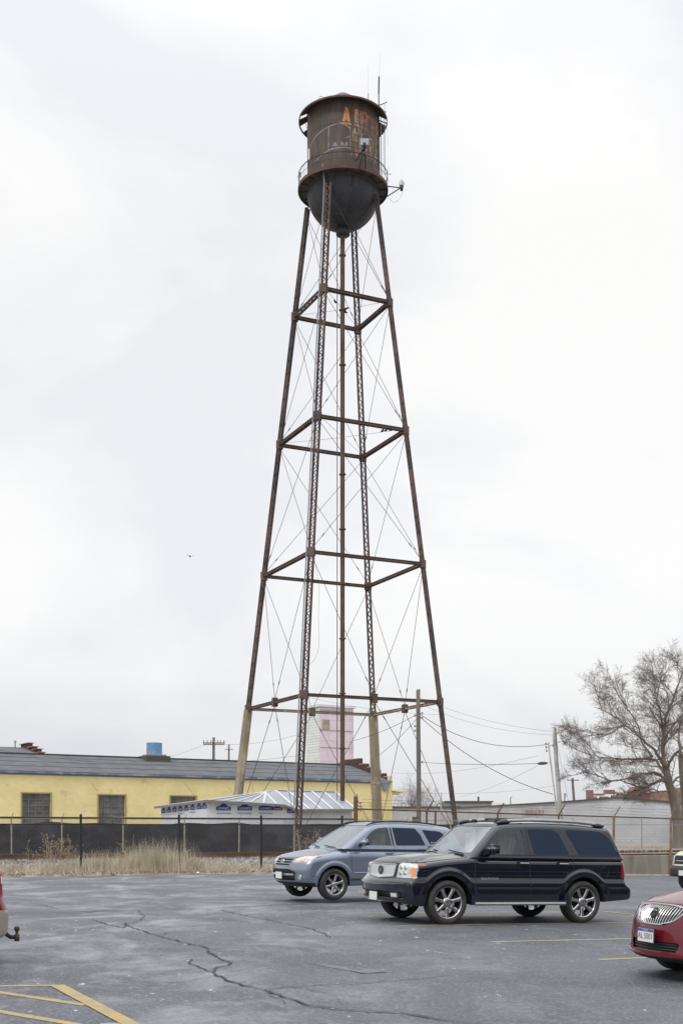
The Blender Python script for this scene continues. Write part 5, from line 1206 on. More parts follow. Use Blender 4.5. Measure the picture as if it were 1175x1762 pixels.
# ------------------------------------------------------------------ vehicles: bodies grown from a smooth implicit shape
def smax(a, b, k): h = np.maximum(k-np.abs(a-b), 0)/k; return np.maximum(a, b)+h*h*k*.25
def smin(a, b, k): h = np.maximum(k-np.abs(a-b), 0)/k; return np.minimum(a, b)-h*h*k*.25
def curve(pts, sm=0.04):
    xs = np.array([p[0] for p in pts], float); ys = np.array([p[1] for p in pts], float)
    X = np.linspace(xs[0]-.5, xs[-1]+.5, 1500); Y = np.interp(X, xs, ys); dx = X[1]-X[0]
    if sm > 0:
        n = int(3*sm/dx)+1; k = np.exp(-.5*((np.arange(-n, n+1)*dx)/sm)**2); k /= k.sum(); Y = np.convolve(np.pad(Y, n, mode='edge'), k, 'valid')
    return lambda q: np.interp(q, X, Y)
def make_field(S):
    Wm = S['W']; nose = curve(S['nose'], .03); tail = curve(S['tail'], .03); side = curve(S['side'], S.get('side_sm', .03)); hood = curve(S['hood'], .05)
    roof = curve(S['roof'], .12); belt = S['belt']; sill = curve(S['sill'], .05); wx = S['wheels']; wz = S.get('wz', S['wr']); Ra = S['arch']
    wsb, wst = S['ws']; rwb, rwt = S['rw']
    def plane(b, t, sgn):      # slanted glass plane through (x,z) points b and t, outside on the sgn side
        dx, dz = t[0]-b[0], t[1]-b[1]; l = math.hypot(dx, dz); nx, nz = dz/l, -dx/l
        if nx*sgn < 0: nx, nz = -nx, -nz
        return lambda x, z: (x-b[0])*nx+(z-b[1])*nz
    pw, pr_ = plane(wsb, wst, -1), plane(rwb, rwt, 1)
    tum = S['tum']; wg = S['wg']
    def f(x, y, z):
        ay = np.abs(y); rel = ay/Wm
        d1 = np.hypot(x-wx[0], z-wz); d2 = np.hypot(x-wx[1], z-wz); dw = np.minimum(d1, d2)
        w_ = Wm-side(z)
        # narrowing towards both ends
        w_ = w_-S['pinch']*np.clip((S['pf']-x)/S['pf'], 0, 1)**2-S['pinchr']*np.clip((x-S['pr'])/(S['L']-S['pr']), 0, 1)**2
        if S.get('flare'): w_ = w_+S['flare']/(1+np.exp((dw-S['flare_r'])/.010))*(1/(1+np.exp((z-1.15)/.02)))
        if S.get('ledge'): w_ = w_+S['ledge_d']/(1+np.exp((np.minimum((z-S['ledge'])/.022, 60))))*(1-1/(1+np.exp((dw-S['flare_r'])/.010)) if S.get('flare') else 1)
        top = np.where(x < wsb[0]+.25, hood(x), S['deck'](x) if S.get('deck') is not None else belt)
        crown = S['crown']*rel**2.2
        fr = nose(z)+S['bow']*rel**S['bowp']-x
        rr = x-(tail(z)-S['rbow']*rel**3)
        ft = z-(top-crown)
        if S.get('bulge'): ft = ft-S['bulge']/(1+np.exp((ay-S['bulge_w'])/.015))*np.clip((1.5-x), 0, 1)
        lo = smax(ay-w_, ft, S['shoulder']); lo = smax(lo, sill(x)-z, .05); lo = smax(lo, fr, S['nk']); lo = smax(lo, rr, .12)
        g = ay-(wg-tum*(z-belt)-S.get('gtaper', .05)*np.clip((x-3.0)/2, 0, 1)**2)
        gt = z-(roof(x)-.055*rel**2.5)
        gr = smax(g, gt, S.get('rk', .10)); gr = smax(gr, pw(x-.13*rel**2, z), .07); gr = smax(gr, pr_(x+.10*rel**3, z), .08); gr = smax(gr, belt-.07-z, .02)
        out = smin(lo, gr, .035)
        well = np.maximum(dw-Ra, .42-ay)
        return np.maximum(out, -well)
    return f
def surface_nets(f, lo, hi, h):
    n = [int((b-a)/h)+2 for a, b in zip(lo, hi)]
    ax = [a+np.arange(k)*h for a, k in zip(lo, n)]
    V = f(ax[0][:, None, None]+np.zeros((1, n[1], n[2])), ax[1][None, :, None]+np.zeros((n[0], 1, n[2])), ax[2][None, None, :]+np.zeros((n[0], n[1], 1))).astype(np.float32)
    s = V < 0; c = [m-1 for m in n]
    cnt = sum(s[i:i+c[0], j:j+c[1], k:k+c[2]].astype(np.int8) for i in (0, 1) for j in (0, 1) for k in (0, 1))
    mixed = (cnt > 0) & (cnt < 8); I = np.argwhere(mixed); idx = -np.ones(mixed.shape, np.int64); idx[tuple(I.T)] = np.arange(len(I))
    acc = np.zeros((len(I), 3)); num = np.zeros(len(I))
    for a in range(3):
        for u in (0, 1):
            for v in (0, 1):
                o = [0, 0, 0]; others = [q for q in range(3) if q != a]; o[others[0]] = u; o[others[1]] = v; o2 = list(o); o2[a] = 1
                A = V[I[:, 0]+o[0], I[:, 1]+o[1], I[:, 2]+o[2]]; B = V[I[:, 0]+o2[0], I[:, 1]+o2[1], I[:, 2]+o2[2]]
                ok = (A < 0) != (B < 0); t = np.where(ok, A/np.where(ok, A-B, 1), 0)
                p = I.astype(float)+np.array(o); p[:, a] += t; acc[ok] += p[ok]; num[ok] += 1
    P = np.array(lo)+acc/num[:, None]*h
    F_ = []
    for a in range(3):
        b_, c_ = (a+1) % 3, (a+2) % 3
        sl0 = [slice(None)]*3; sl1 = [slice(None)]*3; sl0[a] = slice(0, n[a]-1); sl1[a] = slice(1, n[a])
        ch = s[tuple(sl0)] != s[tuple(sl1)]; E = np.argwhere(ch)
        E = E[(E[:, b_] > 0) & (E[:, b_] < n[b_]-1) & (E[:, c_] > 0) & (E[:, c_] < n[c_]-1)]
        inside = s[tuple(E.T)]
        q = []
        for (u, v) in ((-1, -1), (0, -1), (0, 0), (-1, 0)):
            G = E.copy(); G[:, b_] += u; G[:, c_] += v; q.append(idx[tuple(G.T)])
        q = np.stack(q, 1); q = np.where(inside[:, None], q, q[:, ::-1]); F_.append(q)
    return P, np.concatenate(F_)
def grad(f, P, e=.004):
    g = np.empty_like(P)
    for a in range(3):
        d = np.zeros(3); d[a] = e; g[:, a] = (f(*(P+d).T)-f(*(P-d).T))/(2*e)
    return g
def newton(f, P, it=3, mask=None):
    for _ in range(it):
        v = f(*P.T); g = grad(f, P); st = v/np.maximum((g*g).sum(1), .3); st = np.clip(st, -.02, .02); d = g*st[:, None]
        if mask is not None: d = d*mask
        P = P-d
    return P
def inpoly(px, py, poly):
    n = len(poly); r = np.zeros(len(px), bool); j = n-1
    for i in range(n):
        xi, yi = poly[i]; xj, yj = poly[j]; c = ((yi > py) != (yj > py)) & (px < (xj-xi)*(py-yi)/((yj-yi) or 1e-9)+xi); r ^= c; j = i
    return r
def rpoly(poly, r=.04, n=4):
    """round a polygon's corners"""
    out = []; m = len(poly)
    for i in range(m):
        p0, p1, p2 = Vector(poly[i-1]), Vector(poly[i]), Vector(poly[(i+1) % m]); a = (p0-p1); b = (p2-p1); k = min(r, a.length*.45, b.length*.45); a = p1+a.normalized()*k; b = p1+b.normalized()*k
        for t in np.linspace(0, 1, n): q = a*(1-t)**2+p1*2*t*(1-t)+b*t*t; out.append((q.x, q.y))
    return out
AX = {'side': (0, 2), 'front': (1, 2), 'rear': (1, 2), 'top': (0, 1)}
class Vehicle:
    def __init__(s, S, root, h, paint):
        s.S = S; s.f = make_field(S); s.root = root; s.paint = paint; s.h = h
        L, Wm, H = S['L'], S['W']+.08, S['H']
        s.P, s.F = surface_nets(s.f, (-.12, -Wm-.05, .1), (L+.12, Wm+.05, H+.08), h)
        s.P = newton(s.f, s.P, 2); s.regions = []
    def region(s, name, proj, poly, m, parent=None, off=0.0, cond=None, side=0, rnd=.03, lip=.03, label=None, snap=True):
        s.regions.append(dict(name=name, proj=proj, poly=rpoly(poly, rnd) if rnd else poly, m=m, parent=parent, off=off, cond=cond, side=side, lip=lip, label=label, snap=snap))
    def build(s):
        P, F_ = s.P, s.F
        G = grad(s.f, P); Nn = G/np.maximum(np.linalg.norm(G, axis=1), 1e-6)[:, None]
        def nmask(proj, n):
            return {'side': np.abs(n[:, 1]) > .42, 'front': n[:, 0] < -.22, 'rear': n[:, 0] > .25, 'top': n[:, 2] > .5}[proj]
        taken = np.zeros(len(P), bool)
        for r in s.regions:
            if not r['snap']: continue
            a, b = AX[r['proj']]; poly = r['poly']; m_ = nmask(r['proj'], Nn) & ~taken
            if r['side']: m_ &= P[:, 1]*r['side'] > 0
            if r['cond'] is not None: m_ &= r['cond'](P, Nn)
            ix = np.where(m_)[0]
            if not len(ix): continue
            U_, V_ = P[ix, a], P[ix, b]; best = np.full(len(ix), 1e9); bu = U_.copy(); bv = V_.copy()
            for i in range(len(poly)):
                x0, y0 = poly[i-1]; x1, y1 = poly[i]; dx, dy = x1-x0, y1-y0; l2 = dx*dx+dy*dy+1e-12; t = np.clip(((U_-x0)*dx+(V_-y0)*dy)/l2, 0, 1); qx, qy = x0+t*dx, y0+t*dy; d = np.hypot(U_-qx, V_-qy); k = d < best
                best[k] = d[k]; bu[k] = qx[k]; bv[k] = qy[k]
            k = best < s.h*.52; ii = ix[k]; P[ii, a] = bu[k]; P[ii, b] = bv[k]; taken[ii] = True
            mk = np.ones(3); mk[[a, b]] = 0
            Q = P[ii]
            for _ in range(3):
                v = s.f(*Q.T); g = grad(s.f, Q); ax_ = [c for c in range(3) if c not in (a, b)][0]; gg = g[:, ax_]; ok = np.abs(gg) > .2; Q[ok, ax_] -= np.clip(v[ok]/gg[ok], -.02, .02)
            P[ii] = Q
        G = grad(s.f, P); Nn = G/np.maximum(np.linalg.norm(G, axis=1), 1e-6)[:, None]
        Cn = P[F_].mean(1); Fn = Nn[F_].mean(1); reg = -np.ones(len(F_), int)
        S = s.S; dw = np.minimum(np.hypot(Cn[:, 0]-S['wheels'][0], Cn[:, 2]-S.get('wz', S['wr'])), np.hypot(Cn[:, 0]-S['wheels'][1], Cn[:, 2]-S.get('wz', S['wr'])))
        well = dw < S['arch']+.004
        for i, r in enumerate(s.regions):
            a, b = AX[r['proj']]; m_ = (reg < 0) & nmask(r['proj'], Fn) & inpoly(Cn[:, a], Cn[:, b], r['poly']) & ~well
            if r['side']: m_ &= Cn[:, 1]*r['side'] > 0
            if r['cond'] is not None: m_ &= r['cond'](Cn, Fn)
            reg[m_] = i
        reg[(reg < 0) & (well | (Cn[:, 2] < S['under']))] = -2
        objs = {}
        def emit(name, mask, m, off, lip, parent, label=None):
            f_ = F_[mask]
            if len(f_) < 2: return None
            u, inv = np.unique(f_, return_inverse=True); inv = inv.reshape(f_.shape); vp = P[u]+Nn[u]*off; vn = Nn[u]
            faces = inv.tolist(); verts = vp
            if lip:
                e = np.concatenate([inv[:, [0, 1]], inv[:, [1, 2]], inv[:, [2, 3]], inv[:, [3, 0]]]); key = np.sort(e, 1); _, ki, kc = np.unique(key, axis=0, return_index=True, return_counts=True); be = e[ki[kc == 1]]
                bv = np.unique(be); m1 = {v: i+len(u) for i, v in enumerate(bv)}; m2 = {v: i+len(u)+len(bv) for i, v in enumerate(bv)}
                verts = np.concatenate([vp, vp[bv], vp[bv]-vn[bv]*lip]); vn = np.concatenate([vn, vn[bv], vn[bv]])
                faces += [[m1[b_], m1[a_], m2[a_], m2[b_]] for a_, b_ in be.tolist()]
            me = bpy.data.meshes.new(name); me.from_pydata(verts.tolist(), [], faces); me.materials.append(M[m] if isinstance(m, str) else m); me.shade_smooth(); me.update()
            try: me.normals_split_custom_set_from_vertices(vn.tolist())
            except Exception: pass
            o = bpy.data.objects.new(name, me); COL.objects.link(o); o.parent = parent; ORG[o.name] = Vector((0, 0, 0))
            if label: o['label'] = label
            return o
        s.body = emit('body', reg == -1, s.paint, 0, 0, s.root)
        emit('underbody', reg == -2, 'black', 0, 0, s.root)
        for i, r in enumerate(s.regions):
            par = s.root if r['parent'] is None else objs.get(r['parent'], s.body)
            key = r['name'] if not r['side'] else r['name']+('L' if r['side'] < 0 else 'R')
            if r['parent'] and r['side']: par = objs.get(r['parent']+('L' if r['side'] < 0 else 'R'), objs.get(r['parent'], s.root))
            o = emit(r['name'], reg == i, r['m'], r['off'], r['lip'], par, r['label'])
            if o is not None: objs[key] = o
        s.objs = objs
    # draping helpers --------------------------------------------------
    def drape(s, proj, pts, side=-1, off=0.0):
        out = []
        for u, v in pts:
            t = np.linspace(0, 1, 500)
            if proj == 'side': q = np.stack([np.full(500, u), side*(1.3-t*1.1), np.full(500, v)], 1)
            elif proj == 'front': q = np.stack([-.3+t*3.0, np.full(500, u), np.full(500, v)], 1)
            elif proj == 'rear': q = np.stack([s.S['L']+.3-t*2.2, np.full(500, u), np.full(500, v)], 1)
            else: q = np.stack([np.full(500, u), np.full(500, v), 2.2-t*1.9], 1)
            val = s.f(*q.T); k = np.argmax(val < 0)
            if val[k] >= 0: k = 499
            p = q[k].copy()
            if k > 0: w_ = val[k-1]/(val[k-1]-val[k]); p = q[k-1]+(q[k]-q[k-1])*w_
            g = grad(s.f, p[None])[0]; g /= max(np.linalg.norm(g), 1e-6); out.append((Vector(p)+Vector(g)*off, Vector(g)))
        return out
    def dense(s, pts, step=.05):
        P_ = []
        for a, b in zip(pts[:-1], pts[1:]):
            n = max(1, int(math.dist(a, b)/step))
            for i in range(n): P_.append((a[0]+(b[0]-a[0])*i/n, a[1]+(b[1]-a[1])*i/n))
        P_.append(pts[-1]); return P_
    def seam(s, name, proj, pts, m='black', r=.006, side=None, parent=None, off=0.0, flat=None):
        for sd_ in ((-1, 1) if side is None and proj == 'side' else (side or -1,)):
            mb = MB(); D = s.dense(pts); mb.tube([p for p, g in s.drape(proj, D, sd_, off)], r, 5); mb.build(name, m, parent or s.root, org=Vector((0, 0, 0)))
    def put(s, mb, name, m, parent=None, smooth=False, label=None): return mb.build(name, m, parent or s.root, smooth, label, org=Vector((0, 0, 0)))

def wheel(root, c, r, rimr, wd, outer, spokes, style, capr=.06, cover='chrome'):
    """wheel centred at c; outer = -1 or 1 is the side that faces out"""
    mb = MB(); s = outer
    pr = [(rimr, s*(wd*.36)), (rimr+.012, s*wd*.46), (rimr+(r-rimr)*.45, s*wd*.52), (r-.045, s*wd*.50), (r-.012, s*wd*.42), (r, s*wd*.30), (r, s*wd*.12), (r-.008, s*wd*.11), (r-.008, s*wd*.09), (r, s*wd*.08), (r, -s*wd*.08), (r-.008, -s*wd*.09), (r-.008, -s*wd*.11), (r, -s*wd*.12), (r, -s*wd*.3), (r-.012, -s*wd*.42), (r-.045, -s*wd*.5), (rimr+.01, -s*wd*.48), (rimr, -s*wd*.4)]
    mb.lathe([(a*.30, -s*wd*.1) for a in (.001,)]+[(rimr*.55, -s*wd*.1), (rimr*.55, -s*wd*.16), (.001, -s*wd*.16)], c, 24, 'y'); hub = mb.build('wheel', 'darkmetal', root, org=Vector((0, 0, 0)))
    hub['label'] = {(-1, 0): 'near side front wheel', (-1, 1): 'near side rear wheel', (1, 0): 'far side front wheel', (1, 1): 'far side rear wheel'}[(outer, 1 if c[0] > 2.2 else 0)]
    mb = MB(); mb.lathe(pr, c, 56, 'y'); mb.build('tyre', 'rubber', hub, True, org=Vector((0, 0, 0)))
    mb = MB(); lipo = s*wd*.40
    mb.lathe([(rimr*1.01, lipo+s*.012), (rimr*.965, lipo+s*.010), (rimr*.93, lipo-s*.02), (rimr*.90, s*wd*.15), (rimr*.90, -s*wd*.4)], c, 56, 'y')
    mb.lathe([(rimr*1.01, lipo+s*.012), (rimr*1.01, -s*wd*.4)], c, 56, 'y'); rim = mb.build('rim', style, hub, True, org=Vector((0, 0, 0)))
    for k in range(spokes):
        mb = MB(); a = 2*math.pi*(k+.25)/spokes; rd = Vector((math.cos(a), 0, math.sin(a))); tg = Vector((-math.sin(a), 0, math.cos(a))); C_ = Vector(c)
        secs = []
        for t, hw, dy in ((.16, .040, lipo-s*.025), (.38, .031, lipo-s*.008), (.7, .029, lipo-s*.004), (.90, .038, lipo+s*.0), (.97, .048, lipo+s*.003)):
            o = C_+rd*rimr*t; hw *= rimr/.27
            secs += [o-tg*hw+Vector((0, dy-s*.05, 0)), o-tg*hw+Vector((0, dy-s*.012, 0)), o-tg*hw*.55+Vector((0, dy, 0)), o+tg*hw*.55+Vector((0, dy, 0)), o+tg*hw+Vector((0, dy-s*.012, 0)), o+tg*hw+Vector((0, dy-s*.05, 0))]
        fs = [(6*i+j, 6*i+j+1, 6*i+6+j+1, 6*i+6+j) for i in range(4) for j in range(5)]+[(24, 25, 26, 27, 28, 29), (5, 4, 3, 2, 1, 0)]
        mb.add(secs, fs); mb.build('spoke', style, rim, org=Vector((0, 0, 0)))
    mb = MB(); mb.lathe([(.001, lipo+s*.006), (capr*.6, lipo+s*.006), (capr, lipo-s*.004), (capr*1.15, lipo-s*.03), (capr*1.2, lipo-s*.05)], c, 28, 'y'); mb.build('hub_cap', style, rim, True, org=Vector((0, 0, 0)))
    mb = MB()
    for k in range(5 if capr < .07 else 0):
        a = 2*math.pi*k/5; mb.lathe([(.001, lipo-s*.012), (.012, lipo-s*.012), (.013, lipo-s*.03)], (c[0]+math.cos(a)*capr*1.45, c[1], c[2]+math.sin(a)*capr*1.45), 8, 'y')
    if mb.v: mb.build('lug_nut', 'darkmetal', rim, org=Vector((0, 0, 0)))
def seats(v, xs, z, w2=.36, m='seat'):
    for i, (x, hb) in enumerate(xs):
        for y in (-w2, w2):
            mb = MB(); 
            def rb(c, d, rot=None):
                bm = bmesh.new(); bmesh.ops.create_cube(bm, size=1); bmesh.ops.scale(bm, vec=d, verts=bm.verts); bmesh.ops.bevel(bm, geom=bm.edges[:], offset=min(d)*.35, segments=3, affect='EDGES'); Mx = Matrix.Translation(c) @ (rot.to_4x4() if rot else Matrix.Identity(4)); bmesh.ops.transform(bm, matrix=Mx, verts=bm.verts); bm.verts.index_update()
                mb.add([tuple(q.co) for q in bm.verts], [tuple(q.index for q in f.verts) for f in bm.faces]); bm.free()
            rot = Matrix.Rotation(.22, 3, 'Y'); rb((x, y, z), (.5, .5, .16)); rb((x+.33, y, z+.36), (.14, .48, .66), rot); rb((x+.42, y, z+.36+.44), (.10, .27, .2), rot)
            v.put(mb, 'seat', m, smooth=False)
def place(root, near_front_px, Z0, yaw, wx, wyn, wr, dz=0.0):
    """put a vehicle so that its near front wheel's outer centre stands at that picture column and depth"""
    c, d = math.cos(R(yaw)), math.sin(R(yaw)); X0 = (near_front_px-CX)/F*Z0
    e1, e2 = Vector((c, d, 0)), Vector((-d, c, 0)); O = Vector((X0, Z0, 0))-e1*wx[0]+e2*wyn
    # follow the lot surface through three wheel points
    g = lambda a, b: Vector(((O+e1*a+e2*b).x, (O+e1*a+e2*b).y, float(lot_h((O+e1*a+e2*b).x))))
    p0, p1, p2 = g(wx[0], -wyn), g(wx[1], -wyn), g(wx[0], wyn)
    ex = (p1-p0).normalized(); ey = (p2-p0); ez = ex.cross(ey).normalized(); ey = ez.cross(ex).normalized()
    Mx = Matrix((ex, ey, ez)).transposed().to_4x4(); org = p0-ex*wx[0]+ey*wyn; Mx.translation = org+Vector((0, 0, dz+.002))
    root.matrix_world = Mx; root.location, root.rotation_euler = Mx.translation, Mx.to_euler()
def plate_(v, c, txt, nrm=(-1, 0, 0), w_=.305, h_=.152, name='licence_plate', top=None):
    c = Vector(c); n = Vector(nrm).normalized(); u = Vector((0, 0, 1)).cross(n).normalized(); up = n.cross(u); rot = Matrix((u, n, up)).transposed()
    mb = MB(); mb.box(c, (w_+.02, .012, h_+.02), rot); pf = v.put(mb, name, 'darkmetal'); mb = MB(); mb.box(c+n*.006, (w_, .008, h_), rot); pl = v.put(mb, 'plate_face', 'plate', pf)
    if txt:
        vs, fs = text_mesh(txt, .10, 0.0, .85); mb = MB(); mb.add([c+n*.0125-u*(-x)*1.0+up*(y-.012) for x, y, z in vs], fs); v.put(mb, 'plate_number', 'interior', pf)
    if top:
        mb = MB(); mb.box(c+n*.007+up*(h_*.38), (w_*.98, .009, h_*.20), rot); v.put(mb, 'plate_header', 'blue', pf)
        vs, fs = text_mesh(top, .028, 0.0); mb = MB(); mb.add([c+n*.0125+u*x+up*(y+h_*.38) for x, y, z in vs], fs); v.put(mb, 'plate_state_name', 'plate', pf)
def mirror(v, x, y, z, m, sz=(.16, .22, .17)):
    for s in (-1, 1):
        bm = bmesh.new(); bmesh.ops.create_cube(bm, size=1); bmesh.ops.scale(bm, vec=sz, verts=bm.verts); bmesh.ops.bevel(bm, geom=bm.edges[:], offset=min(sz)*.33, segments=4, affect='EDGES')
        for q in bm.verts: q.co.y *= 1-.15*(q.co.x < 0); q.co.x += -.04*abs(q.co.y/sz[1])*0
        bm.verts.index_update(); mb = MB(); mb.add([(q.co.x+x, q.co.y*1+s*(y+sz[1]/2+.05), q.co.z+z+.04) for q in bm.verts], [tuple(q.index for q in f.verts) for f in bm.faces]); bm.free()
        mr = v.put(mb, 'mirror', m, smooth=True); mb = MB(); mb.bar((x, s*(y-.05), z-.05), (x, s*(y+.12), z-.0), .07, .05); v.put(mb, 'mirror_arm', 'black', mr)
        mb = MB(); mb.box((x+sz[0]/2+.001, s*(y+sz[1]/2+.05), z+.04), (.006, sz[1]*.8, sz[2]*.75)); v.put(mb, 'mirror_glass', 'chrome', mr)
def wiper(v, a, b, root):
    for (y0, y1) in ((a, b), (a+.62, b+.62)):
        S = v.S; p = v.drape('front', [(y0+(y1-y0)*t, S['ws'][0][1]+.03+.05*t) for t in np.linspace(0, 1, 7)], off=.02); mb = MB(); mb.tube([q for q, g in p], .011, 5); v.put(mb, 'wiper', 'black')

# ---------------------------------------------------------------- black full size SUV
S1 = dict(L=5.05, W=.985, H=1.93, belt=1.275, wheels=(.97, 3.92), wr=.40, arch=.475, under=.33, wg=.935, tum=.26, pinch=.02, pf=.9, pinchr=.04, pr=4.2,
          nose=[(.3, .16), (.42, .06), (.5, .02), (.74, .0), (.775, .015), (.80, .085), (.84, .10), (1.08, .13), (1.14, .17), (1.2, .3)], bow=.20, bowp=2.6, nk=.05,
          tail=[(.3, 5.05), (.45, 5.13), (.68, 5.14), (.72, 5.01), (1.3, 4.95)], rbow=.05,
          side=[(.3, .03), (.5, .012), (.78, .018), (1.0, .018), (1.15, .03), (1.28, .06)], ledge=.80, ledge_d=.032, flare=.030, flare_r=.60,
          hood=[(0, 1.03), (.12, 1.09), (.35, 1.165), (.9, 1.245), (1.45, 1.295)], crown=.11, shoulder=.07, bulge=.03, bulge_w=.50,
          roof=[(1.9, 1.82), (2.25, 1.88), (3.0, 1.91), (3.9, 1.90), (4.55, 1.85)], sill=[(0, .40), (.4, .33), (1.4, .36), (3.4, .36), (4.4, .40), (5.0, .44)],
          ws=((1.36, 1.24), (2.02, 1.82)), rw=((5.00, 1.20), (4.70, 1.80)), rk=.12, gtaper=.04)
car1 = thing('parked_suv', (0, 0, 0), 'big glossy black full size suv with chrome grille and seven spoke chrome wheels', 'car', 'vehicles parked in the lot')
v = Vehicle(S1, car1, .021, 'navy')
for sd_ in (-1, 1):
    v.region('headlight', 'front', [(sd_*.55, .83), (sd_*.965, .83), (sd_*.965, 1.085), (sd_*.57, 1.10)][::sd_], 'lens_clear', off=.004, side=sd_, cond=lambda P, N_: P[:, 0] < .40, rnd=.02)
    v.region('window', 'side', [(1.70, 1.285), (1.84, 1.40), (2.09, 1.755), (2.52, 1.765), (2.60, 1.70), (2.64, 1.285)], 'clearglass', 'front_door', -.006, side=sd_, cond=lambda P, N_: P[:, 2] > 1.27)
    v.region('window', 'side', [(2.82, 1.285), (2.72, 1.72), (2.74, 1.765), (3.24, 1.765), (3.42, 1.68), (3.60, 1.31), (3.58, 1.285)], 'tint', 'rear_door', -.006, side=sd_)
    v.region('quarter_window', 'side', [(3.83, 1.285), (3.58, 1.72), (3.60, 1.76), (4.38, 1.745), (4.58, 1.62), (4.80, 1.30), (4.78, 1.285)], 'tint', None, -.006, side=sd_)
    v.region('taillight', 'side', [(4.80, .86), (5.4, .86), (5.4, 1.26), (4.86, 1.26)], 'lens_red', None, .006, side=sd_, rnd=.02)
    v.region('front_door', 'side', [(1.52, .43), (1.52, 1.23), (1.66, 1.30), (2.02, 1.80), (2.68, 1.815), (2.71, 1.26), (2.71, .43)], 'navy', None, 0, side=sd_, lip=.012)
    v.region('rear_door', 'side', [(2.71, .43), (2.715, 1.26), (2.685, 1.815), (3.34, 1.81), (3.52, 1.68), (3.68, 1.30), (3.69, 1.0), (3.55, .93), (3.42, .75), (3.39, .43)], 'navy', None, 0, side=sd_, lip=.012)
v.region('windshield', 'front', [(-.80, 1.30), (.80, 1.30), (.66, 1.80), (-.66, 1.80)], 'ws', None, -.006, cond=lambda P, N_: P[:, 0] > 1.25)
v.region('rear_window', 'rear', [(-.72, 1.28), (.72, 1.28), (.62, 1.72), (-.62, 1.72)], 'tint', None, -.006)
v.region('grille', 'front', [(-.46, .845), (0, .805), (.46, .845), (.50, 1.06), (-.50, 1.06)], 'brushed', None, .008, cond=lambda P, N_: P[:, 0] < .4)
v.region('air_intake', 'front', [(-.78, .47), (.78, .47), (.78, .575), (-.78, .575)], 'black', None, -.03, cond=lambda P, N_: P[:, 0] < .5)
v.build()
g_ = v.objs['grille']; v.seam('grille_frame', 'front', [(-.46, .845), (0, .805), (.46, .845), (.50, 1.06), (-.50, 1.06), (-.46, .845)], 'chrome', .016, parent=g_, off=.006)
for (p, gn) in v.drape('front', [(0, .945)], off=.022):
    mb = MB(); mb.lathe([(.052, -.008), (.075, -.012), (.082, 0), (.075, .012), (.052, .008)], p, 28, 'y'); mb.v = [(p.x+(q[1]-p.y)*-1, p.y+(q[0]-p.x), q[2]) for q in mb.v]; em = v.put(mb, 'emblem', 'darkmetal', g_)
    mb = MB(); mb.prism([(-.032, .03), (.032, .03), (.032, -.01), (0, -.045), (-.032, -.01)], 0, p-Vector((.01, 0, 0)), (0, 1, 0), (0, 0, 1), (1, 0, 0), .015); v.put(mb, 'emblem_shield', 'chrome', em)
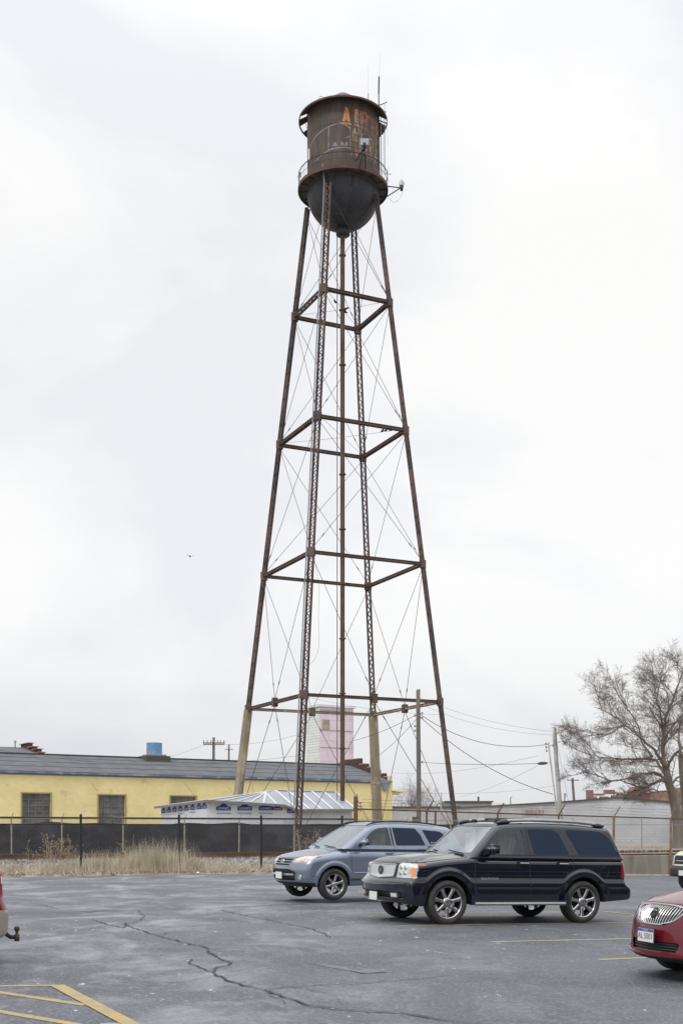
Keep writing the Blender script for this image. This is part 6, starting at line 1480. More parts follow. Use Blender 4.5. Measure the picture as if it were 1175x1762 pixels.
for sd_ in (-1, 1):
    hl = v.objs['headlight'+('L' if sd_ < 0 else 'R')]
    mb = MB(); D = v.drape('front', [(sd_*y, z) for y in (.885, .915, .945) for z in (.85, .93, 1.01, 1.07)], off=.010); mb.add([p for p, g in D], [(0, 1, 5, 4), (1, 2, 6, 5), (2, 3, 7, 6), (4, 5, 9, 8), (5, 6, 10, 9), (6, 7, 11, 10)]); v.put(mb, 'turn_signal', 'lens_amber', hl)
    for y, z in ((.63, 1.01), (.63, .91), (.74, 1.01), (.74, .91)):
        p, g = v.drape('front', [(sd_*y, z)], off=.002)[0]; mb = MB(); mb.lathe([(.001, 0), (.03, -.004), (.042, -.012)], (0, 0, 0), 18); q = g.to_track_quat('Z', 'Y').to_matrix(); mb.v = [tuple(q @ Vector(a)+p+g*.012) for a in mb.v]; v.put(mb, 'lamp_bulb', 'alloy', hl)
    tl_ = v.objs.get('taillight'+('L' if sd_ < 0 else 'R'))
    mb = MB(); D = v.drape('side', [(x, z) for x in (4.84, 4.96) for z in (.865, .925)], sd_, .011); mb.add([p for p, g in D], [(0, 1, 3, 2)]); v.put(mb, 'reverse_lamp', 'lens_white', tl_)
    p, g = v.drape('front', [(sd_*.60, .52)], off=-.005)[0]; rot = g.to_track_quat('-X', 'Z').to_matrix(); mb = MB(); mb.box(p, (.05, .18, .085), rot); fl = v.put(mb, 'fog_lamp', 'alloy')
    mb = MB(); mb.box(p+g*.024, (.01, .15, .06), rot); v.put(mb, 'fog_lens', 'lens_white', fl)
    mb = MB(); mb.box((2.45, sd_*1.0, .385), (1.95, .19, .05)); rb2 = v.put(mb, 'running_board', 'darkmetal')
    mb = MB(); mb.tube([(1.46, sd_*1.09, .385), (3.42, sd_*1.09, .385)], .032, 8); v.put(mb, 'board_trim', 'alloy', rb2)
    mb = MB(); mb.prism([(0, 0), (.28, 0), (.05, .2), (0, .2)], 0, (1.40, sd_*.985, .36), (1, 0, 0), (0, 0, 1), (0, sd_, 0), .08); v.put(mb, 'board_bracket', 'navy', rb2)
    mb = MB(); mb.box((3.46, sd_*1.0, .45), (.10, .17, .24)); v.put(mb, 'board_bracket', 'navy', rb2)
    for x, dr in ((2.56, 'front_door'), (3.44, 'rear_door')):
        p, g = v.drape('side', [(x, 1.125)], sd_, .012)[0]; dd_ = v.objs[dr+('L' if sd_ < 0 else 'R')]
        mb = MB(); mb.box(p, (.24, .02, .085)); hh_ = v.put(mb, 'handle_recess', 'black', dd_)
        mb = MB(); mb.tube([p+Vector((-.10, sd_*.022, -.004)), p+Vector((.10, sd_*.022, -.004))], .019, 8); v.put(mb, 'handle', 'chrome', dd_)
    # roof rack: dark front/rear feet with bright bars
    D = v.drape('top', [(x, sd_*.68) for x in np.linspace(2.35, 4.35, 12)], off=.05); mb = MB(); mb.tube([p for p, g in D], [.032]*12, 8); rk = v.put(mb, 'roof_rail', 'alloy')
    for x in (2.28, 4.42):
        D = v.drape('top', [(x+t, sd_*.68) for t in (-.14, -.05, .05, .14)], off=.03); mb = MB(); mb.tube([p for p, g in D], [.02, .045, .045, .025], 8); v.put(mb, 'rail_foot', 'navy', rk)
    mb = MB(); D = v.drape('side', [(4.40, .98)], sd_, .002); p, g = D[0]; mb.lathe([(.085, 0), (.092, .004), (.098, 0)], p, 30, 'y'); v.put(mb, 'fuel_flap', 'black')
mb = MB(); mb.bar(v.drape('top', [(2.75, -.66)], off=.07)[0][0], v.drape('top', [(2.75, .66)], off=.07)[0][0], .06, .03); mb.bar(v.drape('top', [(3.9, -.66)], off=.07)[0][0], v.drape('top', [(3.9, .66)], off=.07)[0][0], .06, .03); v.put(mb, 'roof_crossbar', 'black')
for pts in ([(1.52, .40), (1.52, 1.20), (1.66, 1.29)], [(2.71, .40), (2.712, 1.26), (2.685, 1.81)], [(3.69, 1.26), (3.69, 1.0), (3.57, .95), (3.46, .8)]): v.seam('door_gap', 'side', pts)
v.seam('panel_gap', 'side', [(.35, .79), (.52, .79)], r=.008); v.seam('belt_trim', 'side', [(1.70, 1.276), (4.80, 1.276)], r=.010, m='black')
for yy in (-.86, .86): v.seam('hood_gap', 'top', [(.22, yy*.9), (.8, yy), (1.4, yy)], r=.006)
v.seam('hood_gap', 'front', [(-.86, 1.115), (-.5, 1.075), (.5, 1.075), (.86, 1.115)], r=.008)
v.seam('bumper_trim', 'front', [(-.86, .725), (-.5, .705), (0, .69), (.5, .705), (.86, .725)], 'navy', .018, off=.004)
v.seam('bumper_trim', 'front', [(-.80, .45), (.80, .45)], 'darkmetal', .016, off=.002)
vs_t, fs_t = text_mesh('ESCALADE', .062, 0.0, 1.25); mb = MB()
D = v.drape('side', [(1.83+x, .84+y) for x, y, z in vs_t], -1, .004); mb.add([p for p, g in D], fs_t); v.put(mb, 'door_badge', 'chrome', v.objs['front_doorL'])
plate_(v, (-.045, .0, .475), '', w_=.305); mirror(v, 1.80, .92, 1.33, 'navy', (.19, .24, .20)); wiper(v, -.66, -.12, car1)
mb = MB(); mb.box((3.1, 0, .62), (2.9, 1.66, .1)); v.put(mb, 'cabin_floor', 'interior'); seats(v, ((2.2, 0), (3.1, 0), (3.95, 0)), .93)
mb = MB(); mb.box((1.66, 0, 1.12), (.45, 1.5, .2)); mb.lathe([(.17, 0), (.185, .015), (.2, 0), (.185, -.015), (.17, 0)], (0, 0, 0), 24); 
mb.v = mb.v[:8]+[tuple(Matrix.Rotation(-1.0, 3, 'Y') @ Vector(q)+Vector((1.98, -.4, 1.18))) for q in mb.v[8:]]; v.put(mb, 'dashboard', 'interior')
for y in (-.42, .42):
    p, g = v.drape('top', [(2.30, y)], off=.0)[0]; mb = MB(); mb.tube([p+Vector((-.06, 0, 0)), p+Vector((-.02, 0, .035)), p+Vector((.05, 0, .04)), p+Vector((.08, 0, 0))], [.01, .03, .03, .01], 8); v.put(mb, 'roof_marker', 'black')
mb = MB(); mb.box((1.95, 0, 1.70), (.03, .24, .07)); v.put(mb, 'rear_view_mirror', 'black')
for i, (x, sd_) in enumerate(((.97, -1), (3.92, -1), (.97, 1), (3.92, 1))): wheel(car1, (x, sd_*.855, .40), .40, .285, .27, sd_, 7, 'wheelchrome', .085)
mb = MB(); mb.tube([(.97, -.8, .38), (.97, .8, .38)], .05, 8); mb.tube([(3.92, -.8, .38), (3.92, .8, .38)], .06, 8); v.put(mb, 'axle', 'black')
place(car1, 771, 21.45, 25, S1['wheels'], .99, .40)

# ---------------------------------------------------------------- silver blue SUV
S2 = dict(L=4.68, W=.93, H=1.80, belt=1.16, wheels=(.93, 3.63), wr=.365, wz=.305, arch=.41, under=.24, wg=.875, tum=.34, pinch=.10, pf=.9, pinchr=.06, pr=3.9,
          nose=[(.2, .22), (.32, .08), (.42, .03), (.60, .0), (.75, .03), (.92, .13), (1.0, .22), (1.1, .5)], bow=.28, bowp=2.2, nk=.10,
          tail=[(.3, 4.55), (.5, 4.67), (.75, 4.66), (1.15, 4.60)], rbow=.16,
          side=[(.25, .07), (.45, .02), (.62, .006), (.9, .0), (1.05, .02), (1.16, .07)], flare=.022, flare_r=.50,
          hood=[(0, .72), (.10, .86), (.3, .965), (.6, 1.035), (1.0, 1.10), (1.3, 1.13)], crown=.10, shoulder=.14,
          roof=[(1.85, 1.68), (2.25, 1.745), (2.9, 1.765), (3.6, 1.74), (4.3, 1.66)], sill=[(0, .28), (.4, .24), (3.6, .26), (4.2, .30), (4.7, .36)],
          ws=((1.02, 1.08), (1.98, 1.68)), rw=((4.68, 1.10), (4.36, 1.62)), rk=.16)
car2 = thing('parked_suv', (0, 0, 0), 'silver blue mid size suv half hidden behind the big black one', 'car', 'vehicles parked in the lot')
v = Vehicle(S2, car2, .021, 'silverblue')
for sd_ in (-1, 1):
    v.region('headlight', 'front', [(sd_*.42, .785), (sd_*.50, .775), (sd_*.80, .80), (sd_*.90, .90), (sd_*.86, .945), (sd_*.66, .925), (sd_*.48, .875)][::sd_], 'lens_clear', off=.005, side=sd_, cond=lambda P, N_: P[:, 0] < .75, rnd=.02)
    v.region('window', 'side', [(1.60, 1.19), (1.98, 1.50), (2.18, 1.60), (2.46, 1.62), (2.50, 1.19)], 'clearglass', 'front_door', -.006, side=sd_)
    v.region('window', 'side', [(2.62, 1.19), (2.58, 1.62), (3.22, 1.61), (3.36, 1.45), (3.46, 1.20)], 'tint', 'rear_door', -.006, side=sd_)
    v.region('quarter_window', 'side', [(3.60, 1.22), (3.42, 1.58), (3.95, 1.54), (4.18, 1.36), (4.12, 1.26)], 'tint', None, -.006, side=sd_)
    v.region('front_door', 'side', [(1.38, .36), (1.36, 1.10), (1.55, 1.21), (2.10, 1.64), (2.52, 1.665), (2.56, 1.15), (2.56, .36)], 'silverblue', None, 0, side=sd_, lip=.012)
    v.region('rear_door', 'side', [(2.56, .36), (2.565, 1.15), (2.53, 1.665), (3.26, 1.655), (3.42, 1.45), (3.50, 1.15), (3.42, .85), (3.18, .62), (3.12, .36)], 'silverblue', None, 0, side=sd_, lip=.012)
    v.region('taillight', 'side', [(4.3, .9), (4.64, .9), (4.60, 1.16), (4.36, 1.14)], 'lens_red', None, .004, side=sd_)
v.region('windshield', 'front', [(-.74, 1.14), (.74, 1.14), (.58, 1.655), (-.58, 1.655)], 'ws2', None, -.006, cond=lambda P, N_: P[:, 0] > 1.0)
v.region('rear_window', 'rear', [(-.6, 1.18), (.6, 1.18), (.52, 1.52), (-.52, 1.52)], 'tint', None, -.006)
v.region('grille', 'front', [(-.34, .69), (.34, .69), (.40, .86), (-.40, .86)], 'black', None, -.015, cond=lambda P, N_: P[:, 0] < .4)
v.region('air_intake', 'front', [(-.50, .36), (.50, .36), (.56, .56), (.36, .62), (-.36, .62), (-.56, .56)], 'black', None, -.02, cond=lambda P, N_: P[:, 0] < .5)
v.region('lower_lip', 'front', [(-.9, .2), (.9, .2), (.9, .32), (-.9, .32)], 'black', None, 0, cond=lambda P, N_: P[:, 0] < .6, rnd=0)
v.build(); g_ = v.objs['grille']
v.seam('grille_frame', 'front', [(-.34, .69), (.34, .69), (.40, .86), (-.40, .86), (-.34, .69)], 'chrome', .012, parent=g_)
for z in (.745, .80): v.seam('grille_bar', 'front', [(-.36, z), (.36, z)], 'chrome', .013, parent=g_)
p, gn = v.drape('front', [(0, .785)], off=.02)[0]; mb = MB()
mb.tube([p+Vector((-.004*0, .075*math.cos(a), .042*math.sin(a))) for a in np.linspace(0, 2*math.pi, 25)], .008, 6, False); mb.tube([p+Vector((0, -.03, -.032)), p+Vector((0, -.012, .034))], .009, 5); mb.tube([p+Vector((0, .012, -.034)), p+Vector((0, .03, .032))], .009, 5); mb.tube([p+Vector((0, -.025, -.004)), p+Vector((0, .025, .004))], .008, 5); v.put(mb, 'emblem', 'chrome', g_)
v.seam('bumper_bar', 'front', [(-.50, .49), (.50, .49)], 'silverblue', .030, off=-.0)
for sd_ in (-1, 1):
    hl = v.objs['headlight'+('L' if sd_ < 0 else 'R')]
    def dq(pts, nm, m, off=.012):
        mb = MB(); D = v.drape('front', [(sd_*a, b) for a, b in pts], off=off); mb.add([p for p, g in D], [tuple(range(len(pts)))] if len(pts) < 5 else [(0, 1, 2, 3), (3, 2, 4, 5)]); v.put(mb, nm, m, hl)
    dq([(.68, .845), (.68, .905), (.79, .922), (.79, .85), (.865, .93), (.865, .90)][:4], 'turn_signal', 'lens_amber'); dq([(.79, .85), (.79, .922), (.865, .935), (.865, .90)], 'turn_signal', 'lens_amber'); dq([(.47, .79), (.47, .805), (.70, .825), (.70, .80)], 'lamp_trim', 'lens_amber')
    for y, z in ((.56, .85), (.64, .865)):
        p, g = v.drape('front', [(sd_*y, z)], off=.012)[0]; mb = MB(); mb.lathe([(.001, 0), (.02, -.002), (.030, -.008)], (0, 0, 0), 16); q = g.to_track_quat('Z', 'Y').to_matrix(); mb.v = [tuple(q @ Vector(a)+p) for a in mb.v]; v.put(mb, 'lamp_bulb', 'chrome', hl)
    p, g = v.drape('front', [(sd_*.66, .43)], off=.004)[0]; q = g.to_track_quat('Z', 'Y').to_matrix(); mb = MB(); mb.lathe([(.001, .012), (.045, .006), (.052, 0)], (0, 0, 0), 22); mb.v = [tuple(q @ Vector(a)+p) for a in mb.v]; fg = v.put(mb, 'fog_lamp', 'lens_clear')
    mb = MB(); mb.lathe([(.052, .004), (.07, .006), (.075, 0)], (0, 0, 0), 22); mb.v = [tuple(q @ Vector(a)+p) for a in mb.v]; v.put(mb, 'fog_lamp_ring', 'chrome', fg)
    for x, dr in ((2.40, 'front_door'), (3.28, 'rear_door')):
        p, g = v.drape('side', [(x, 1.0)], sd_, .02)[0]; mb = MB(); mb.tube([p+Vector((-.1, 0, 0)), p+Vector((.1, 0, 0))], .018, 8); v.put(mb, 'handle', 'silverblue', v.objs[dr+('L' if sd_ < 0 else 'R')])
    D = v.drape('top', [(x, sd_*.60) for x in np.linspace(1.95, 3.9, 14)], off=.035); mb = MB(); mb.tube([p for p, g in D], [.012]+[.02]*12+[.012], 8); rk = v.put(mb, 'roof_rail', 'black')
for pts in ([(1.38, .34), (1.36, 1.08), (1.5, 1.18)], [(2.56, .34), (2.565, 1.15), (2.53, 1.66)], [(3.50, 1.15), (3.42, .85), (3.25, .68)]): v.seam('door_gap', 'side', pts, r=.005)
v.seam('pillar_trim', 'side', [(2.54, 1.20), (2.52, 1.61)], 'black', .028, off=-.012); v.seam('sill_cladding', 'side', [(1.36, .40), (3.2, .40)], 'darkmetal', .03, off=-.012); v.seam('door_molding', 'side', [(1.45, .55), (3.1, .56)], 'silverblue', .016, off=-.004)
v.seam('bumper_gap', 'side', [(.50, .47), (.42, .47), (.30, .48)], r=.004); v.seam('hood_gap', 'front', [(-.80, .955), (-.45, .885), (0, .875), (.45, .885), (.80, .955)], r=.005)
plate_(v, (-.035, .0, .47), ''); mirror(v, 1.62, .86, 1.22, 'silverblue', (.17, .25, .18)); wiper(v, -.6, -.05, car2)
mb = MB(); mb.box((2.9, 0, .55), (2.6, 1.5, .1)); v.put(mb, 'cabin_floor', 'interior'); seats(v, ((2.1, 0), (3.0, 0)), .80)
mb = MB(); mb.box((1.52, 0, 1.03), (.5, 1.4, .16)); v.put(mb, 'dashboard', 'interior')
for i, (x, sd_) in enumerate(((.93, -1), (3.63, -1), (.93, 1), (3.63, 1))): wheel(car2, (x, sd_*.815, .285), .365, .245, .24, sd_, 6, 'alloy', .05)
mb = MB(); mb.tube([(.93, -.75, .27), (.93, .75, .27)], .045, 8); mb.box((.8, 0, .24), (.9, 1.1, .06)); v.put(mb, 'axle', 'black')
place(car2, 576, 27.4, 30, S2['wheels'], .935, .365, .14)

# ---------------------------------------------------------------- maroon sedan
S3 = dict(L=5.05, W=.935, H=1.56, belt=1.02, wheels=(1.0, 3.86), wr=.34, arch=.40, under=.20, wg=.86, tum=.55, pinch=.12, pf=1.0, pinchr=.08, pr=4.0,
          nose=[(.15, .16), (.22, .06), (.30, .0), (.36, .02), (.52, .03), (.66, .05), (.80, .11), (.90, .22), (1.0, .6)], bow=.42, bowp=2.2, nk=.10,
          tail=[(.3, 4.95), (.5, 5.05), (.75, 5.04), (.98, 4.96)], rbow=.2,
          side=[(.2, .08), (.35, .02), (.55, .0), (.78, .004), (.92, .04), (1.0, .1)], flare=.01, flare_r=.46,
          hood=[(0, .68), (.08, .82), (.22, .935), (.5, 1.01), (1.0, 1.075), (1.5, 1.10)], crown=.16, shoulder=.16,
          roof=[(2.0, 1.42), (2.5, 1.51), (3.1, 1.52), (3.7, 1.46), (4.2, 1.26)], sill=[(0, .24), (.4, .2), (4.4, .2), (5.0, .3)], deck=curve([(3.9, .99), (4.4, 1.04), (5.0, 1.0)], .1),
          ws=((1.35, 1.04), (2.30, 1.48)), rw=((4.45, 1.06), (3.65, 1.46)), rk=.2)
car3 = thing('parked_sedan', (0, 0, 0), 'dark red sedan with a silver ribbed grille cut off by the right photo edge', 'car', 'vehicles parked in the lot')
v = Vehicle(S3, car3, .021, 'maroon')
for sd_ in (-1, 1):
    v.region('headlight', 'front', [(sd_*.48, .73), (sd_*.58, .645), (sd_*.80, .67), (sd_*.90, .81), (sd_*.82, .87), (sd_*.54, .83)][::sd_], 'lens_clear', off=.004, side=sd_, cond=lambda P, N_: P[:, 0] < 1.0, rnd=.03)
    v.region('window', 'side', [(1.75, 1.06), (2.35, 1.38), (2.75, 1.44), (2.78, 1.06)], 'clearglass', 'front_door', -.006, side=sd_)
    v.region('window', 'side', [(2.88, 1.06), (2.86, 1.44), (3.4, 1.40), (3.75, 1.06)], 'tint', 'rear_door', -.006, side=sd_)
    v.region('front_door', 'side', [(1.52, .28), (1.50, .94), (2.3, 1.36), (2.82, 1.42), (2.83, .28)], 'maroon', None, 0, side=sd_, lip=.012)
    v.region('rear_door', 'side', [(2.83, .28), (2.82, 1.42), (3.5, 1.37), (3.9, 1.0), (3.6, .70), (3.44, .28)], 'maroon', None, 0, side=sd_, lip=.012)
v.region('windshield', 'front', [(-.70, 1.11), (.70, 1.11), (.52, 1.43), (-.52, 1.43)], 'ws', None, -.006, cond=lambda P, N_: P[:, 0] > 1.3)
v.region('rear_window', 'rear', [(-.6, 1.04), (.6, 1.04), (.5, 1.34), (-.5, 1.34)], 'tint', None, -.006)
v.region('grille', 'front', [(-.16, .645), (.16, .645), (.34, .69), (.44, .79), (.40, .845), (.2, .87), (-.2, .87), (-.40, .845), (-.44, .79), (-.34, .69)], 'darkmetal', None, -.02, cond=lambda P, N_: P[:, 0] < .5, rnd=.04)
v.region('air_intake', 'front', [(-.42, .345), (.42, .345), (.46, .455), (-.46, .455)], 'black', None, -.035, cond=lambda P, N_: P[:, 0] < .5)
v.region('lower_lip', 'front', [(-.95, .15), (.95, .15), (.95, .275), (-.95, .275)], 'black', None, 0, cond=lambda P, N_: P[:, 0] < .8, rnd=0)
v.build(); g_ = v.objs['grille']
gp = rpoly([(-.16, .645), (.16, .645), (.34, .69), (.44, .79), (.40, .845), (.2, .87), (-.2, .87), (-.40, .845), (-.44, .79), (-.34, .69)], .04); v.seam('grille_frame', 'front', gp+[gp[0]], 'chrome', .014, parent=g_, off=.002)
for i in range(19):
    y = -.40+.80*i/18; zs__ = [z for z in np.linspace(.64, .87, 60) if inpoly(np.array([y]), np.array([z]), gp)[0]]
    if len(zs__) > 3: v.seam('grille_bar', 'front', [(y*.93, zs__[0]), (y, (zs__[0]+zs__[-1])/2), (y, zs__[-1])], 'alloy', .008, parent=g_, off=-.008)
p, gn = v.drape('front', [(0, .77)], off=.02)[0]; mb = MB(); q = gn.to_track_quat('Z', 'Y').to_matrix()
mb.lathe([(.05, 0), (.058, .008), (.066, 0)], (0, 0, 0), 30); mb.lathe([(.001, .002), (.05, 0)], (0, 0, 0), 24)
mb.v = [tuple(q @ Vector(a)+p) for a in mb.v]; em = v.put(mb, 'emblem', 'darkmetal', g_)
for dx in (-.028, 0, .028):
    mb = MB(); mb.tube([p+Vector((-.012, dx-.02, .035-abs(dx)*.3)), p+Vector((-.012, dx+.004, 0)), p+Vector((-.012, dx+.012, -.03))], .008, 6); v.put(mb, 'emblem_shield', 'chrome', em)
plate_(v, (-.035, -.02, .515), 'AL 5001', top='ILLINOIS')
for z in (.37, .40, .43): v.seam('intake_slat', 'front', [(-.42, z), (.42, z)], 'darkmetal', .007, off=-.02)
v.seam('bumper_trim', 'front', [(-.85, .335), (-.5, .30), (0, .29), (.5, .30), (.85, .335)], 'maroon', .016, off=.0)
v.seam('hood_gap', 'top', [(.36, -.55), (.6, -.72), (1.4, -.80)], r=.005); v.seam('hood_gap', 'top', [(.36, .55), (.6, .72), (1.4, .80)], r=.005)
v.seam('hood_gap', 'front', [(-.50, .87), (-.3, .885), (.3, .885), (.50, .87)], r=.005)
mb = MB(); D = v.drape('top', [(x, y) for x in (.55, .62) for y in np.linspace(-.30, -.12, 4)], off=.004)
for sd_ in (-1, 1):
    p, g = v.drape('front', [(sd_*.70, .76)], off=.008)[0]; mb2 = MB(); mb2.lathe([(.001, 0), (.03, -.002), (.045, -.01)], (0, 0, 0), 16); q = g.to_track_quat('Z', 'Y').to_matrix(); mb2.v = [tuple(q @ Vector(a)+p) for a in mb2.v]; v.put(mb2, 'lamp_bulb', 'alloy', v.objs['headlight'+('L' if sd_ < 0 else 'R')])
mirror(v, 1.85, .86, 1.09, 'maroon'); mb = MB(); mb.box((2.9, 0, .45), (2.4, 1.5, .1)); v.put(mb, 'cabin_floor', 'interior'); seats(v, ((2.3, 0), (3.2, 0)), .6)
for i, (x, sd_) in enumerate(((1.0, -1), (3.86, -1), (1.0, 1), (3.86, 1))): wheel(car3, (x, sd_*.815, .34), .34, .225, .23, sd_, 7, 'alloy', .05)
yaw = 20; c, d = math.cos(R(yaw)), math.sin(R(yaw)); Zp = 13.9; O = Vector(((1112-CX)/F*Zp, Zp, 0)); fw_ = O+Vector((c, d, 0))*1.0-Vector((-d, c, 0))*.93
place(car3, CX+fw_.x/fw_.y*F, fw_.y, yaw, S3['wheels'], .93, .34)

# ---------------------------------------------------------------- red pickup-like wagon at the left edge (tail only in view)
S4 = dict(L=5.3, W=.99, H=1.92, belt=1.30, wheels=(1.0, 4.1), wr=.39, arch=.46, under=.26, wg=.94, tum=.24, pinch=.04, pf=.9, pinchr=.02, pr=4.6,
          nose=[(.3, .1), (.5, .0), (.9, .05), (1.15, .12)], bow=.2, bowp=2.4, nk=.08,
          tail=[(.26, 5.20), (.32, 5.26), (.40, 5.29), (.645, 5.30), (.665, 5.285), (.70, 5.275), (.83, 5.225), (1.14, 5.215), (1.2, 5.13), (1.3, 5.12)], rbow=.07,
          side=[(.3, .03), (.6, .0), (1.1, .005), (1.3, .05)], hood=[(0, 1.05), (.3, 1.15), (1.4, 1.24)], crown=.06, shoulder=.07,
          roof=[(1.9, 1.80), (2.4, 1.88), (4.2, 1.87), (5.0, 1.82)], sill=[(0, .4), (4.4, .38), (5.3, .31)], ws=((1.4, 1.22), (2.1, 1.82)), rw=((5.16, 1.28), (5.0, 1.84)), rk=.1)
car4 = thing('parked_suv', (0, 0, 0), 'red and tan vehicle rear corner with tow hitch at the left edge', 'car', 'vehicles parked in the lot')
v = Vehicle(S4, car4, .026, 'redpaint')
for sd_ in (-1, 1):
    v.region('taillight', 'side', [(4.95, .83), (5.5, .83), (5.5, 1.17), (5.0, 1.17)], 'lens_red', None, .006, side=sd_, rnd=.02)
    v.region('front_door', 'side', [(1.6, .45), (1.6, 1.3), (2.1, 1.8), (2.8, 1.8), (2.8, .45)], 'redpaint', None, 0, side=sd_, lip=.012)
    v.region('quarter_window', 'side', [(3.0, 1.34), (3.0, 1.74), (4.7, 1.72), (4.8, 1.34)], 'tint', None, -.006, side=sd_)
v.region('rear_bumper', 'rear', [(-1.05, .25), (1.05, .25), (1.05, .665), (-1.05, .665)], 'tanpaint', None, .004, cond=lambda P, N_: P[:, 0] > 4.9, rnd=0)
v.region('rear_bumper', 'side', [(4.72, .25), (5.4, .25), (5.4, .665), (4.72, .665)], 'tanpaint', None, .004, rnd=0)
v.region('taillight', 'rear', [(-1.12, .83), (-.86, .83), (-.84, 1.17), (-1.12, 1.17)], 'lens_red', None, .006, rnd=.02)
v.region('rear_window', 'rear', [(-.72, 1.35), (.72, 1.35), (.65, 1.74), (-.65, 1.74)], 'tint', None, -.006)
v.region('windshield', 'front', [(-.80, 1.28), (.80, 1.28), (.66, 1.78), (-.66, 1.78)], 'ws', None, -.006, cond=lambda P, N_: P[:, 0] > 1.25)
v.build()
mb = MB(); D = v.drape('side', [(x, z) for x in (4.97, 5.06, 5.12) for z in (.985, 1.075)], -1, .012); mb.add([p for p, g in D], [(0, 1, 3, 2), (2, 3, 5, 4)])
D = v.drape('rear', [(y, z) for y in (-.96, -.90) for z in (.985, 1.075)], off=.012); mb.add([p for p, g in D], [(0, 1, 3, 2)]); v.put(mb, 'reverse_lamp', 'lens_white')
mb = MB(); hy = -.30; mb.tube([(5.15, hy, .44), (5.27, hy, .41), (5.32, hy, .32), (5.37, hy, .285), (5.45, hy, .28)], [.03, .03, .028, .026, .024], 8); ht = v.put(mb, 'tow_hitch', 'black')
mb = MB(); mb.lathe([(.001, -.05), (.03, -.05), (.034, 0), (.034, .03), (.018, .04), (.018, .07), (.03, .085), (.036, .105), (.03, .13), (.001, .14)], (5.45, hy, .28), 20); v.put(mb, 'hitch_ball', 'rail', ht, True)
for i, (x, sd_) in enumerate(((1.0, -1), (4.1, -1), (1.0, 1), (4.1, 1))): wheel(car4, (x, sd_*.86, .39), .39, .24, .26, sd_, 6, 'alloy', .06)
mb = MB(); mb.box((3.1, 0, .6), (3.4, 1.6, .1)); v.put(mb, 'cabin_floor', 'interior'); seats(v, ((2.3, 0), (3.2, 0)), .9)
yaw = 25; c, d = math.cos(R(yaw)), math.sin(R(yaw)); Zr = 14.4; rp = Vector(((13-CX)/F*Zr, Zr, 0)); fw_ = rp-Vector((c, d, 0))*(5.22-1.0)+Vector((0, 0, 0))
place(car4, CX+fw_.x/fw_.y*F, fw_.y, yaw, S4['wheels'], .99, .39)

# ---------------------------------------------------------------- pale green van far right
S5 = dict(L=5.2, W=.99, H=2.05, belt=1.40, wheels=(.85, 4.2), wr=.37, arch=.44, under=.36, wg=.95, tum=.18, pinch=.05, pf=.6, pinchr=.02, pr=4.6,
          nose=[(.36, .1), (.5, .0), (.72, .0), (.76, .08), (1.1, .14), (1.2, .3)], bow=.16, bowp=2.6, nk=.07, tail=[(.36, 5.15), (1.4, 5.2)], rbow=.08,
          side=[(.3, .03), (.6, .0), (1.2, .005), (1.4, .04)], hood=[(0, 1.1), (.2, 1.22), (.9, 1.38)], crown=.06, shoulder=.09,
          roof=[(1.5, 1.92), (2.0, 2.0), (4.8, 2.0)], sill=[(0, .45), (5.3, .40)], ws=((.85, 1.36), (1.6, 1.93)), rw=((5.2, 1.3), (5.05, 1.95)), rk=.12)
car5 = thing('parked_van', (0, 0, 0), 'pale green van nose showing behind the maroon sedan at the right edge', 'van', 'vehicles parked in the lot')
v = Vehicle(S5, car5, .03, 'palegreen')
v.region('front_bumper', 'front', [(-1.1, .38), (1.1, .38), (1.1, .79), (-1.1, .79)], 'darkmetal', None, .004, cond=lambda P, N_: P[:, 0] < .6, rnd=0)
v.region('grille', 'front', [(-.80, .84), (.80, .84), (.84, 1.11), (-.84, 1.11)], 'black', None, .002, cond=lambda P, N_: P[:, 0] < .5)
for sd_ in (-1, 1):
    v.region('headlight', 'front', [(sd_*.66, .94), (sd_*.97, .94), (sd_*.97, 1.09), (sd_*.66, 1.09)][::sd_], 'lens_clear', off=.004, side=sd_, cond=lambda P, N_: P[:, 0] < .6, rnd=.02)
    v.region('window', 'side', [(1.2, 1.42), (1.75, 1.85), (2.3, 1.86), (2.3, 1.42)], 'clearglass', 'front_door', -.006, side=sd_)
    v.region('front_door', 'side', [(1.15, .45), (1.1, 1.4), (1.7, 1.9), (2.4, 1.92), (2.4, .45)], 'palegreen', None, 0, side=sd_, lip=.012)
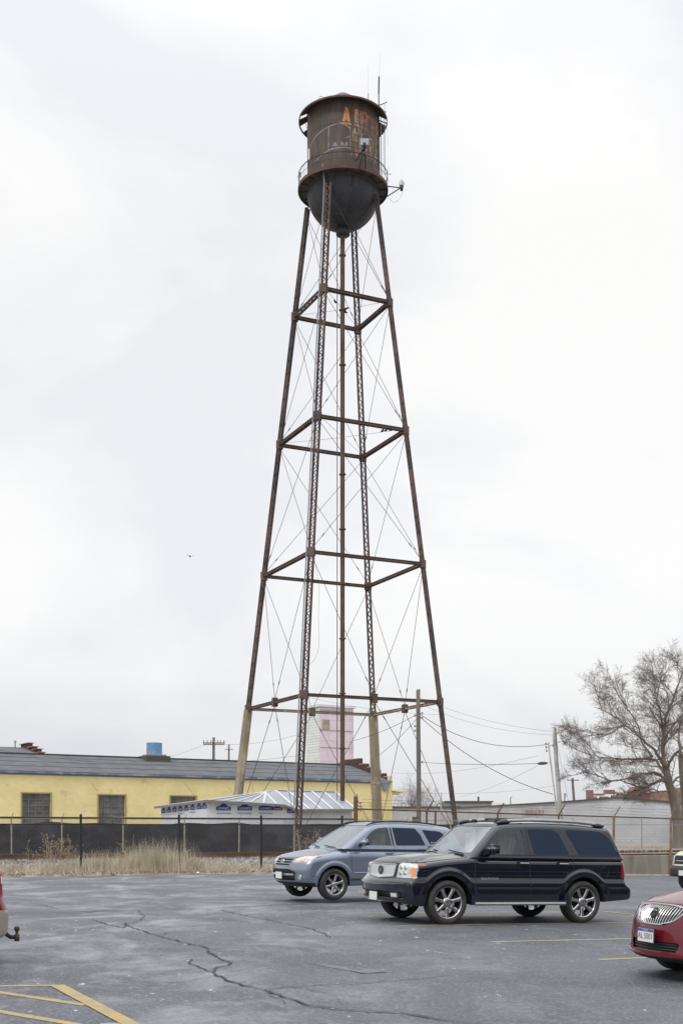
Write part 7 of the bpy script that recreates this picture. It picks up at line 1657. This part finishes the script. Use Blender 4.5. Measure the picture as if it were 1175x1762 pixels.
v.region('windshield', 'front', [(-.82, 1.44), (.82, 1.44), (.72, 1.88), (-.72, 1.88)], 'ws', None, -.006, cond=lambda P, N_: P[:, 0] > .8)
v.build(); g_ = v.objs['grille']
for z in (.94,): v.seam('grille_bar', 'front', [(-.66, z), (.66, z)], 'chrome', .02, parent=g_, off=.004)
mb = MB(); p = v.drape('front', [(0, .94)], off=.03)[0][0]; mb.box(p, (.03, .24, .05)); mb.box(p, (.032, .09, .09)); M['gold'] = mat('gold_badge', (.5, .36, .12), .4, .3); v.put(mb, 'emblem', 'gold', g_)
for sd_ in (-1, 1):
    mb = MB(); D = v.drape('front', [(sd_*a, b) for a in (.80, .88, .96) for b in (.80, .90)], off=.014); mb.add([p for p, g in D], [(0, 1, 3, 2), (2, 3, 5, 4)]); v.put(mb, 'turn_signal', 'lens_amber', v.objs['headlight'+('L' if sd_ < 0 else 'R')])
plate_(v, (-.03, .15, .58), '', w_=.32, h_=.16)
for i, (x, sd_) in enumerate(((.85, -1), (4.2, -1), (.85, 1), (4.2, 1))): wheel(car5, (x, sd_*.86, .37), .37, .22, .24, sd_, 6, 'alloy', .06)
yaw = 24; c, d = math.cos(R(yaw)), math.sin(R(yaw)); Zp = 36.5; O = Vector(((1180-CX)/F*Zp, Zp, 0)); fw_ = O+Vector((c, d, 0))*.85-Vector((-d, c, 0))*.97
place(car5, CX+fw_.x/fw_.y*F, fw_.y, yaw, S5['wheels'], .97, .37, .05)

# ---------------------------------------------------------------- unseen dark block added out of view, to darken reflections in car paint and glass
wh = thing('added_reflection_block', (42, -5, 0), 'unseen long dark block added right of the view to darken car reflections', 'building')
mb = MB(); mb.box((52, -12, 4.6), (20, 92, 9.2)); M['reflection_dark'] = mat('reflection_dark', (0.035, 0.038, 0.048), .9, 0, (.05, .052, .06), 1.0); mb.build('wall', 'reflection_dark', wh)
for i in range(12):
    mb = MB(); mb.box((41.98, -54+i*7.3, 4.4), (.12, 3.2, 2.4)); mb.build('window', 'winglass', wh)  # made-up windows on the added block
mb = MB(); mb.box((52, -12, 9.35), (20.6, 92.6, .3)); mb.build('roof', 'shingle', wh)
